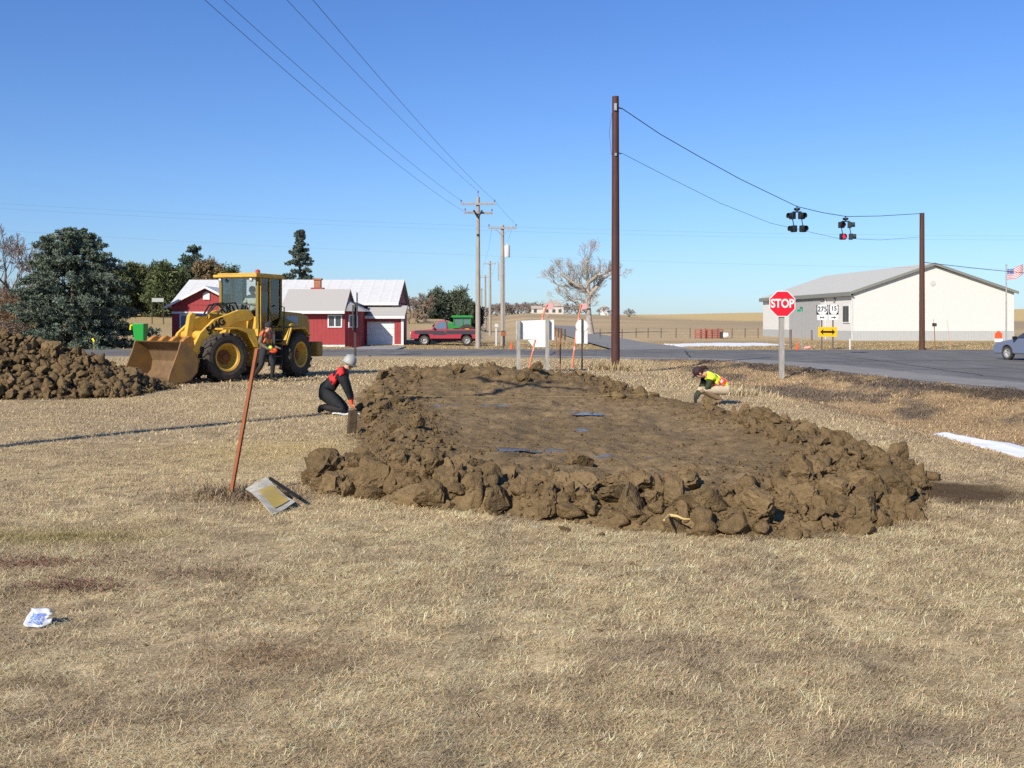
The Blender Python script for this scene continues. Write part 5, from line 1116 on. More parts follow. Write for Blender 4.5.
def bare(name, x, d, h, spread, label, seed, m, group=None, depth=6, r0=None, first=None, zb=None, dens=1.0, twig=0.02, cat='tree', base_split=0.25, gens=None):
    """leafless tree: recursive limbs, each segment a tapered tube"""
    rnd = random.Random(seed); zb = gz(x, d) if zb is None else zb
    o = empty(name, (x, d, zb), 0, label, cat, group); tk, cr = MB(), MB(); r0 = r0 or h*0.035
    def grow(p, dv, L, r, k, mb):
        pts = [p]; rs = [r]; n = 3; q = p
        for i in range(n):
            dv = (dv+Vector((rnd.gauss(0, .16), rnd.gauss(0, .16), rnd.gauss(0.03, .12)))).normalized(); q = q+dv*L/n; pts.append(q); rs.append(max(twig, r*(1-0.42*(i+1)/n)))
        mb.tube(pts, rs, 7 if k > 4 else (5 if k > 2 else 3), cap=False)
        if k <= 0: return
        nb = 2 if rnd.random() < 0.45*dens else 3
        for j in range(nb+(1 if k < 3 else 0)):
            t = 1.0 if j == 0 else rnd.uniform(0.35, 0.95); s = pts[1+min(2, int(t*2.99))] if j else q
            side = Vector((rnd.gauss(0, 1), rnd.gauss(0, 1), rnd.gauss(0.1, 0.6))).normalized(); ang = rnd.uniform(0.25, 0.5) if j == 0 else rnd.uniform(0.5, 1.05)
            nd = (dv*math.cos(ang)+side*math.sin(ang)*spread); nd.z += 0.06; grow(s, nd.normalized(), L*rnd.uniform(0.62, 0.84), rs[-1]*(0.9 if j == 0 else 0.68), k-1, cr)
    if first:
        for pts, rs in first[0]: tk.tube([Vector(p) for p in pts], rs, 10, cap=False)
        for (p, dv, L, r, k) in first[1]: grow(Vector(p), Vector(dv).normalized(), L, r, k, cr)
    else:
        tk.tube([(0, 0, -0.3), (0.02*h, 0, h*base_split*0.5), (0.0, 0, h*base_split)], [r0*1.25, r0, r0*0.85], 9, cap=False)
        for j in range(4):
            q = j*1.57+rnd.uniform(-.4, .4); grow(Vector((0, 0, h*base_split*rnd.uniform(0.75, 1))), Vector((math.cos(q)*spread*0.75, math.sin(q)*spread*0.75, 0.9)).normalized(), h*0.26, r0*0.6, depth-1, cr)
    if tk.v: tk.build('trunk', m, o, smooth=True, fix=False)
    cr.build('crown', m, o, smooth=True, fix=False); return o
# the old cottonwood behind the rusty pole
D = 150.0; s = D/F; x0 = GX(588.5, D); zb = gz(x0, D)
def cw(px, py, dy=0): return Vector(((px-588.5)*s, dy, H-(py-HZ)*s-zb))
first = ([([cw(590.5, 335), cw(589, 320), cw(588, 305), cw(588.5, 292)], [0.62, 0.43, 0.38, 0.34]), ([cw(588, 295), cw(588, 280), cw(586, 266), cw(588, 258)], [0.4, 0.28, 0.18, 0.08]),
          ([cw(587.5, 294), cw(582, 288), cw(570, 281, -1), cw(561, 274, -1)], [0.36, 0.28, 0.2, 0.1]), ([cw(584, 290), cw(572, 285, 1), cw(562, 286, 2), cw(554, 282, 2)], [0.26, 0.2, 0.14, 0.08]),
          ([cw(589.5, 296), cw(596, 288), cw(604, 278, 1), cw(611, 274, 1), cw(622, 275, 1)], [0.4, 0.32, 0.22, 0.15, 0.06]), ([cw(590, 282), cw(596, 276, -2), cw(604, 274, -2), cw(612, 270, -2)], [0.26, 0.2, 0.14, 0.08]),
          ([cw(587, 312), cw(579, 305, -1), cw(570, 299, -1), cw(565, 302, -1)], [0.3, 0.22, 0.16, 0.07]), ([cw(586, 306), cw(583, 299, 2), cw(579, 299, 2)], [0.2, 0.14, 0.07])], [])
rb = random.Random(9)
for pts, rs in first[0][1:]:
    for i in range(1, len(pts)):
        for j in range(6):
            p = pts[i-1].lerp(pts[i], rb.uniform(0.2, 1)); dv = (pts[i]-pts[i-1]).normalized()+Vector((rb.gauss(0, .7), rb.gauss(0, .7), rb.gauss(0.35, .5)))
            first[1].append((p, dv, rb.uniform(0.9, 1.55)*(0.55 if p.x > 1.5 else 1.05), max(0.035, rs[i]*0.4), 3))
bare('cottonwood_tree', x0, D, 11, 0.8, 'big leafless cottonwood with a forked trunk behind the rusty pole', 21, M_BARKLT, None, 3, first=first, zb=zb, twig=0.014)
# left edge: tall bare tree and brown thicket around the spruce
M_TWIG = mat('brown_twigs', (0.20, 0.145, 0.105), 0.9, var=0.2, scale=3); M_TWIGP = mat('purple_grey_twigs', (0.20, 0.165, 0.15), 0.9, var=0.2, scale=3); M_THICK = mat('russet_twigs', (0.20, 0.13, 0.08), 0.9, var=0.25, scale=2)
bare('bare_tree', GX(20, 82), 82, 9.4, 0.95, 'tall leafless tree above the thicket at the left edge', 31, M_TWIGP, None, 6, zb=0.3, twig=0.022)
bare('bare_tree', GX(46, 88), 88, 8.6, 0.9, 'leafless tree showing just behind the crown of the blue spruce', 35, M_TWIGP, None, 5, zb=0.3, twig=0.02)
for i, (px, D, h, lab) in enumerate([(-12, 74, 5.2, 'russet thicket bush cut by the left edge of the frame'), (6, 76, 5.6, 'russet thicket bush below the tall leafless tree'), (24, 75, 5.0, 'russet thicket bush touching the blue spruce at left'), (8, 68, 2.6, 'low dark bush above the dirt heap at the left edge'), (-20, 70, 4.2, 'outermost thicket bush left of the frame edge'), (14, 79, 5.8, 'tall brown thicket bush behind the others at the left edge'), (34, 80, 5.4, 'brown thicket bush peeping out from behind the blue spruce'), (-4, 81, 6.2, 'rearmost brown thicket bush at the left edge')]):
    bare('thicket_bush', GX(px, D), D, h, 1.1, lab, 50+i, M_THICK if i != 3 else M_TWIG, 'thicket at the left edge', 6, dens=0.6, zb=0.0, base_split=0.08, twig=0.016, cat='bush', r0=0.09)
# brown scrub and trees right of the house, woods on the ridge
for i, (px, ty, D, sp, lab) in enumerate([(416, 292, 140, 1.0, 'grey-brown leafless bush right of the garage'), (424, 294, 146, 1.0, 'grey-brown leafless bush in front of the dark pines'), (408, 297, 138, 1.0, 'brown leafless bush directly behind the garage corner'), (217, 262, 170, 0.8, 'thin leafless tree above the red gable roof'), (146, 262, 175, 0.8, 'thin leafless tree behind the cedar row')]):
    x = GX(px, D); zb = gz(x, D); bare('bare_tree', x, D, (H-(ty-HZ)/F*D-zb)*(1.25 if i < 3 else 1.0), sp, lab, 70+i, M_TWIG if i != 3 else M_TWIGP, 'leafless trees around the red house', 5, zb=zb, base_split=0.12, twig=0.035)
protos = []
for i in range(4):
    t_ = bare('ridge_tree', 0, 0, 10.0, 1.15, 'x', 90+i, mat('ridge_twigs', (0.22, 0.175, 0.15), 0.9, var=0.2, scale=0.6), 'leafless trees on the far ridge', 5, zb=0, base_split=0.1, twig=0.085); protos.append(t_)
used = set()
ridge = [(490, 304, 445), (497, 306, 450), (503, 302, 455), (509, 305, 450), (515, 302, 450), (521, 301, 455), (527, 304, 450), (532, 303, 455), (538, 302, 450), (545, 304, 455)]+[(487, 307, 430), (494, 303, 425), (501, 304, 440), (506, 301, 430), (512, 304, 435), (518, 303, 440), (524, 305, 430), (529, 302, 435), (535, 301, 445), (541, 303, 440), (563, 304, 460), (570, 302, 455), (577, 305, 460), (606, 306, 450), (612, 309, 460), (600, 308, 470), (629, 308, 400), (479, 309, 420)]
for i, (px, ty, D) in enumerate(ridge):
    x = GX(px, D); zb = gz(x, D)-0.4; h = (H-(ty-HZ)/F*D-zb)*1.12; k = i % 4
    o = protos[k] if k not in used else copy_tree(protos[k]); used.add(k)
    o.location = (x, D, zb); sc = h/9.0; o.scale = (sc*1.2, sc*1.2, sc); o.rotation_euler = (0, 0, i*1.3)
    tag(o, 'leafless brown tree in the woods on the far ridge' if i < 20 or i == 27 else ['leafless tree right of the white farmhouse on the ridge', 'leafless tree between the farmhouse and the cottonwood', 'leafless tree in line with the cottonwood trunk', 'round leafless tree left of the rusty pole on the ridge', 'small leafless tree touching the rusty pole on the ridge', 'small leafless tree right of the cottonwood on the ridge', 'round grey bush alone on the skyline right of the rusty pole'][i-20])
# farmhouse on the ridge
D = 430.0; x = GX(553, D); zb = gz(x, D)
o = empty('farmhouse', (x, D, zb-0.3), 0, 'pale farmhouse with a hipped roof far off on the ridge', 'house')
mb = MB(); mb.bb(-4.2, 4.2, -3, 3, 0, 3.4); mb.bb(-9.0, -4.2, -2, 2, 0, 2.4); mb.build('wall', mat('farmhouse_cream', (0.55, 0.50, 0.44), 0.8), o)
mb = MB(); mb.add([(-4.7, -3.5, 3.4), (4.7, -3.5, 3.4), (4.7, 3.5, 3.4), (-4.7, 3.5, 3.4), (-1.6, 0, 5.9), (1.6, 0, 5.9)], [(0, 1, 5, 4), (1, 2, 5), (2, 3, 4, 5), (3, 0, 4), (3, 2, 1, 0)]); mb.prism([(-2.4, 2.4), (2.4, 2.4), (0, 3.7)], -9.2, -4.2, 'yz'); mb.build('roof', mat('farmhouse_roof', (0.40, 0.33, 0.28), 0.8), o)
for xx in (-7.4, -2.6, 0.2, 2.8): mb = MB(); mb.bb(xx-0.6, xx+0.6, -3.06 if xx > -4 else -2.06, -2.9 if xx > -4 else -1.9, 0.8, 2.2); mb.build('window', M_DGLASS, o)
D = 460; x = GX(604, D); o = empty('farm_shed', (x, D, gz(x, D)-0.3), 0, 'tiny white shed on the ridge left of the rusty pole', 'shed')
mb = MB(); mb.bb(-1.6, 1.6, -1.5, 1.5, 0, 3.6); mb.build('wall', M_WHITE, o); mb = MB(); mb.prism([(-1.9, 3.6), (1.9, 3.6), (0, 4.8)], -1.7, 1.7, 'xz'); mb.build('roof', M_SHINGLE, o)
o = empty('billboard', (GX(158, 128), 128, gz(GX(158, 128), 128)), 0, 'small white board on two legs before the cedar row', 'sign'); 
zc = H-(300-HZ)/F*128-o.location.z
mb = MB(); mb.bb(-0.75, 0.7, -0.03, 0.03, zc-0.24, zc+0.24); mb.build('board', mat('board_pale', (0.34, 0.36, 0.34), 0.6), o)
for xx in (-0.75, 0.65): post(o, xx, 0.06, -0.2, zc+0.2, 0.1, M_DARKPOST, 'leg')
# ------------------------------------------------------------------ wheel loader
def wheel(parent, M, R, wd, tyre_m, rim_m, lugs=18, name='wheel', dish=-1, rimr=0.56, dirt=None):
    """axis along local y; outer face towards +y when dish=1"""
    h = wd/2; t = MB(M)
    t.lathe([(R*rimr, -h*0.85), (R*0.72, -h), (R*0.88, -h*0.97), (R*0.955, -h*0.8), (R*0.965, 0), (R*0.955, h*0.8), (R*0.88, h*0.97), (R*0.72, h), (R*rimr, h*0.85), (R*rimr, -h*0.85)], axis='y', n=40)
    for k in range(lugs):
        for s in (-1, 1):
            a = 2*math.pi*(k+(0.5 if s > 0 else 0))/lugs; b = a+0.16*s*0+0.14
            rot = Matrix.Rotation(-a, 3, 'Y') @ Matrix.Rotation(0.5*s, 3, 'X')
            c = Vector((R*0.965*math.cos(a), s*h*0.5, R*0.965*math.sin(a))); rr = Matrix.Rotation(-a, 3, 'Y') @ Matrix.Rotation(s*0.55, 3, 'X')
            t.box(c, (R*0.07, h*1.0, R*0.15), rr)
    o = t.build(name, tyre_m, parent)
    m = MB(M); d = dish
    m.lathe([(0, d*h*0.15), (R*0.16, d*h*0.15), (R*0.18, d*h*0.0), (R*0.36, d*h*-0.05), (R*0.46, d*h*0.45), (R*0.50, d*h*0.82), (R*rimr*1.03, d*h*0.9), (R*rimr*1.05, d*h*0.80), (R*rimr, d*h*0.5), (R*rimr, -d*h*0.8), (0, -d*h*0.8)], axis='y', n=32)
    rm = m.build('rim', rim_m, o, smooth=True)
    m = MB(M); m.lathe([(0, d*h*0.42), (R*0.13, d*h*0.40), (R*0.15, d*h*0.18), (R*0.31, d*h*0.05), (R*0.31, d*h*-0.02)], axis='y', n=20); m.build('hub', dirt or rim_m, o, smooth=True)
    return o
def loader():
    J = Vector((-8.38, 32.6, 0)); thr, thf = math.radians(72), math.radians(48)
    o = empty('wheel_loader', (J.x, J.y, 0.0), math.pi+thr, 'yellow articulated wheel loader with its bucket resting on the dirt heap', 'wheel loader')
    Fm = Matrix.Rotation(thf-thr, 4, 'Z')     # front half is turned on the centre joint
    T = lambda x, y, z: Matrix.Translation((x, y, z))
    R, wd, tr = 0.73, 0.50, 0.95
    M_HUB = mat('rusty_hub', (0.26, 0.10, 0.03), 0.8, col2=(0.16, 0.07, 0.025), scale=6)
    for s in (1, -1):
        wheel(o, Fm @ T(1.40, s*tr, R), R, wd, M_TYRE, M_YEL, dish=s, dirt=M_HUB)
        wheel(o, T(-1.38, s*tr, R), R, wd, M_TYRE, M_YEL, dish=s, dirt=M_HUB)
    # front half
    m = MB(Fm); m.bb(0.25, 2.0, -0.42, 0.42, 0.55, 1.25); m.tube([(1.4, -0.8, R), (1.4, 0.8, R)], 0.17, 12); m.bb(0.1, 0.9, -0.5, 0.5, 1.0, 1.55); m.build('front_frame', M_YEL, o, bevel=0.02)
    m = MB(Fm)
    for s in (-1, 1): m.prism([(0.15, 1.2), (1.15, 1.2), (0.75, 2.02), (0.35, 2.12), (0.1, 1.9)], s*0.40-0.04, s*0.40+0.04, 'xz')
    m.build('loader_tower', M_YEL, o)
    for s in (-1, 1):
        m = MB(Fm); m.prism([(0.12, 1.93), (0.32, 2.16), (0.7, 2.15), (1.55, 1.86), (2.02, 1.45), (2.30, 0.95), (2.43, 0.55), (2.37, 0.36), (2.25, 0.38), (2.14, 0.72), (1.85, 1.12), (1.4, 1.46), (0.75, 1.78), (0.3, 1.82)], s*0.62-0.06, s*0.62+0.06, 'xz')
        bo = m.build('boom_arm', M_YEL, o, bevel=0.015)
        if s > 0:
            a = math.atan2(1.90-1.47, 0.95-1.85)   # reads along the arm from the bucket up to the cab
            base = Fm @ T(1.50, 0.683, 1.66) @ Matrix.Rotation(math.pi, 4, 'Z') @ RX90 @ Matrix.Rotation(math.radians(31), 4, 'Z')
            text('lettering', '544G', 0.32, base, M_BLKPAINT, bo, 0.003, 0.95, 0.012)
        m = MB(Fm); m.tube([(0.55, s*0.48, 1.0), (1.35, s*0.5, 1.25)], 0.085, 10); c = m.build('lift_cylinder', M_YEL, o, smooth=True)
        m = MB(Fm); m.tube([(1.35, s*0.5, 1.25), (1.8, s*0.52, 1.32)], 0.045, 8); m.build('piston_rod', M_CHROME, c, smooth=True)
        # front fender
        m = MB(Fm); m.prism([(0.45, 1.56), (1.02, 1.62), (1.55, 1.60), (1.55, 1.55), (1.05, 1.57), (0.72, 1.45), (0.40, 1.02), (0.32, 0.98), (0.34, 1.2)], s*0.70 if s > 0 else s*1.14, s*1.14 if s > 0 else s*0.70, 'xz'); m.build('front_fender', M_YEL, o)
    m = MB(Fm); m.tube([(1.8, -0.66, 1.38), (1.8, 0.66, 1.38)], 0.14, 14); m.build('cross_tube', M_YEL, o, smooth=True)
    m = MB(Fm); m.prism([(1.80, 2.0), (1.92, 2.08), (2.02, 1.98), (2.12, 1.4), (2.08, 0.95), (1.97, 0.9), (1.93, 1.35)], -0.09, 0.09, 'xz'); m.build('bell_crank', M_YEL, o, bevel=0.02)
    m = MB(Fm); m.tube([(0.5, 0, 1.9), (1.35, 0, 1.98)], 0.11, 12); c = m.build('tilt_cylinder', M_YEL, o, smooth=True)
    m = MB(Fm); m.tube([(1.35, 0, 1.98), (1.85, 0, 2.0)], 0.05, 8); m.build('piston_rod', M_CHROME, c, smooth=True)
    m = MB(Fm)
    for s in (-1, 1):
        pts = [(0.55, s*0.14, 1.98), (0.85, s*0.2, 2.32), (1.2, s*0.18, 2.30), (1.42, s*0.1, 2.03)]; m.tube(pts, 0.028, 8)
        m.tube([(0.4, s*0.3, 2.0), (0.62, s*0.36, 2.38), (0.95, s*0.34, 2.34), (1.2, s*0.3, 2.02)], 0.025, 8)
    m.build('hydraulic_hose', M_BLACK, o, smooth=True)
    m = MB(Fm); m.bb(2.0, 2.44, -0.08, 0.08, 0.86, 1.02); m.build('bucket_link', M_YEL, o)
    # bucket: curved shell open to the front
    bw = 1.3; m = MB(Fm)
    prof = [(3.48, 0.04), (3.0, 0.05), (2.72, 0.13), (2.52, 0.34), (2.47, 0.62), (2.58, 0.92), (2.86, 1.16), (3.02, 1.23)]; th = 0.045
    outer = []
    for i, p in enumerate(prof):
        a = Vector(prof[max(i-1, 0)]); b = Vector(prof[min(i+1, len(prof)-1)]); t = (b-a).normalized(); outer.append((p[0]-(-t.y)*-th*1, p[1]) if False else (p[0]+(-t.y)*-th*-1*0+(-abs(t.y))*th, p[1]-abs(t.x)*th*0.8))
    m.prism(prof+outer[::-1], -bw, bw, 'xz')
    bk = m.build('bucket', M_DIRTY, o)
    side = [(3.44, 0.06)]+prof[1:]+[(3.12, 0.92), (3.36, 0.34)]
    for s in (-1, 1):
        m = MB(Fm); m.prism(side, s*bw-0.025, s*bw+0.025, 'xz'); m.build('side_plate', mat('worn_yellow_steel', (0.30, 0.165, 0.045), 0.6, col2=(0.17, 0.105, 0.05), scale=2.5), bk)
    m = MB(Fm); m.bb(3.4, 3.62, -bw, bw, 0.01, 0.04); m.build('cutting_edge', M_GALV, bk)
    for y in (-0.95, -0.32, 0.30, 0.92):
        m = MB(Fm); m.prism([(2.5, 0.95), (2.40, 1.05), (2.44, 1.32), (2.58, 1.38), (2.72, 1.30), (2.86, 1.17)], y-0.10, y+0.10, 'xz'); m.build('coupler_lug', mat('worn_orange_paint', (0.55, 0.24, 0.04), 0.6, col2=(0.28, 0.13, 0.04), scale=5), bk, bevel=0.02)
    # rear half
    m = MB(); m.bb(-2.5, 0.25, -0.45, 0.45, 0.5, 1.2); m.tube([(-1.38, -0.8, R), (-1.38, 0.8, R)], 0.17, 12); m.tube([(0, 0, 0.5), (0, 0, 1.5)], 0.16, 12); m.build('rear_frame', M_YEL, o, bevel=0.02)
    m = MB(); m.prism([(-2.92, 1.15), (-1.05, 1.15), (-1.05, 2.14), (-2.4, 2.08), (-2.82, 1.98), (-2.92, 1.7)], -0.64, 0.64, 'xz'); hood = m.build('engine_hood', mat('shaded_loader_yellow', (0.46, 0.26, 0.03), 0.5, col2=(0.36, 0.21, 0.03), scale=3), o, bevel=0.04)  # hood is loader yellow; the shade on its side is put into this darker colour
    m = MB(); m.bb(-2.1, -1.35, 0.642, 0.65, 1.74, 1.98); m.build('maker_plate', mat('pale_blue_plate', (0.3, 0.36, 0.45), 0.5), hood)
    m = MB()
    for k in range(7): m.bb(-2.945, -2.925, -0.5, 0.5, 1.25+0.09*k, 1.30+0.09*k)
    m.build('radiator_grille', M_BLKPAINT, hood)
    m = MB(); m.tube([(-2.0, 0.0, 2.05), (-2.0, 0, 2.75)], [0.07, 0.06], 10); m.build('exhaust_stack', M_BLACK, o, smooth=True)
    m = MB(); m.bb(-3.2, -2.8, -1.0, 1.0, 0.62, 1.12); m.build('counterweight', mat('dark_yellow_cast', (0.34, 0.20, 0.035), 0.6), o, bevel=0.06)
    for s in (-1, 1):
        a, b = (0.66, 1.16) if s > 0 else (-1.16, -0.66)
        m = MB(); m.prism([(-0.55, 1.05), (-0.5, 1.10), (-0.8, 1.60), (-1.7, 1.62), (-2.05, 1.35), (-2.0, 1.32), (-1.66, 1.56), (-0.85, 1.55)], a, b, 'xz'); m.build('rear_fender', M_YEL, o)
    m = MB(); m.hexa([(-0.75, 0.66, 1.66), (-1.15, 0.66, 1.66), (-1.15, 1.14, 1.66), (-0.75, 1.14, 1.66)], [(-0.95, 0.66, 1.95), (-1.35, 0.66, 1.9), (-1.35, 1.10, 1.72), (-0.95, 1.10, 1.77)]); m.build('tank_cover', M_YEL, o, bevel=0.02)
    m = MB()
    for k in range(4): m.bb(-0.52, -0.12, 0.74, 0.98, 0.42+0.26*k, 0.46+0.26*k)
    m.bb(-0.56, -0.52, 0.74, 0.98, 0.4, 1.5); m.bb(-0.12, -0.08, 0.74, 0.98, 0.4, 1.5); m.build('step_ladder', mat('dark_steel', (0.05, 0.045, 0.04), 0.6), o)
    m = MB(); m.tube([(-0.6, 1.0, 1.4), (-0.62, 1.0, 2.25), (-0.75, 0.75, 2.3)], 0.02, 6); m.build('grab_rail', M_BLKPAINT, o); m = MB(); m.tube([(0.0, 0.98, 1.4), (0.02, 0.85, 2.2)], 0.02, 6); m.build('grab_rail', M_BLKPAINT, o)
    # cab
    x0, x1, hy, zb, zt = -1.0, 0.42, 0.70, 1.20, 3.28
    m = MB(); m.bb(x0, x1, -hy, hy, zb, 1.58); m.hexa([(x1-0.06, -hy, 1.58), (x1, -hy, 1.58), (x1, hy*0.30, 1.58), (x1-0.06, hy*0.30, 1.58)], [(x1-0.06, -hy, 2.0), (x1, -hy, 2.0), (x1, hy*0.30, 2.0), (x1-0.06, hy*0.30, 2.0)])
    m.bb(x1-0.06, x1, hy*0.30, hy, 1.58, 1.95); m.build('cab_base', M_YEL, o, bevel=0.01)
    cab = MB(); pr = 0.045
    for (x, y) in ((x1-pr, hy-pr), (x1-pr, -hy+pr), (x0+pr, hy-pr), (x0+pr, -hy+pr), (-0.28, hy-pr), (-0.28, -hy+pr)): MB().bb(x-pr, x+pr, y-pr, y+pr, 1.58, zt-0.12).build('cab_post', mat('olive_post', (0.22, 0.15, 0.03), 0.5), o)
    m = MB(); m.bb(x0-0.08, x1+0.22, -hy-0.08, hy+0.08, zt-0.12, zt-0.03); m.bb(x0, x1+0.1, -hy, hy, zt-0.03, zt+0.02); roof = m.build('cab_roof', M_YEL, o, bevel=0.025)
    m = MB(); m.lathe([(0, 0.0), (0.08, 0.0), (0.07, 0.12), (0.0, 0.15)], (-0.2, 0.3, zt+0.02), 'z', 12); m.build('beacon', mat('beacon_red', (0.45, 0.05, 0.03), 0.3), roof)
    for s in (-1, 1): m = MB(); m.lathe([(0, 0.07), (0.055, 0.06), (0.06, 0.05), (0.06, 0.0), (0, -0.03)], (x1+0.14, s*0.55, zt-0.20), 'x', 12); m.build('work_light', M_GALV, roof)
    for nm, a in (('windscreen', (x1-0.03, x1-0.02, -hy+0.09, hy-0.09, 2.0, zt-0.13)), ('rear_window', (x0+0.02, x0+0.03, -hy+0.09, hy-0.09, 1.9, zt-0.13)), ('side_window', (-0.92, -0.33, hy-0.04, hy-0.03, 1.6, zt-0.13)), ('side_window', (-0.92, -0.33, -hy+0.03, -hy+0.04, 1.6, zt-0.13)), ('side_window', (-0.23, x1-0.1, -hy+0.03, -hy+0.04, 1.6, zt-0.13))):
        m = MB(); m.bb(*a); m.build(nm, M_GLASS, o)
    m = MB(); m.bb(-0.24, -0.18, hy-0.02, hy+0.04, 1.5, zt-0.14); m.bb(x1-0.14, x1-0.08, hy-0.02, hy+0.04, 1.5, zt-0.14); m.bb(-0.18, x1-0.14, hy-0.02, hy+0.04, 1.5, 1.56); dr = m.build('door', M_YEL, o)
    m = MB(); m.bb(-0.18, x1-0.14, hy, hy+0.01, 1.56, zt-0.14); m.build('door_glass', M_GLASS, dr)
    m = MB(); m.bb(-0.72, -0.2, -0.28, 0.28, 1.58, 1.98); m.bb(-0.84, -0.70, -0.28, 0.28, 1.9, 2.7); m.build('seat', M_BLACK, o, bevel=0.05)
    m = MB(); m.tube([(0.28, 0, 1.58), (0.1, 0, 2.25)], 0.04, 8); m.tube([(0.1+0.03*math.sin(q), 0.2*math.cos(q), 2.28+0.2*math.sin(q)*0.5) for q in [k*math.pi/8 for k in range(17)]], 0.018, 6); m.build('steering_wheel', M_BLKPAINT, o)
    m = MB(); m.tube([(x1-0.05, hy, 2.95), (x1+0.05, hy+0.25, 2.95)], 0.015, 6); m.bb(x1+0.0, x1+0.05, hy+0.16, hy+0.36, 2.7, 3.0); m.build('mirror', M_BLKPAINT, o)
    m = MB(); m.bb(x1+0.0, x1+0.10, -0.02, 0.10, 1.98, 2.16); m.build('front_lamp', M_WHITE, o)
    return o
LOADER = loader()

# ------------------------------------------------------------------ pickup, tractor, car, hopper
def pickup():
    D = 79.0; xc = GX(446.5, D); o = empty('pickup_truck', (xc, D, gz(xc, D)), math.pi, 'old red pickup with a dark side band parked facing left by the garage', 'pickup truck')
    M_PR = mat('pickup_red', (0.36, 0.03, 0.05), 0.35, var=0.08, spec=0.5); M_BAND = mat('charcoal_band', (0.045, 0.045, 0.055), 0.4); hw = 0.98
    body = [(2.60, 0.55), (2.66, 0.80), (2.60, 1.08), (2.3, 1.14), (1.15, 1.20), (1.0, 1.20), (-0.05, 1.22), (-2.6, 1.20), (-2.64, 0.62), (-2.6, 0.5)]
    m = MB(); 
    def arch(cx): return [(cx+0.44*math.cos(a), 0.5+0.44*math.sin(a)*1.02) for a in [math.pi*k/10 for k in range(11)]]
    poly = body[:-1]+[(-2.62, 0.5)]+arch(-1.58)[::-1]+arch(1.62)[::-1]+[(2.6, 0.5)]
    m.prism(poly, -hw, hw, 'xz'); b = m.build('body', M_PR, o, bevel=0.03)
    m = MB()
    for s in (-1, 1): m.bb(0.0, 2.35, s*hw-0.01, s*hw+0.012, 0.86, 1.10); m.bb(-2.6, -0.04, s*hw-0.01, s*hw+0.012, 0.84, 1.12); m.bb(-0.04, 0.98, s*hw-0.01, s*hw+0.012, 0.78, 0.86)
    m.build('side_band', M_BAND, b)
    m = MB(); m.hexa([(1.1, -0.92, 1.2), (1.1, 0.92, 1.2), (-0.1, 0.92, 1.2), (-0.1, -0.92, 1.2)], [(0.55, -0.78, 1.84), (0.55, 0.78, 1.84), (-0.02, 0.78, 1.84), (-0.02, -0.78, 1.84)]); cb = m.build('cab', M_PR, o, bevel=0.03)
    for s in (-1, 1):
        m = MB(); m.hexa([(0.94, s*0.925, 1.24), (0.0, s*0.925, 1.24), (0.0, s*0.90, 1.24), (0.94, s*0.90, 1.24)], [(0.52, s*0.805, 1.76), (0.04, s*0.805, 1.76), (0.04, s*0.78, 1.76), (0.52, s*0.78, 1.76)]); m.build('side_window', mat('pickup_glass', (0.10, 0.16, 0.22), 0.06, spec=0.7), cb)
        m = MB(); m.box((0.86, s*1.06, 1.28), (0.1, 0.14, 0.14)); m.build('mirror', M_BLKPAINT, cb)
        m = MB(); m.bb(0.02, 0.14, s*hw-0.01, s*hw+0.025, 1.02, 1.06); m.build('handle', M_CHROME, b)
        m = MB(); m.bb(2.56, 2.68, s*0.72-0.14, s*0.72+0.14, 0.82, 1.0); m.build('headlight', M_SILVER, b)
    m = MB(); m.hexa([(1.06, -0.82, 1.25), (1.06, 0.82, 1.25), (1.0, 0.82, 1.25), (1.0, -0.82, 1.25)], [(0.60, -0.70, 1.78), (0.60, 0.70, 1.78), (0.52, 0.70, 1.78), (0.52, -0.70, 1.78)]); m.build('windscreen', _mats['pickup_glass'], cb)
    m = MB(); m.bb(2.62, 2.76, -0.95, 0.95, 0.46, 0.64); m.build('bumper', M_CHROME, o); m = MB(); m.bb(-2.76, -2.62, -0.9, 0.9, 0.46, 0.6); m.build('bumper', M_CHROME, o)
    m = MB(); m.bb(-2.4, 2.4, -0.68, 0.68, 0.32, 0.95); m.build('chassis', M_BLKPAINT, o)
    for x in (1.62, -1.58):
        for s in (-1, 1): wheel(o, Matrix.Translation((x, s*0.86, 0.37)), 0.37, 0.24, M_TYRE, M_GALV, 26, dish=s, rimr=0.6)
pickup()
M_JG = mat('farm_green', (0.02, 0.24, 0.04), 0.45, spec=0.4); M_JY = mat('farm_yellow', (0.75, 0.62, 0.02), 0.45)
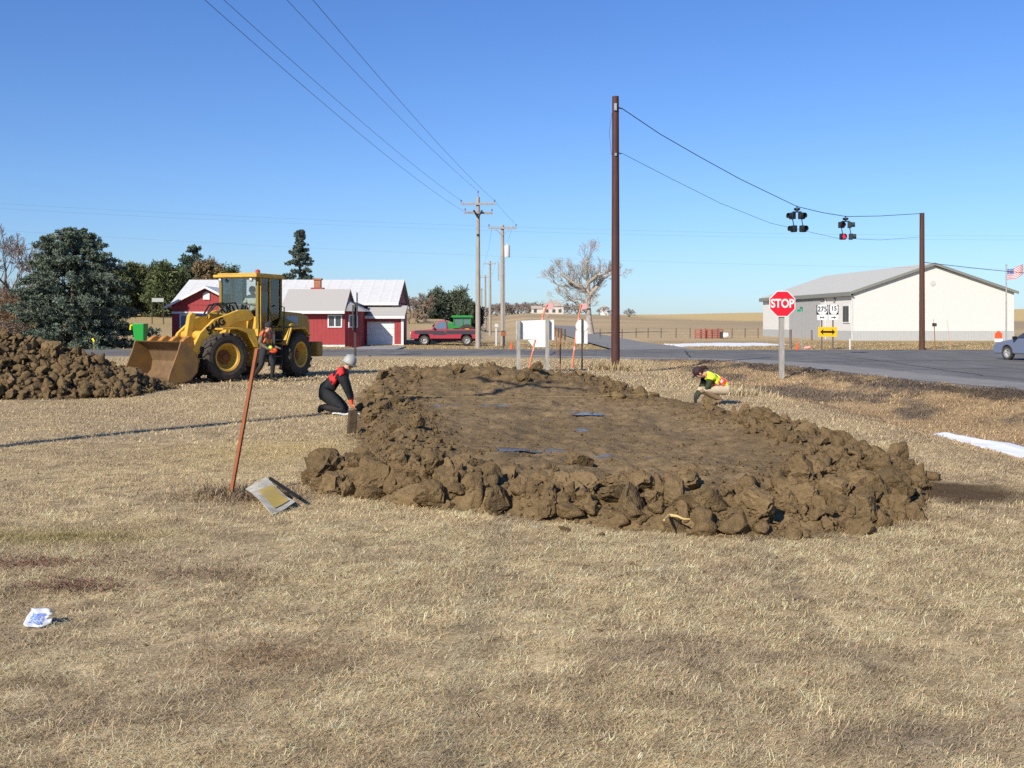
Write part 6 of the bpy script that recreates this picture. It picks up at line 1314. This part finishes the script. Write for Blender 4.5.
def tractor():
    D = 86.0; xc = GX(461, D); o = empty('farm_tractor', (xc, D, gz(xc, D)), math.pi, 'green farm tractor with a boxy cab parked behind the red pickup', 'tractor')
    m = MB(); m.prism([(2.3, 0.9), (2.35, 1.5), (2.1, 1.62), (0.6, 1.72), (0.6, 0.8), (2.2, 0.75)], -0.38, 0.38, 'xz'); m.build('hood', M_JG, o, bevel=0.04)
    m = MB(); m.bb(-0.85, 0.6, -0.6, 0.6, 0.75, 1.3); m.build('chassis', M_JG, o)
    m = MB()
    for (x, y) in ((0.55, 0.62), (0.55, -0.62), (-0.8, 0.62), (-0.8, -0.62), (-0.15, 0.62), (-0.15, -0.62)): m.bb(x-0.05, x+0.05, y-0.05, y+0.05, 1.3, 2.1)
    m.bb(-0.88, 0.63, -0.7, 0.7, 1.25, 1.42); m.build('cab_frame', M_JG, o)
    m = MB(); m.bb(-0.8, 0.55, 0.60, 0.62, 1.42, 2.1); m.bb(-0.8, 0.55, -0.62, -0.60, 1.42, 2.1); m.bb(0.56, 0.58, -0.58, 0.58, 1.42, 2.1); m.build('cab_glass', mat('tractor_glass', (0.10, 0.17, 0.16), 0.1, spec=0.6), o)
    m = MB(); m.bb(-1.0, 0.75, -0.8, 0.8, 2.1, 2.3); m.build('cab_roof', M_JG, o, bevel=0.05)
    for s in (-1, 1):
        wheel(o, Matrix.Translation((-0.55, s*0.95, 0.78)), 0.78, 0.45, M_TYRE, M_JY, 20, dish=s); wheel(o, Matrix.Translation((1.7, s*0.75, 0.48)), 0.48, 0.28, M_TYRE, M_JY, 18, dish=s)
    m = MB(); m.tube([(1.3, 0, 1.65), (1.3, 0, 2.2)], 0.05, 8); m.build('exhaust', M_BLKPAINT, o)
tractor()
def hopper():
    D = 66.0; x = GX(139.5, D); o = empty('grain_hopper', (x, D, gz(x, D)), 0, 'bright green hopper with a yellow spout standing behind the loader bucket', 'hopper')
    z0, z1 = H-(338-HZ)/F*D, H-(322-HZ)/F*D; 
    m = MB(); m.hexa([(-0.22, -0.3, z0-0.1), (0.36, -0.3, z0-0.1), (0.36, 0.3, z0-0.1), (-0.22, 0.3, z0-0.1)], [(-0.32, -0.45, z1), (0.42, -0.45, z1), (0.42, 0.45, z1), (-0.32, 0.45, z1)]); m.build('bin', mat('bright_green', (0.02, 0.32, 0.05), 0.45), o, bevel=0.03)
    m = MB(); m.tube([(-0.50, -0.2, z1-0.4), (-0.48, -0.2, z1-0.12), (-0.28, -0.2, z1-0.08)], 0.07, 10); m.build('spout', M_JY, o)
    for sx_ in (-0.2, 0.34):
        for sy in (-0.26, 0.26): post(o, sx_, sy, -0.2, z0-0.05, 0.07, M_BLKPAINT, 'leg')
hopper()
o, zt = simple_post('marker_flag', 94, 348, 341, 66.5, 0.02, M_JY, 'tiny yellow marker flag at the foot of the blue spruce', 'flag', zb=-0.0)
mb = MB(); mb.hexa([(0, 0, zt+0.02), (-0.10, 0.02, zt+0.14), (-0.18, 0.02, zt+0.12), (-0.02, 0.03, zt-0.08)], [(0.05, 0.0, zt), (-0.07, 0.02, zt+0.18), (-0.16, 0.05, zt+0.15), (0.03, 0.05, zt-0.07)]); mb.build('pennant', mat('pennant_yellow', (0.8, 0.65, 0.02), 0.6), o)
def car():
    hd = Vector((-0.27, 0.965)).normalized(); rz = math.atan2(hd.y, hd.x)
    left = Vector((-hd.y, hd.x)); fw = Vector((GX(1008.5, 48.6), 48.6)); c = fw-hd*1.35-left*0.74     # near front wheel fixes the place
    o = empty('parked_car', (c.x, c.y, 0.022), rz, 'blue-grey car cut by the right edge of the frame on the highway', 'car')
    M_C = mat('car_blue_grey', (0.20, 0.24, 0.34), 0.3, 0.35, spec=0.5); hw = 0.86
    def arch(cx): return [(cx+0.37*math.cos(a), 0.30+0.39*math.sin(a)) for a in [math.pi*k/10 for k in range(11)]]
    poly = [(2.2, 0.32), (2.27, 0.5), (2.2, 0.7), (1.95, 0.82), (1.0, 0.98), (0.9, 1.0), (-1.5, 1.03), (-2.15, 1.0), (-2.25, 0.7), (-2.2, 0.35), (-2.1, 0.30)]+arch(-1.33)[::-1]+arch(1.35)[::-1]+[(2.1, 0.28)]
    m = MB(); m.prism(poly, -hw, hw, 'xz'); b = m.build('body', M_C, o, bevel=0.05)
    m = MB(); m.hexa([(1.0, -0.80, 0.98), (1.0, 0.80, 0.98), (-1.85, 0.80, 1.0), (-1.85, -0.80, 1.0)], [(0.2, -0.60, 1.46), (0.2, 0.60, 1.46), (-1.15, 0.60, 1.46), (-1.15, -0.60, 1.46)]); cb = m.build('cabin', M_C, o, bevel=0.05)
    gm = mat('car_glass', (0.04, 0.05, 0.06), 0.05, spec=0.7)
    for s in (-1, 1):
        for (a0, a1, b0, b1) in ((0.82, -0.35, 0.2, -0.38), (-0.45, -1.45, -0.46, -1.05)):
            m = MB(); m.hexa([(a0, s*0.775, 1.03), (a1, s*0.775, 1.03), (a1, s*0.80, 1.03), (a0, s*0.80, 1.03)], [(b0, s*0.60, 1.42), (b1, s*0.60, 1.42), (b1, s*0.635, 1.42), (b0, s*0.635, 1.42)]); m.build('side_window', gm, cb)
        m = MB(); m.box((0.72, s*0.95, 1.04), (0.12, 0.2, 0.15)); m.build('mirror', M_BLKPAINT, cb, bevel=0.03)
        m = MB(); m.bb(-0.3, -0.15, s*hw-0.01, s*hw+0.025, 0.84, 0.88); m.build('handle', M_C, b)
        m = MB(); m.bb(2.02, 2.24, s*0.62-0.16, s*0.62+0.16, 0.60, 0.74); m.build('headlight', M_SILVER, b, bevel=0.03)
        m = MB(); m.bb(-2.25, -2.1, s*0.66-0.14, s*0.66+0.14, 0.72, 0.9); m.build('tail_light', M_LENS, b)
        for x in (1.35, -1.33): wheel(o, Matrix.Translation((x, s*0.74, 0.315)), 0.315, 0.2, M_TYRE, mat('alloy', (0.5, 0.5, 0.5), 0.35, 0.6), 30, dish=s, rimr=0.66)
    m = MB(); m.hexa([(0.95, -0.72, 1.02), (0.95, 0.72, 1.02), (0.90, 0.72, 1.0), (0.90, -0.72, 1.0)], [(0.24, -0.56, 1.45), (0.24, 0.56, 1.45), (0.18, 0.56, 1.43), (0.18, -0.56, 1.43)]); m.build('windscreen', gm, cb)
car()

# ------------------------------------------------------------------ people
def person(loc, rz, J, label, jacket, trousers, boots, face=(1, 0, 0), glove=None, vest=None, headgear=None, bulk=1.15):
    """J: joint positions. One skinned body; vest, hat, hair and gloves' colour follow the body parts"""
    o = empty('person', loc, rz, label, 'person')
    V, E, Rd, Lb = [], [], [], []
    def v(p, r, lab): V.append(Vector(p)); Rd.append(r); Lb.append(lab); return len(V)-1
    def e(a, b): E.append((a, b)); return b
    pel = v(J['pelvis'], 0.145, 'leg'); w_ = e(pel, v(J['waist'], 0.135, 'torso')); ch = e(w_, v(J['chest'], 0.155, 'torso')); nb = e(ch, v(J['neck'], 0.065, 'neck'))
    hd = Vector(J['head']); fc = Vector(face).normalized(); nk = Vector(J['neck']); up = (hd-nk).normalized(); up = (up-fc*up.dot(fc)).normalized()
    h0 = e(nb, v(hd-up*0.06+fc*0.01, 0.075, 'head')); h1 = e(h0, v(hd+up*0.03, 0.092, 'head')); h2 = e(h1, v(hd+up*0.11-fc*0.01, 0.070, 'head'))
    nz = e(h1, v(hd+fc*0.105-up*0.01, 0.014, 'head'))
    for s in ('l', 'r'):
        sh = e(ch, v(J['shoulder_'+s], 0.075, 'arm')); el = e(sh, v(J['elbow_'+s], 0.055, 'arm')); wr = e(el, v(J['wrist_'+s], 0.036, 'arm'))
        a = Vector(J['wrist_'+s]); d = (a-Vector(J['elbow_'+s])).normalized(); hdv = Vector(J.get('hand_'+s, d)).normalized()
        side = hdv.cross(Vector((0, 0, 1))); side = side.normalized() if side.length > .2 else Vector((0, 1, 0)); nrm = side.cross(hdv).normalized()
        pm = e(wr, v(a+hdv*0.075, 0.034, 'hand'))
        for k, (off, ln) in enumerate([(-0.033, 0.075), (-0.011, 0.088), (0.011, 0.082), (0.033, 0.062)]):
            k0 = e(pm, v(a+hdv*0.115+side*off, 0.010, 'hand')); k1 = e(k0, v(a+hdv*(0.115+ln*0.55)+side*off-nrm*0.012, 0.009, 'hand')); e(k1, v(a+hdv*(0.115+ln*0.9)+side*off-nrm*0.036, 0.008, 'hand'))
        t0 = e(pm, v(a+hdv*0.06+side*0.05*(1 if s == 'r' else -1), 0.012, 'hand')); e(t0, v(a+hdv*0.105+side*0.065*(1 if s == 'r' else -1)-nrm*0.02, 0.010, 'hand'))
        hp = e(pel, v(J['hip_'+s], 0.105, 'leg')); kn = e(hp, v(J['knee_'+s], 0.072, 'leg')); an = e(kn, v(J['ankle_'+s], 0.052, 'foot')); 
        hl = e(an, v(Vector(J['ankle_'+s])+(Vector(J['toe_'+s])-Vector(J['ankle_'+s]))*0.45, 0.046, 'foot')); e(hl, v(J['toe_'+s], 0.038, 'foot'))
    me = bpy.data.meshes.new('body'); me.from_pydata([tuple(p) for p in V], E, []); ob = bpy.data.objects.new('tmp', me); C.objects.link(ob)
    sk = ob.modifiers.new('skin', 'SKIN'); sk.use_smooth_shade = True
    if not me.skin_vertices:
        raise RuntimeError('no skin layer')
    for i, sv in enumerate(me.skin_vertices[0].data):
        lab = Lb[i]; r = Rd[i]*(bulk if lab in ('torso', 'arm', 'leg') else 1); sv.radius = (r*(1.18 if lab == 'torso' else 1), r*(0.95 if lab == 'torso' else 1)); sv.use_root = (i == 0)
    ss = ob.modifiers.new('sub', 'SUBSURF'); ss.levels = 2; ss.render_levels = 2
    dg = bpy.context.evaluated_depsgraph_get(); dg.update(); bm_ = bpy.data.meshes.new_from_object(ob.evaluated_get(dg))
    bpy.data.objects.remove(ob); bm_.name = 'body'
    bo = bpy.data.objects.new('body', bm_); C.objects.link(bo); bo.parent = o
    bm_.materials.clear(); order = {'skin': 0, 'jacket': 1, 'trousers': 2, 'boots': 3, 'glove': 4}
    for m in (M_SKIN, jacket, trousers, boots, glove or M_SKIN): bm_.materials.append(m)
    segs = [(V[a], V[b], Lb[b] if Lb[a] != 'head' else 'head', Rd[a], Rd[b]) for a, b in E]
    key = {'head': 0, 'neck': 0, 'hand': 4, 'torso': 1, 'arm': 1, 'leg': 2, 'foot': 3}
    torso_f = []
    for p in bm_.polygons:
        c = p.center; best = None
        for a, b, lab, ra, rb_ in segs:
            ab = b-a; t = max(0, min(1, (c-a).dot(ab)/max(ab.length_squared, 1e-9))); q = (c-(a+ab*t)).length/((ra*(1-t)+rb_*t)+0.02)
            if lab == 'neck' and t < 0.7: lab = 'torso'
            if best is None or q < best[0]: best = (q, lab)
        p.material_index = key[best[1]]; p.use_smooth = True
        if best[1] == 'torso' or (best[1] == 'arm' and min((c-Vector(J['shoulder_l'])).length, (c-Vector(J['shoulder_r'])).length) < 0.10): torso_f.append(p.index)
    ax0, ax1 = Vector(J['pelvis']), nk; ax = ax1-ax0
    if vest:
        main, band, tape, t_lo, fn = vest; use = {}; vs, fs, mi = [], [], []
        for i in torso_f:
            p = bm_.polygons[i]; t = (p.center-ax0).dot(ax)/ax.length_squared
            if t < t_lo: continue
            k_ = fn(t, p.center-ax0, p.normal)
            if k_ < 0: continue
            f = []
            for vi in p.vertices:
                if vi not in use: use[vi] = len(vs); vs.append(bm_.vertices[vi].co+bm_.vertices[vi].normal*0.018)
                f.append(use[vi])
            fs.append(f); mi.append(k_)
        vm = bpy.data.meshes.new('vest'); vm.from_pydata([tuple(q) for q in vs], [], fs)
        for m in (main, band, tape): vm.materials.append(m)
        for p, k in zip(vm.polygons, mi): p.material_index = k; p.use_smooth = True
        vo = bpy.data.objects.new('vest', vm); C.objects.link(vo); vo.parent = o
        sd = vo.modifiers.new('thickness', 'SOLIDIFY'); sd.thickness = 0.012; sd.offset = -1
    side = up.cross(fc).normalized()
    fr = Matrix((fc, side, up)).transposed().to_4x4(); fr.translation = hd
    for s in (-1, 1):
        m = MB(fr); m.ball((0.082, s*0.034, 0.028), 0.012, 8); m.build('eye', mat('eye_dark', (0.03, 0.02, 0.02), 0.2), o)
        m = MB(fr); m.ball((0.0, s*0.092, 0.0), 0.03, 8, (0.7, 0.4, 1.1)); m.build('ear', M_SKIN, o, smooth=True)
    m = MB(fr); m.box((0.088, 0, -0.055), (0.012, 0.05, 0.012)); m.build('mouth', mat('lips', (0.4, 0.15, 0.12), 0.5), o)
    if headgear: headgear(o, fr)
    return o
def flat(*a): return 0
M_NAVY = mat('black_jacket', (0.014, 0.015, 0.018), 0.8, var=0.2); M_DKJ = mat('dark_trousers', (0.022, 0.024, 0.027), 0.85, var=0.25, scale=9); M_BOOT = mat('dark_boots', (0.025, 0.022, 0.02), 0.8)
M_CAMO = mat('brown_camo_jacket', (0.24, 0.18, 0.125), 0.9, col2=(0.09, 0.075, 0.055), scale=14); M_JEAN = mat('dark_jeans', (0.028, 0.032, 0.04), 0.9, var=0.3); M_KHAKI = mat('khaki_trousers', (0.48, 0.395, 0.275), 0.85, var=0.12, scale=8)
M_TANBOOT = mat('tan_boot', (0.22, 0.15, 0.09), 0.8)
def hard_hat(col, brim):
    def f(o, fr):
        m = MB(fr); m.lathe([(0.125, 0.02), (0.128, 0.06), (0.115, 0.12), (0.08, 0.165), (0.03, 0.185), (0, 0.186)], (0, 0, 0.02), 'z', 20); m.tube([(0.10, 0, 0.165), (0, 0, 0.208), (-0.1, 0, 0.165)], 0.018, 6); hh = m.build('hard_hat', col, o, smooth=True)
        m = MB(fr); m.lathe([(0.12, 0.03), (0.155, 0.022), (0.155, 0.03), (0.12, 0.045)], (0.02, 0, 0.0), 'z', 20); m.build('hat_brim', brim, hh)
    return f
def knit_cap(col):
    def f(o, fr):
        m = MB(fr); m.lathe([(0.104, 0.03), (0.112, 0.05), (0.108, 0.1), (0.08, 0.155), (0.03, 0.18), (0, 0.182)], (-0.01, 0, 0.0), 'z', 18); m.lathe([(0.11, 0.02), (0.117, 0.03), (0.117, 0.06), (0.108, 0.065)], (-0.01, 0, 0), 'z', 18); m.build('knit_cap', col, o, smooth=True)
    return f
def brown_hair(o, fr):
    m = MB(fr); m.ball((-0.022, 0, 0.035), 0.110, 16, (1.0, 0.92, 1.0)); m.ball((-0.12, 0, 0.02), 0.055, 10, (1, 0.8, 1)); m.tube([(-0.13, 0, 0.03), (-0.19, 0, -0.02), (-0.2, 0, -0.11)], [0.045, 0.04, 0.015], 8); m.build('hair', mat('dark_brown_hair', (0.045, 0.022, 0.016), 0.7, var=0.3, scale=20), o, smooth=True)
    m = MB(fr); m.lathe([(0.104, 0.03), (0.112, 0.06), (0.10, 0.11), (0.06, 0.145), (0, 0.155)], (-0.016, 0, 0.0), 'z', 18); m.bb(0.08, 0.15, -0.06, 0.06, 0.045, 0.055); m.build('cap', mat('dark_cap', (0.04, 0.022, 0.022), 0.8), o, smooth=True)
# kneeling worker at the left rim
x, d = pix(341, 413.5)
person((x, d, gz(x, d)+0.0), math.radians(8), dict(pelvis=(-.31, 0, .41), waist=(-.27, 0, .55), chest=(-.11, 0, .75), neck=(.065, 0, .875), head=(.14, 0, .945),
    shoulder_l=(.01, .19, .80), shoulder_r=(.01, -.19, .80), elbow_l=(.11, .22, .56), elbow_r=(.10, -.23, .54), wrist_l=(.20, .15, .33), wrist_r=(.19, -.19, .30), hand_l=(.15, 0, -1), hand_r=(.15, 0, -1),
    hip_l=(-.30, .10, .40), hip_r=(-.30, -.10, .40), knee_l=(.12, .14, .08), knee_r=(.08, -.15, .075), ankle_l=(-.35, .13, .15), ankle_r=(-.39, -.14, .16), toe_l=(-.37, .13, .03), toe_r=(-.41, -.14, .03)),
    'person kneeling in black clothes, orange vest and grey hard hat at the left rim', M_NAVY, M_DKJ, M_BOOT, face=(0.9, 0.1, -0.35), glove=M_ORANGE,
    vest=(M_ORANGE, mat('vest_red', (0.62, 0.03, 0.03), 0.7), M_SILVER, 0.42, lambda t, c, n: -1 if n.x > 0.5 else (1 if abs(c.y) > 0.13 or t < 0.4 else 0)), bulk=1.45, headgear=hard_hat(mat('grey_hat', (0.36, 0.36, 0.34), 0.5, var=0.1), mat('hat_green_grey', (0.16, 0.20, 0.17), 0.6)))
o = empty('paper_sheet', (x+0.13, d-0.22, gz(x, d)+0.012), 0.2, 'white sheet lying under the hands of the kneeling person', 'paper'); mb = MB(); n = 8
V = [((i/n-0.5)*0.52, (j/n-0.5)*0.3, 0.012*math.sin(i*1.3)+0.01*math.cos(j*2+i)+0.02) for j in range(n+1) for i in range(n+1)]
mb.add(V, [(j*(n+1)+i, j*(n+1)+i+1, (j+1)*(n+1)+i+1, (j+1)*(n+1)+i) for j in range(n) for i in range(n)]); so_ = mb.build('sheet', M_SIGNBACK, o); so_.modifiers.new('t', 'SOLIDIFY').thickness = 0.004
# squatting surveyor at the right rim
x, d = pix(713, 405)
person((x, d, gz(x, d)+0.01), math.radians(188), dict(pelvis=(-.27, 0, .31), waist=(-.18, 0, .43), chest=(.03, 0, .56), neck=(.19, 0, .645), head=(.31, 0, .655),
    shoulder_l=(.10, .17, .60), shoulder_r=(.10, -.17, .60), elbow_l=(.17, .20, .38), elbow_r=(.17, -.20, .38), wrist_l=(.36, .10, .22), wrist_r=(.34, -.10, .20), hand_l=(.4, 0, -1), hand_r=(.3, 0, -1),
    hip_l=(-.24, .10, .30), hip_r=(-.24, -.10, .30), knee_l=(.27, .16, .31), knee_r=(.25, -.15, .29), ankle_l=(-.16, .12, .09), ankle_r=(-.22, -.12, .09), toe_l=(.04, .14, .03), toe_r=(-.02, -.14, .03)),
    'person squatting in a yellow reflective vest, khaki trousers and dark cap at the right rim', mat('dark_green_sleeve', (0.035, 0.045, 0.02), 0.8), M_KHAKI, M_TANBOOT, face=(0.62, 0.0, -0.78), glove=M_BLACK,
    vest=(M_LIME, M_ORANGE, M_SILVER, 0.12, lambda t, c, n: 2 if (0.34 < t < 0.44 or abs(abs(c.y)-0.09) < 0.018) else (1 if (0.28 < t < 0.5 or abs(abs(c.y)-0.09) < 0.038) else 0)), headgear=brown_hair)
# worker walking beside the loader
x, d = pix(266, 382)
hold = person((x, d-0.1, gz(x, d)), math.radians(-20), dict(pelvis=(0, 0, .93), waist=(.01, 0, 1.08), chest=(.03, 0, 1.30), neck=(.07, 0, 1.49), head=(.11, 0, 1.60),
    shoulder_l=(.04, .19, 1.42), shoulder_r=(.04, -.19, 1.42), elbow_l=(.03, .27, 1.14), elbow_r=(-.02, -.27, 1.15), wrist_l=(.24, .20, 1.02), wrist_r=(.20, -.22, 1.00), hand_l=(1, -.2, -.1), hand_r=(1, .2, -.1),
    hip_l=(0, .10, .91), hip_r=(0, -.10, .91), knee_l=(.20, .11, .53), knee_r=(-.06, -.11, .49), ankle_l=(.16, .11, .10), ankle_r=(-.34, -.11, .13), toe_l=(.36, .12, .05), toe_r=(-.18, -.12, .03)),
    'person in camouflage jacket and orange vest walking beside the loader wheels', M_CAMO, M_JEAN, M_BOOT, face=(0.95, -0.25, -0.15), glove=M_CAMO,
    vest=(mat('faded_orange', (0.62, 0.13, 0.05), 0.8, var=0.2, scale=9), mat('faded_lime', (0.42, 0.48, 0.06), 0.8), M_SILVER, 0.40, lambda t, c, n: 1 if t < 0.42 or abs(abs(c.y)-0.11) < 0.025 else 0), headgear=knit_cap(mat('dark_knit', (0.035, 0.03, 0.03), 0.9)))
o = empty('hi_vis_bundle', (x+0.27, d-0.32, gz(x, d)+0.98), 0, 'orange and lime cloth bundle held by the walking person', 'cloth'); mb = MB(); mb.ball((0.02, 0, -0.05), 0.11, 10, (1.1, 0.6, 0.7)); mb.build('cloth', M_ORANGE, o, smooth=True)
mb = MB(); mb.ball((-0.05, -0.05, 0.03), 0.07, 10, (0.9, 0.7, 1)); mb.build('lining', M_LIME, o, smooth=True)
# operator inside the cab
LM = Matrix.Translation(LOADER.location) @ Matrix.Rotation(LOADER.rotation_euler.z, 4, 'Z'); p = LM @ Vector((-0.45, 0, 1.02))
person(p, LOADER.rotation_euler.z, dict(pelvis=(0, 0, 1.08), waist=(.0, 0, 1.2), chest=(.02, 0, 1.43), neck=(.04, 0, 1.62), head=(.07, 0, 1.73),
    shoulder_l=(.03, .20, 1.54), shoulder_r=(.03, -.20, 1.54), elbow_l=(.18, .26, 1.30), elbow_r=(.18, -.26, 1.30), wrist_l=(.44, .16, 1.32), wrist_r=(.44, -.16, 1.32), hand_l=(1, -.2, 0), hand_r=(1, .2, 0),
    hip_l=(.02, .10, 1.06), hip_r=(.02, -.10, 1.06), knee_l=(.46, .14, 1.04), knee_r=(.46, -.14, 1.04), ankle_l=(.56, .14, .68), ankle_r=(.56, -.14, .68), toe_l=(.76, .14, .64), toe_r=(.76, -.14, .64)),
    'person in a pale jacket and dark red cap sitting inside the loader cab', mat('pale_jacket', (0.42, 0.42, 0.36), 0.85, var=0.2), M_JEAN, M_BOOT, face=(0.95, 0.2, -0.1), headgear=knit_cap(mat('maroon_cap', (0.10, 0.02, 0.045), 0.9)))

# ------------------------------------------------------------------ small things on the field
x, d = pix(228, 496); x1, z1 = (254-231)/F*d, (493-345)/F*d
o = empty('steel_stake', (x, d, gz(x, d)), 0, 'tall rusty orange steel stake leaning right in the straw', 'stake')
mb = MB(); a = Vector((0, 0, -0.15)); b = Vector((x1, 0.25, z1)); dv = (b-a).normalized(); sd_ = Vector((0.96, 0.28, 0)); nn = dv.cross(sd_).normalized()
for (o1, o2) in ((sd_*0.022, nn*0.004), (nn*0.018, sd_*0.005)):
    off = nn*0.0 if o1 == sd_*0.022 else -nn*0.018
    mb.hexa([a+off+o1+o2, a+off+o1-o2, a+off-o1-o2, a+off-o1+o2], [b+off+o1+o2, b+off+o1-o2, b+off-o1-o2, b+off-o1+o2])
mb.build('shaft', mat('orange_rust_stake', (0.42, 0.15, 0.06), 0.75, col2=(0.27, 0.10, 0.05), scale=7), o)
# bent board sign lying flat
x, d = pix(268, 497); o = empty('fallen_sign', (x, d, gz(x, d)+0.035), 0.0, 'weathered white sheet with a yellow panel lying in the straw by the stake', 'sign')
o.location = (0, 0, 0); q4 = [Vector((-2.60, 10.1, 0.13)), Vector((-2.45, 10.3, 0.20)), Vector((-2.06, 9.84, 0.06)), Vector((-2.16, 9.35, 0.03))]
mid_ = sum(q4, Vector())/4; mid_.z = 0.0; o.location = mid_; q4 = [q-mid_ for q in q4]
def sheet_pts(u0, u1, v0, v1, lift, n=8):
    V = []
    for j in range(n+1):
        for i in range(n+1):
            u_, v_ = u0+(u1-u0)*i/n, v0+(v1-v0)*j/n
            p = q4[0].lerp(q4[1], u_).lerp(q4[3].lerp(q4[2], u_), v_); p.z += 0.02*math.sin(v_*4+u_*2)+lift; V.append(p)
    return V, [(j*(n+1)+i, j*(n+1)+i+1, (j+1)*(n+1)+i+1, (j+1)*(n+1)+i) for j in range(n) for i in range(n)]
mb = MB(); mb.add(*sheet_pts(0, 1, 0, 1, 0)); s_ = mb.build('sheet', mat('grubby_white_sheet', (0.50, 0.48, 0.42), 0.7, col2=(0.28, 0.25, 0.19), scale=9), o); s_.modifiers.new('t', 'SOLIDIFY').thickness = 0.006
mb = MB(); mb.add(*sheet_pts(0.22, 0.9, 0.3, 0.88, 0.009)); mb.build('yellow_panel', mat('faded_yellow', (0.48, 0.34, 0.06), 0.7, col2=(0.36, 0.28, 0.12), scale=10), s_)
mb = MB(); mb.tube([q4[1]+Vector((0.04, 0.02, 0.0)), q4[2]+Vector((0.04, 0.02, 0.02))], 0.018, 6); mb.build('edge_rod', M_BLKPAINT, o)
# blue and white wrapper
x, d = pix(37, 628); o = empty('paper_wrapper', (x, d, gz(x, d)+0.012), 0.0, 'crumpled white and blue paper wrapper lying on the straw at left', 'litter')
def wrap(u_, v_, lift=0.0):      # u across, v up: creased sheet leaning back
    bow = 0.022*math.sin(u_*3.1)+0.010*math.sin(u_*11+v_*6)+0.006*math.cos(v_*13+u_*4)
    return Vector(((u_-0.5)*0.155+0.012*v_*(1-u_), 0.075*v_-bow-lift, 0.008+0.074*v_-0.016*math.sin(u_*3.1)*(1-v_)))
n = 14; V = [wrap(i/n, j/n) for j in range(n+1) for i in range(n+1)]
fs = [(j*(n+1)+i, j*(n+1)+i+1, (j+1)*(n+1)+i+1, (j+1)*(n+1)+i) for j in range(n) for i in range(n) if not (i > n-4 and j > 4 and i+abs(j-9)*0.9 > n-1.5+1.2)]
mb = MB(); mb.add(V, fs); cu_ = mb.build('sheet', mat('wrapper_white', (0.52, 0.54, 0.57), 0.5), o, smooth=True); cu_.modifiers.new('t', 'SOLIDIFY').thickness = 0.0015
mb = MB(); n2_ = 12; V = [wrap(0.16+0.56*i/n2_, 0.16+0.58*j/n2_, 0.003) for j in range(n2_+1) for i in range(n2_+1)]
rw = random.Random(3); mb.add(V, [(j*(n2_+1)+i, j*(n2_+1)+i+1, (j+1)*(n2_+1)+i+1, (j+1)*(n2_+1)+i) for j in range(n2_) for i in range(n2_) if rw.random() < 0.8])
mb.build('printed_panel', mat('print_blue', (0.05, 0.11, 0.42), 0.5, col2=(0.30, 0.40, 0.68), scale=60), cu_, smooth=True)
# square stub post by the kneeling person
x, d = pix(352, 434); o = empty('stub_post', (x, d, gz(x, d)), 0.35, 'short dark square stub post in the straw below the kneeling person', 'post')
mb = MB(); mb.box((0, 0, 0.12), (0.13, 0.13, 0.46), Matrix.Rotation(0.08, 3, 'Y')); mb.build('stub', mat('earthy_wood', (0.10, 0.067, 0.037), 0.9, col2=(0.05, 0.034, 0.02), scale=9, bump=0.4), o, bevel=0.012)
# yellow string across the plot
a = Vector((*pix(357, 407), 0)); a.z = 0.22; b = Vector((*pix(700, 403), 0)); b.z = 0.20
pts = [a.lerp(b, t/24)+Vector((0, 0, -0.10*4*(t/24)*(1-t/24)+0.06)) for t in range(25)]
mb = MB(); mb.tube(pts, 0.0035, 5); tag(mb.build('measuring_tape', mat('tape_yellow', (0.36, 0.28, 0.10), 0.6), None, fix=False), 'thin yellow tape stretched across the muddy plot between the two crouching people', 'tape')
# dry root lying on the rim
pts = [Vector((*pix(px, py, 0.12), 0.16)) for px, py in ((664, 525), (669, 520), (677, 521), (684, 524), (690, 524))]
mb = MB(); mb.tube(pts, [0.008, 0.012, 0.01, 0.008, 0.005], 6); tag(mb.build('dry_root', mat('pale_root', (0.55, 0.40, 0.16), 0.8), None, smooth=True, fix=False), 'pale dry root lying across clods at the front rim', 'root')
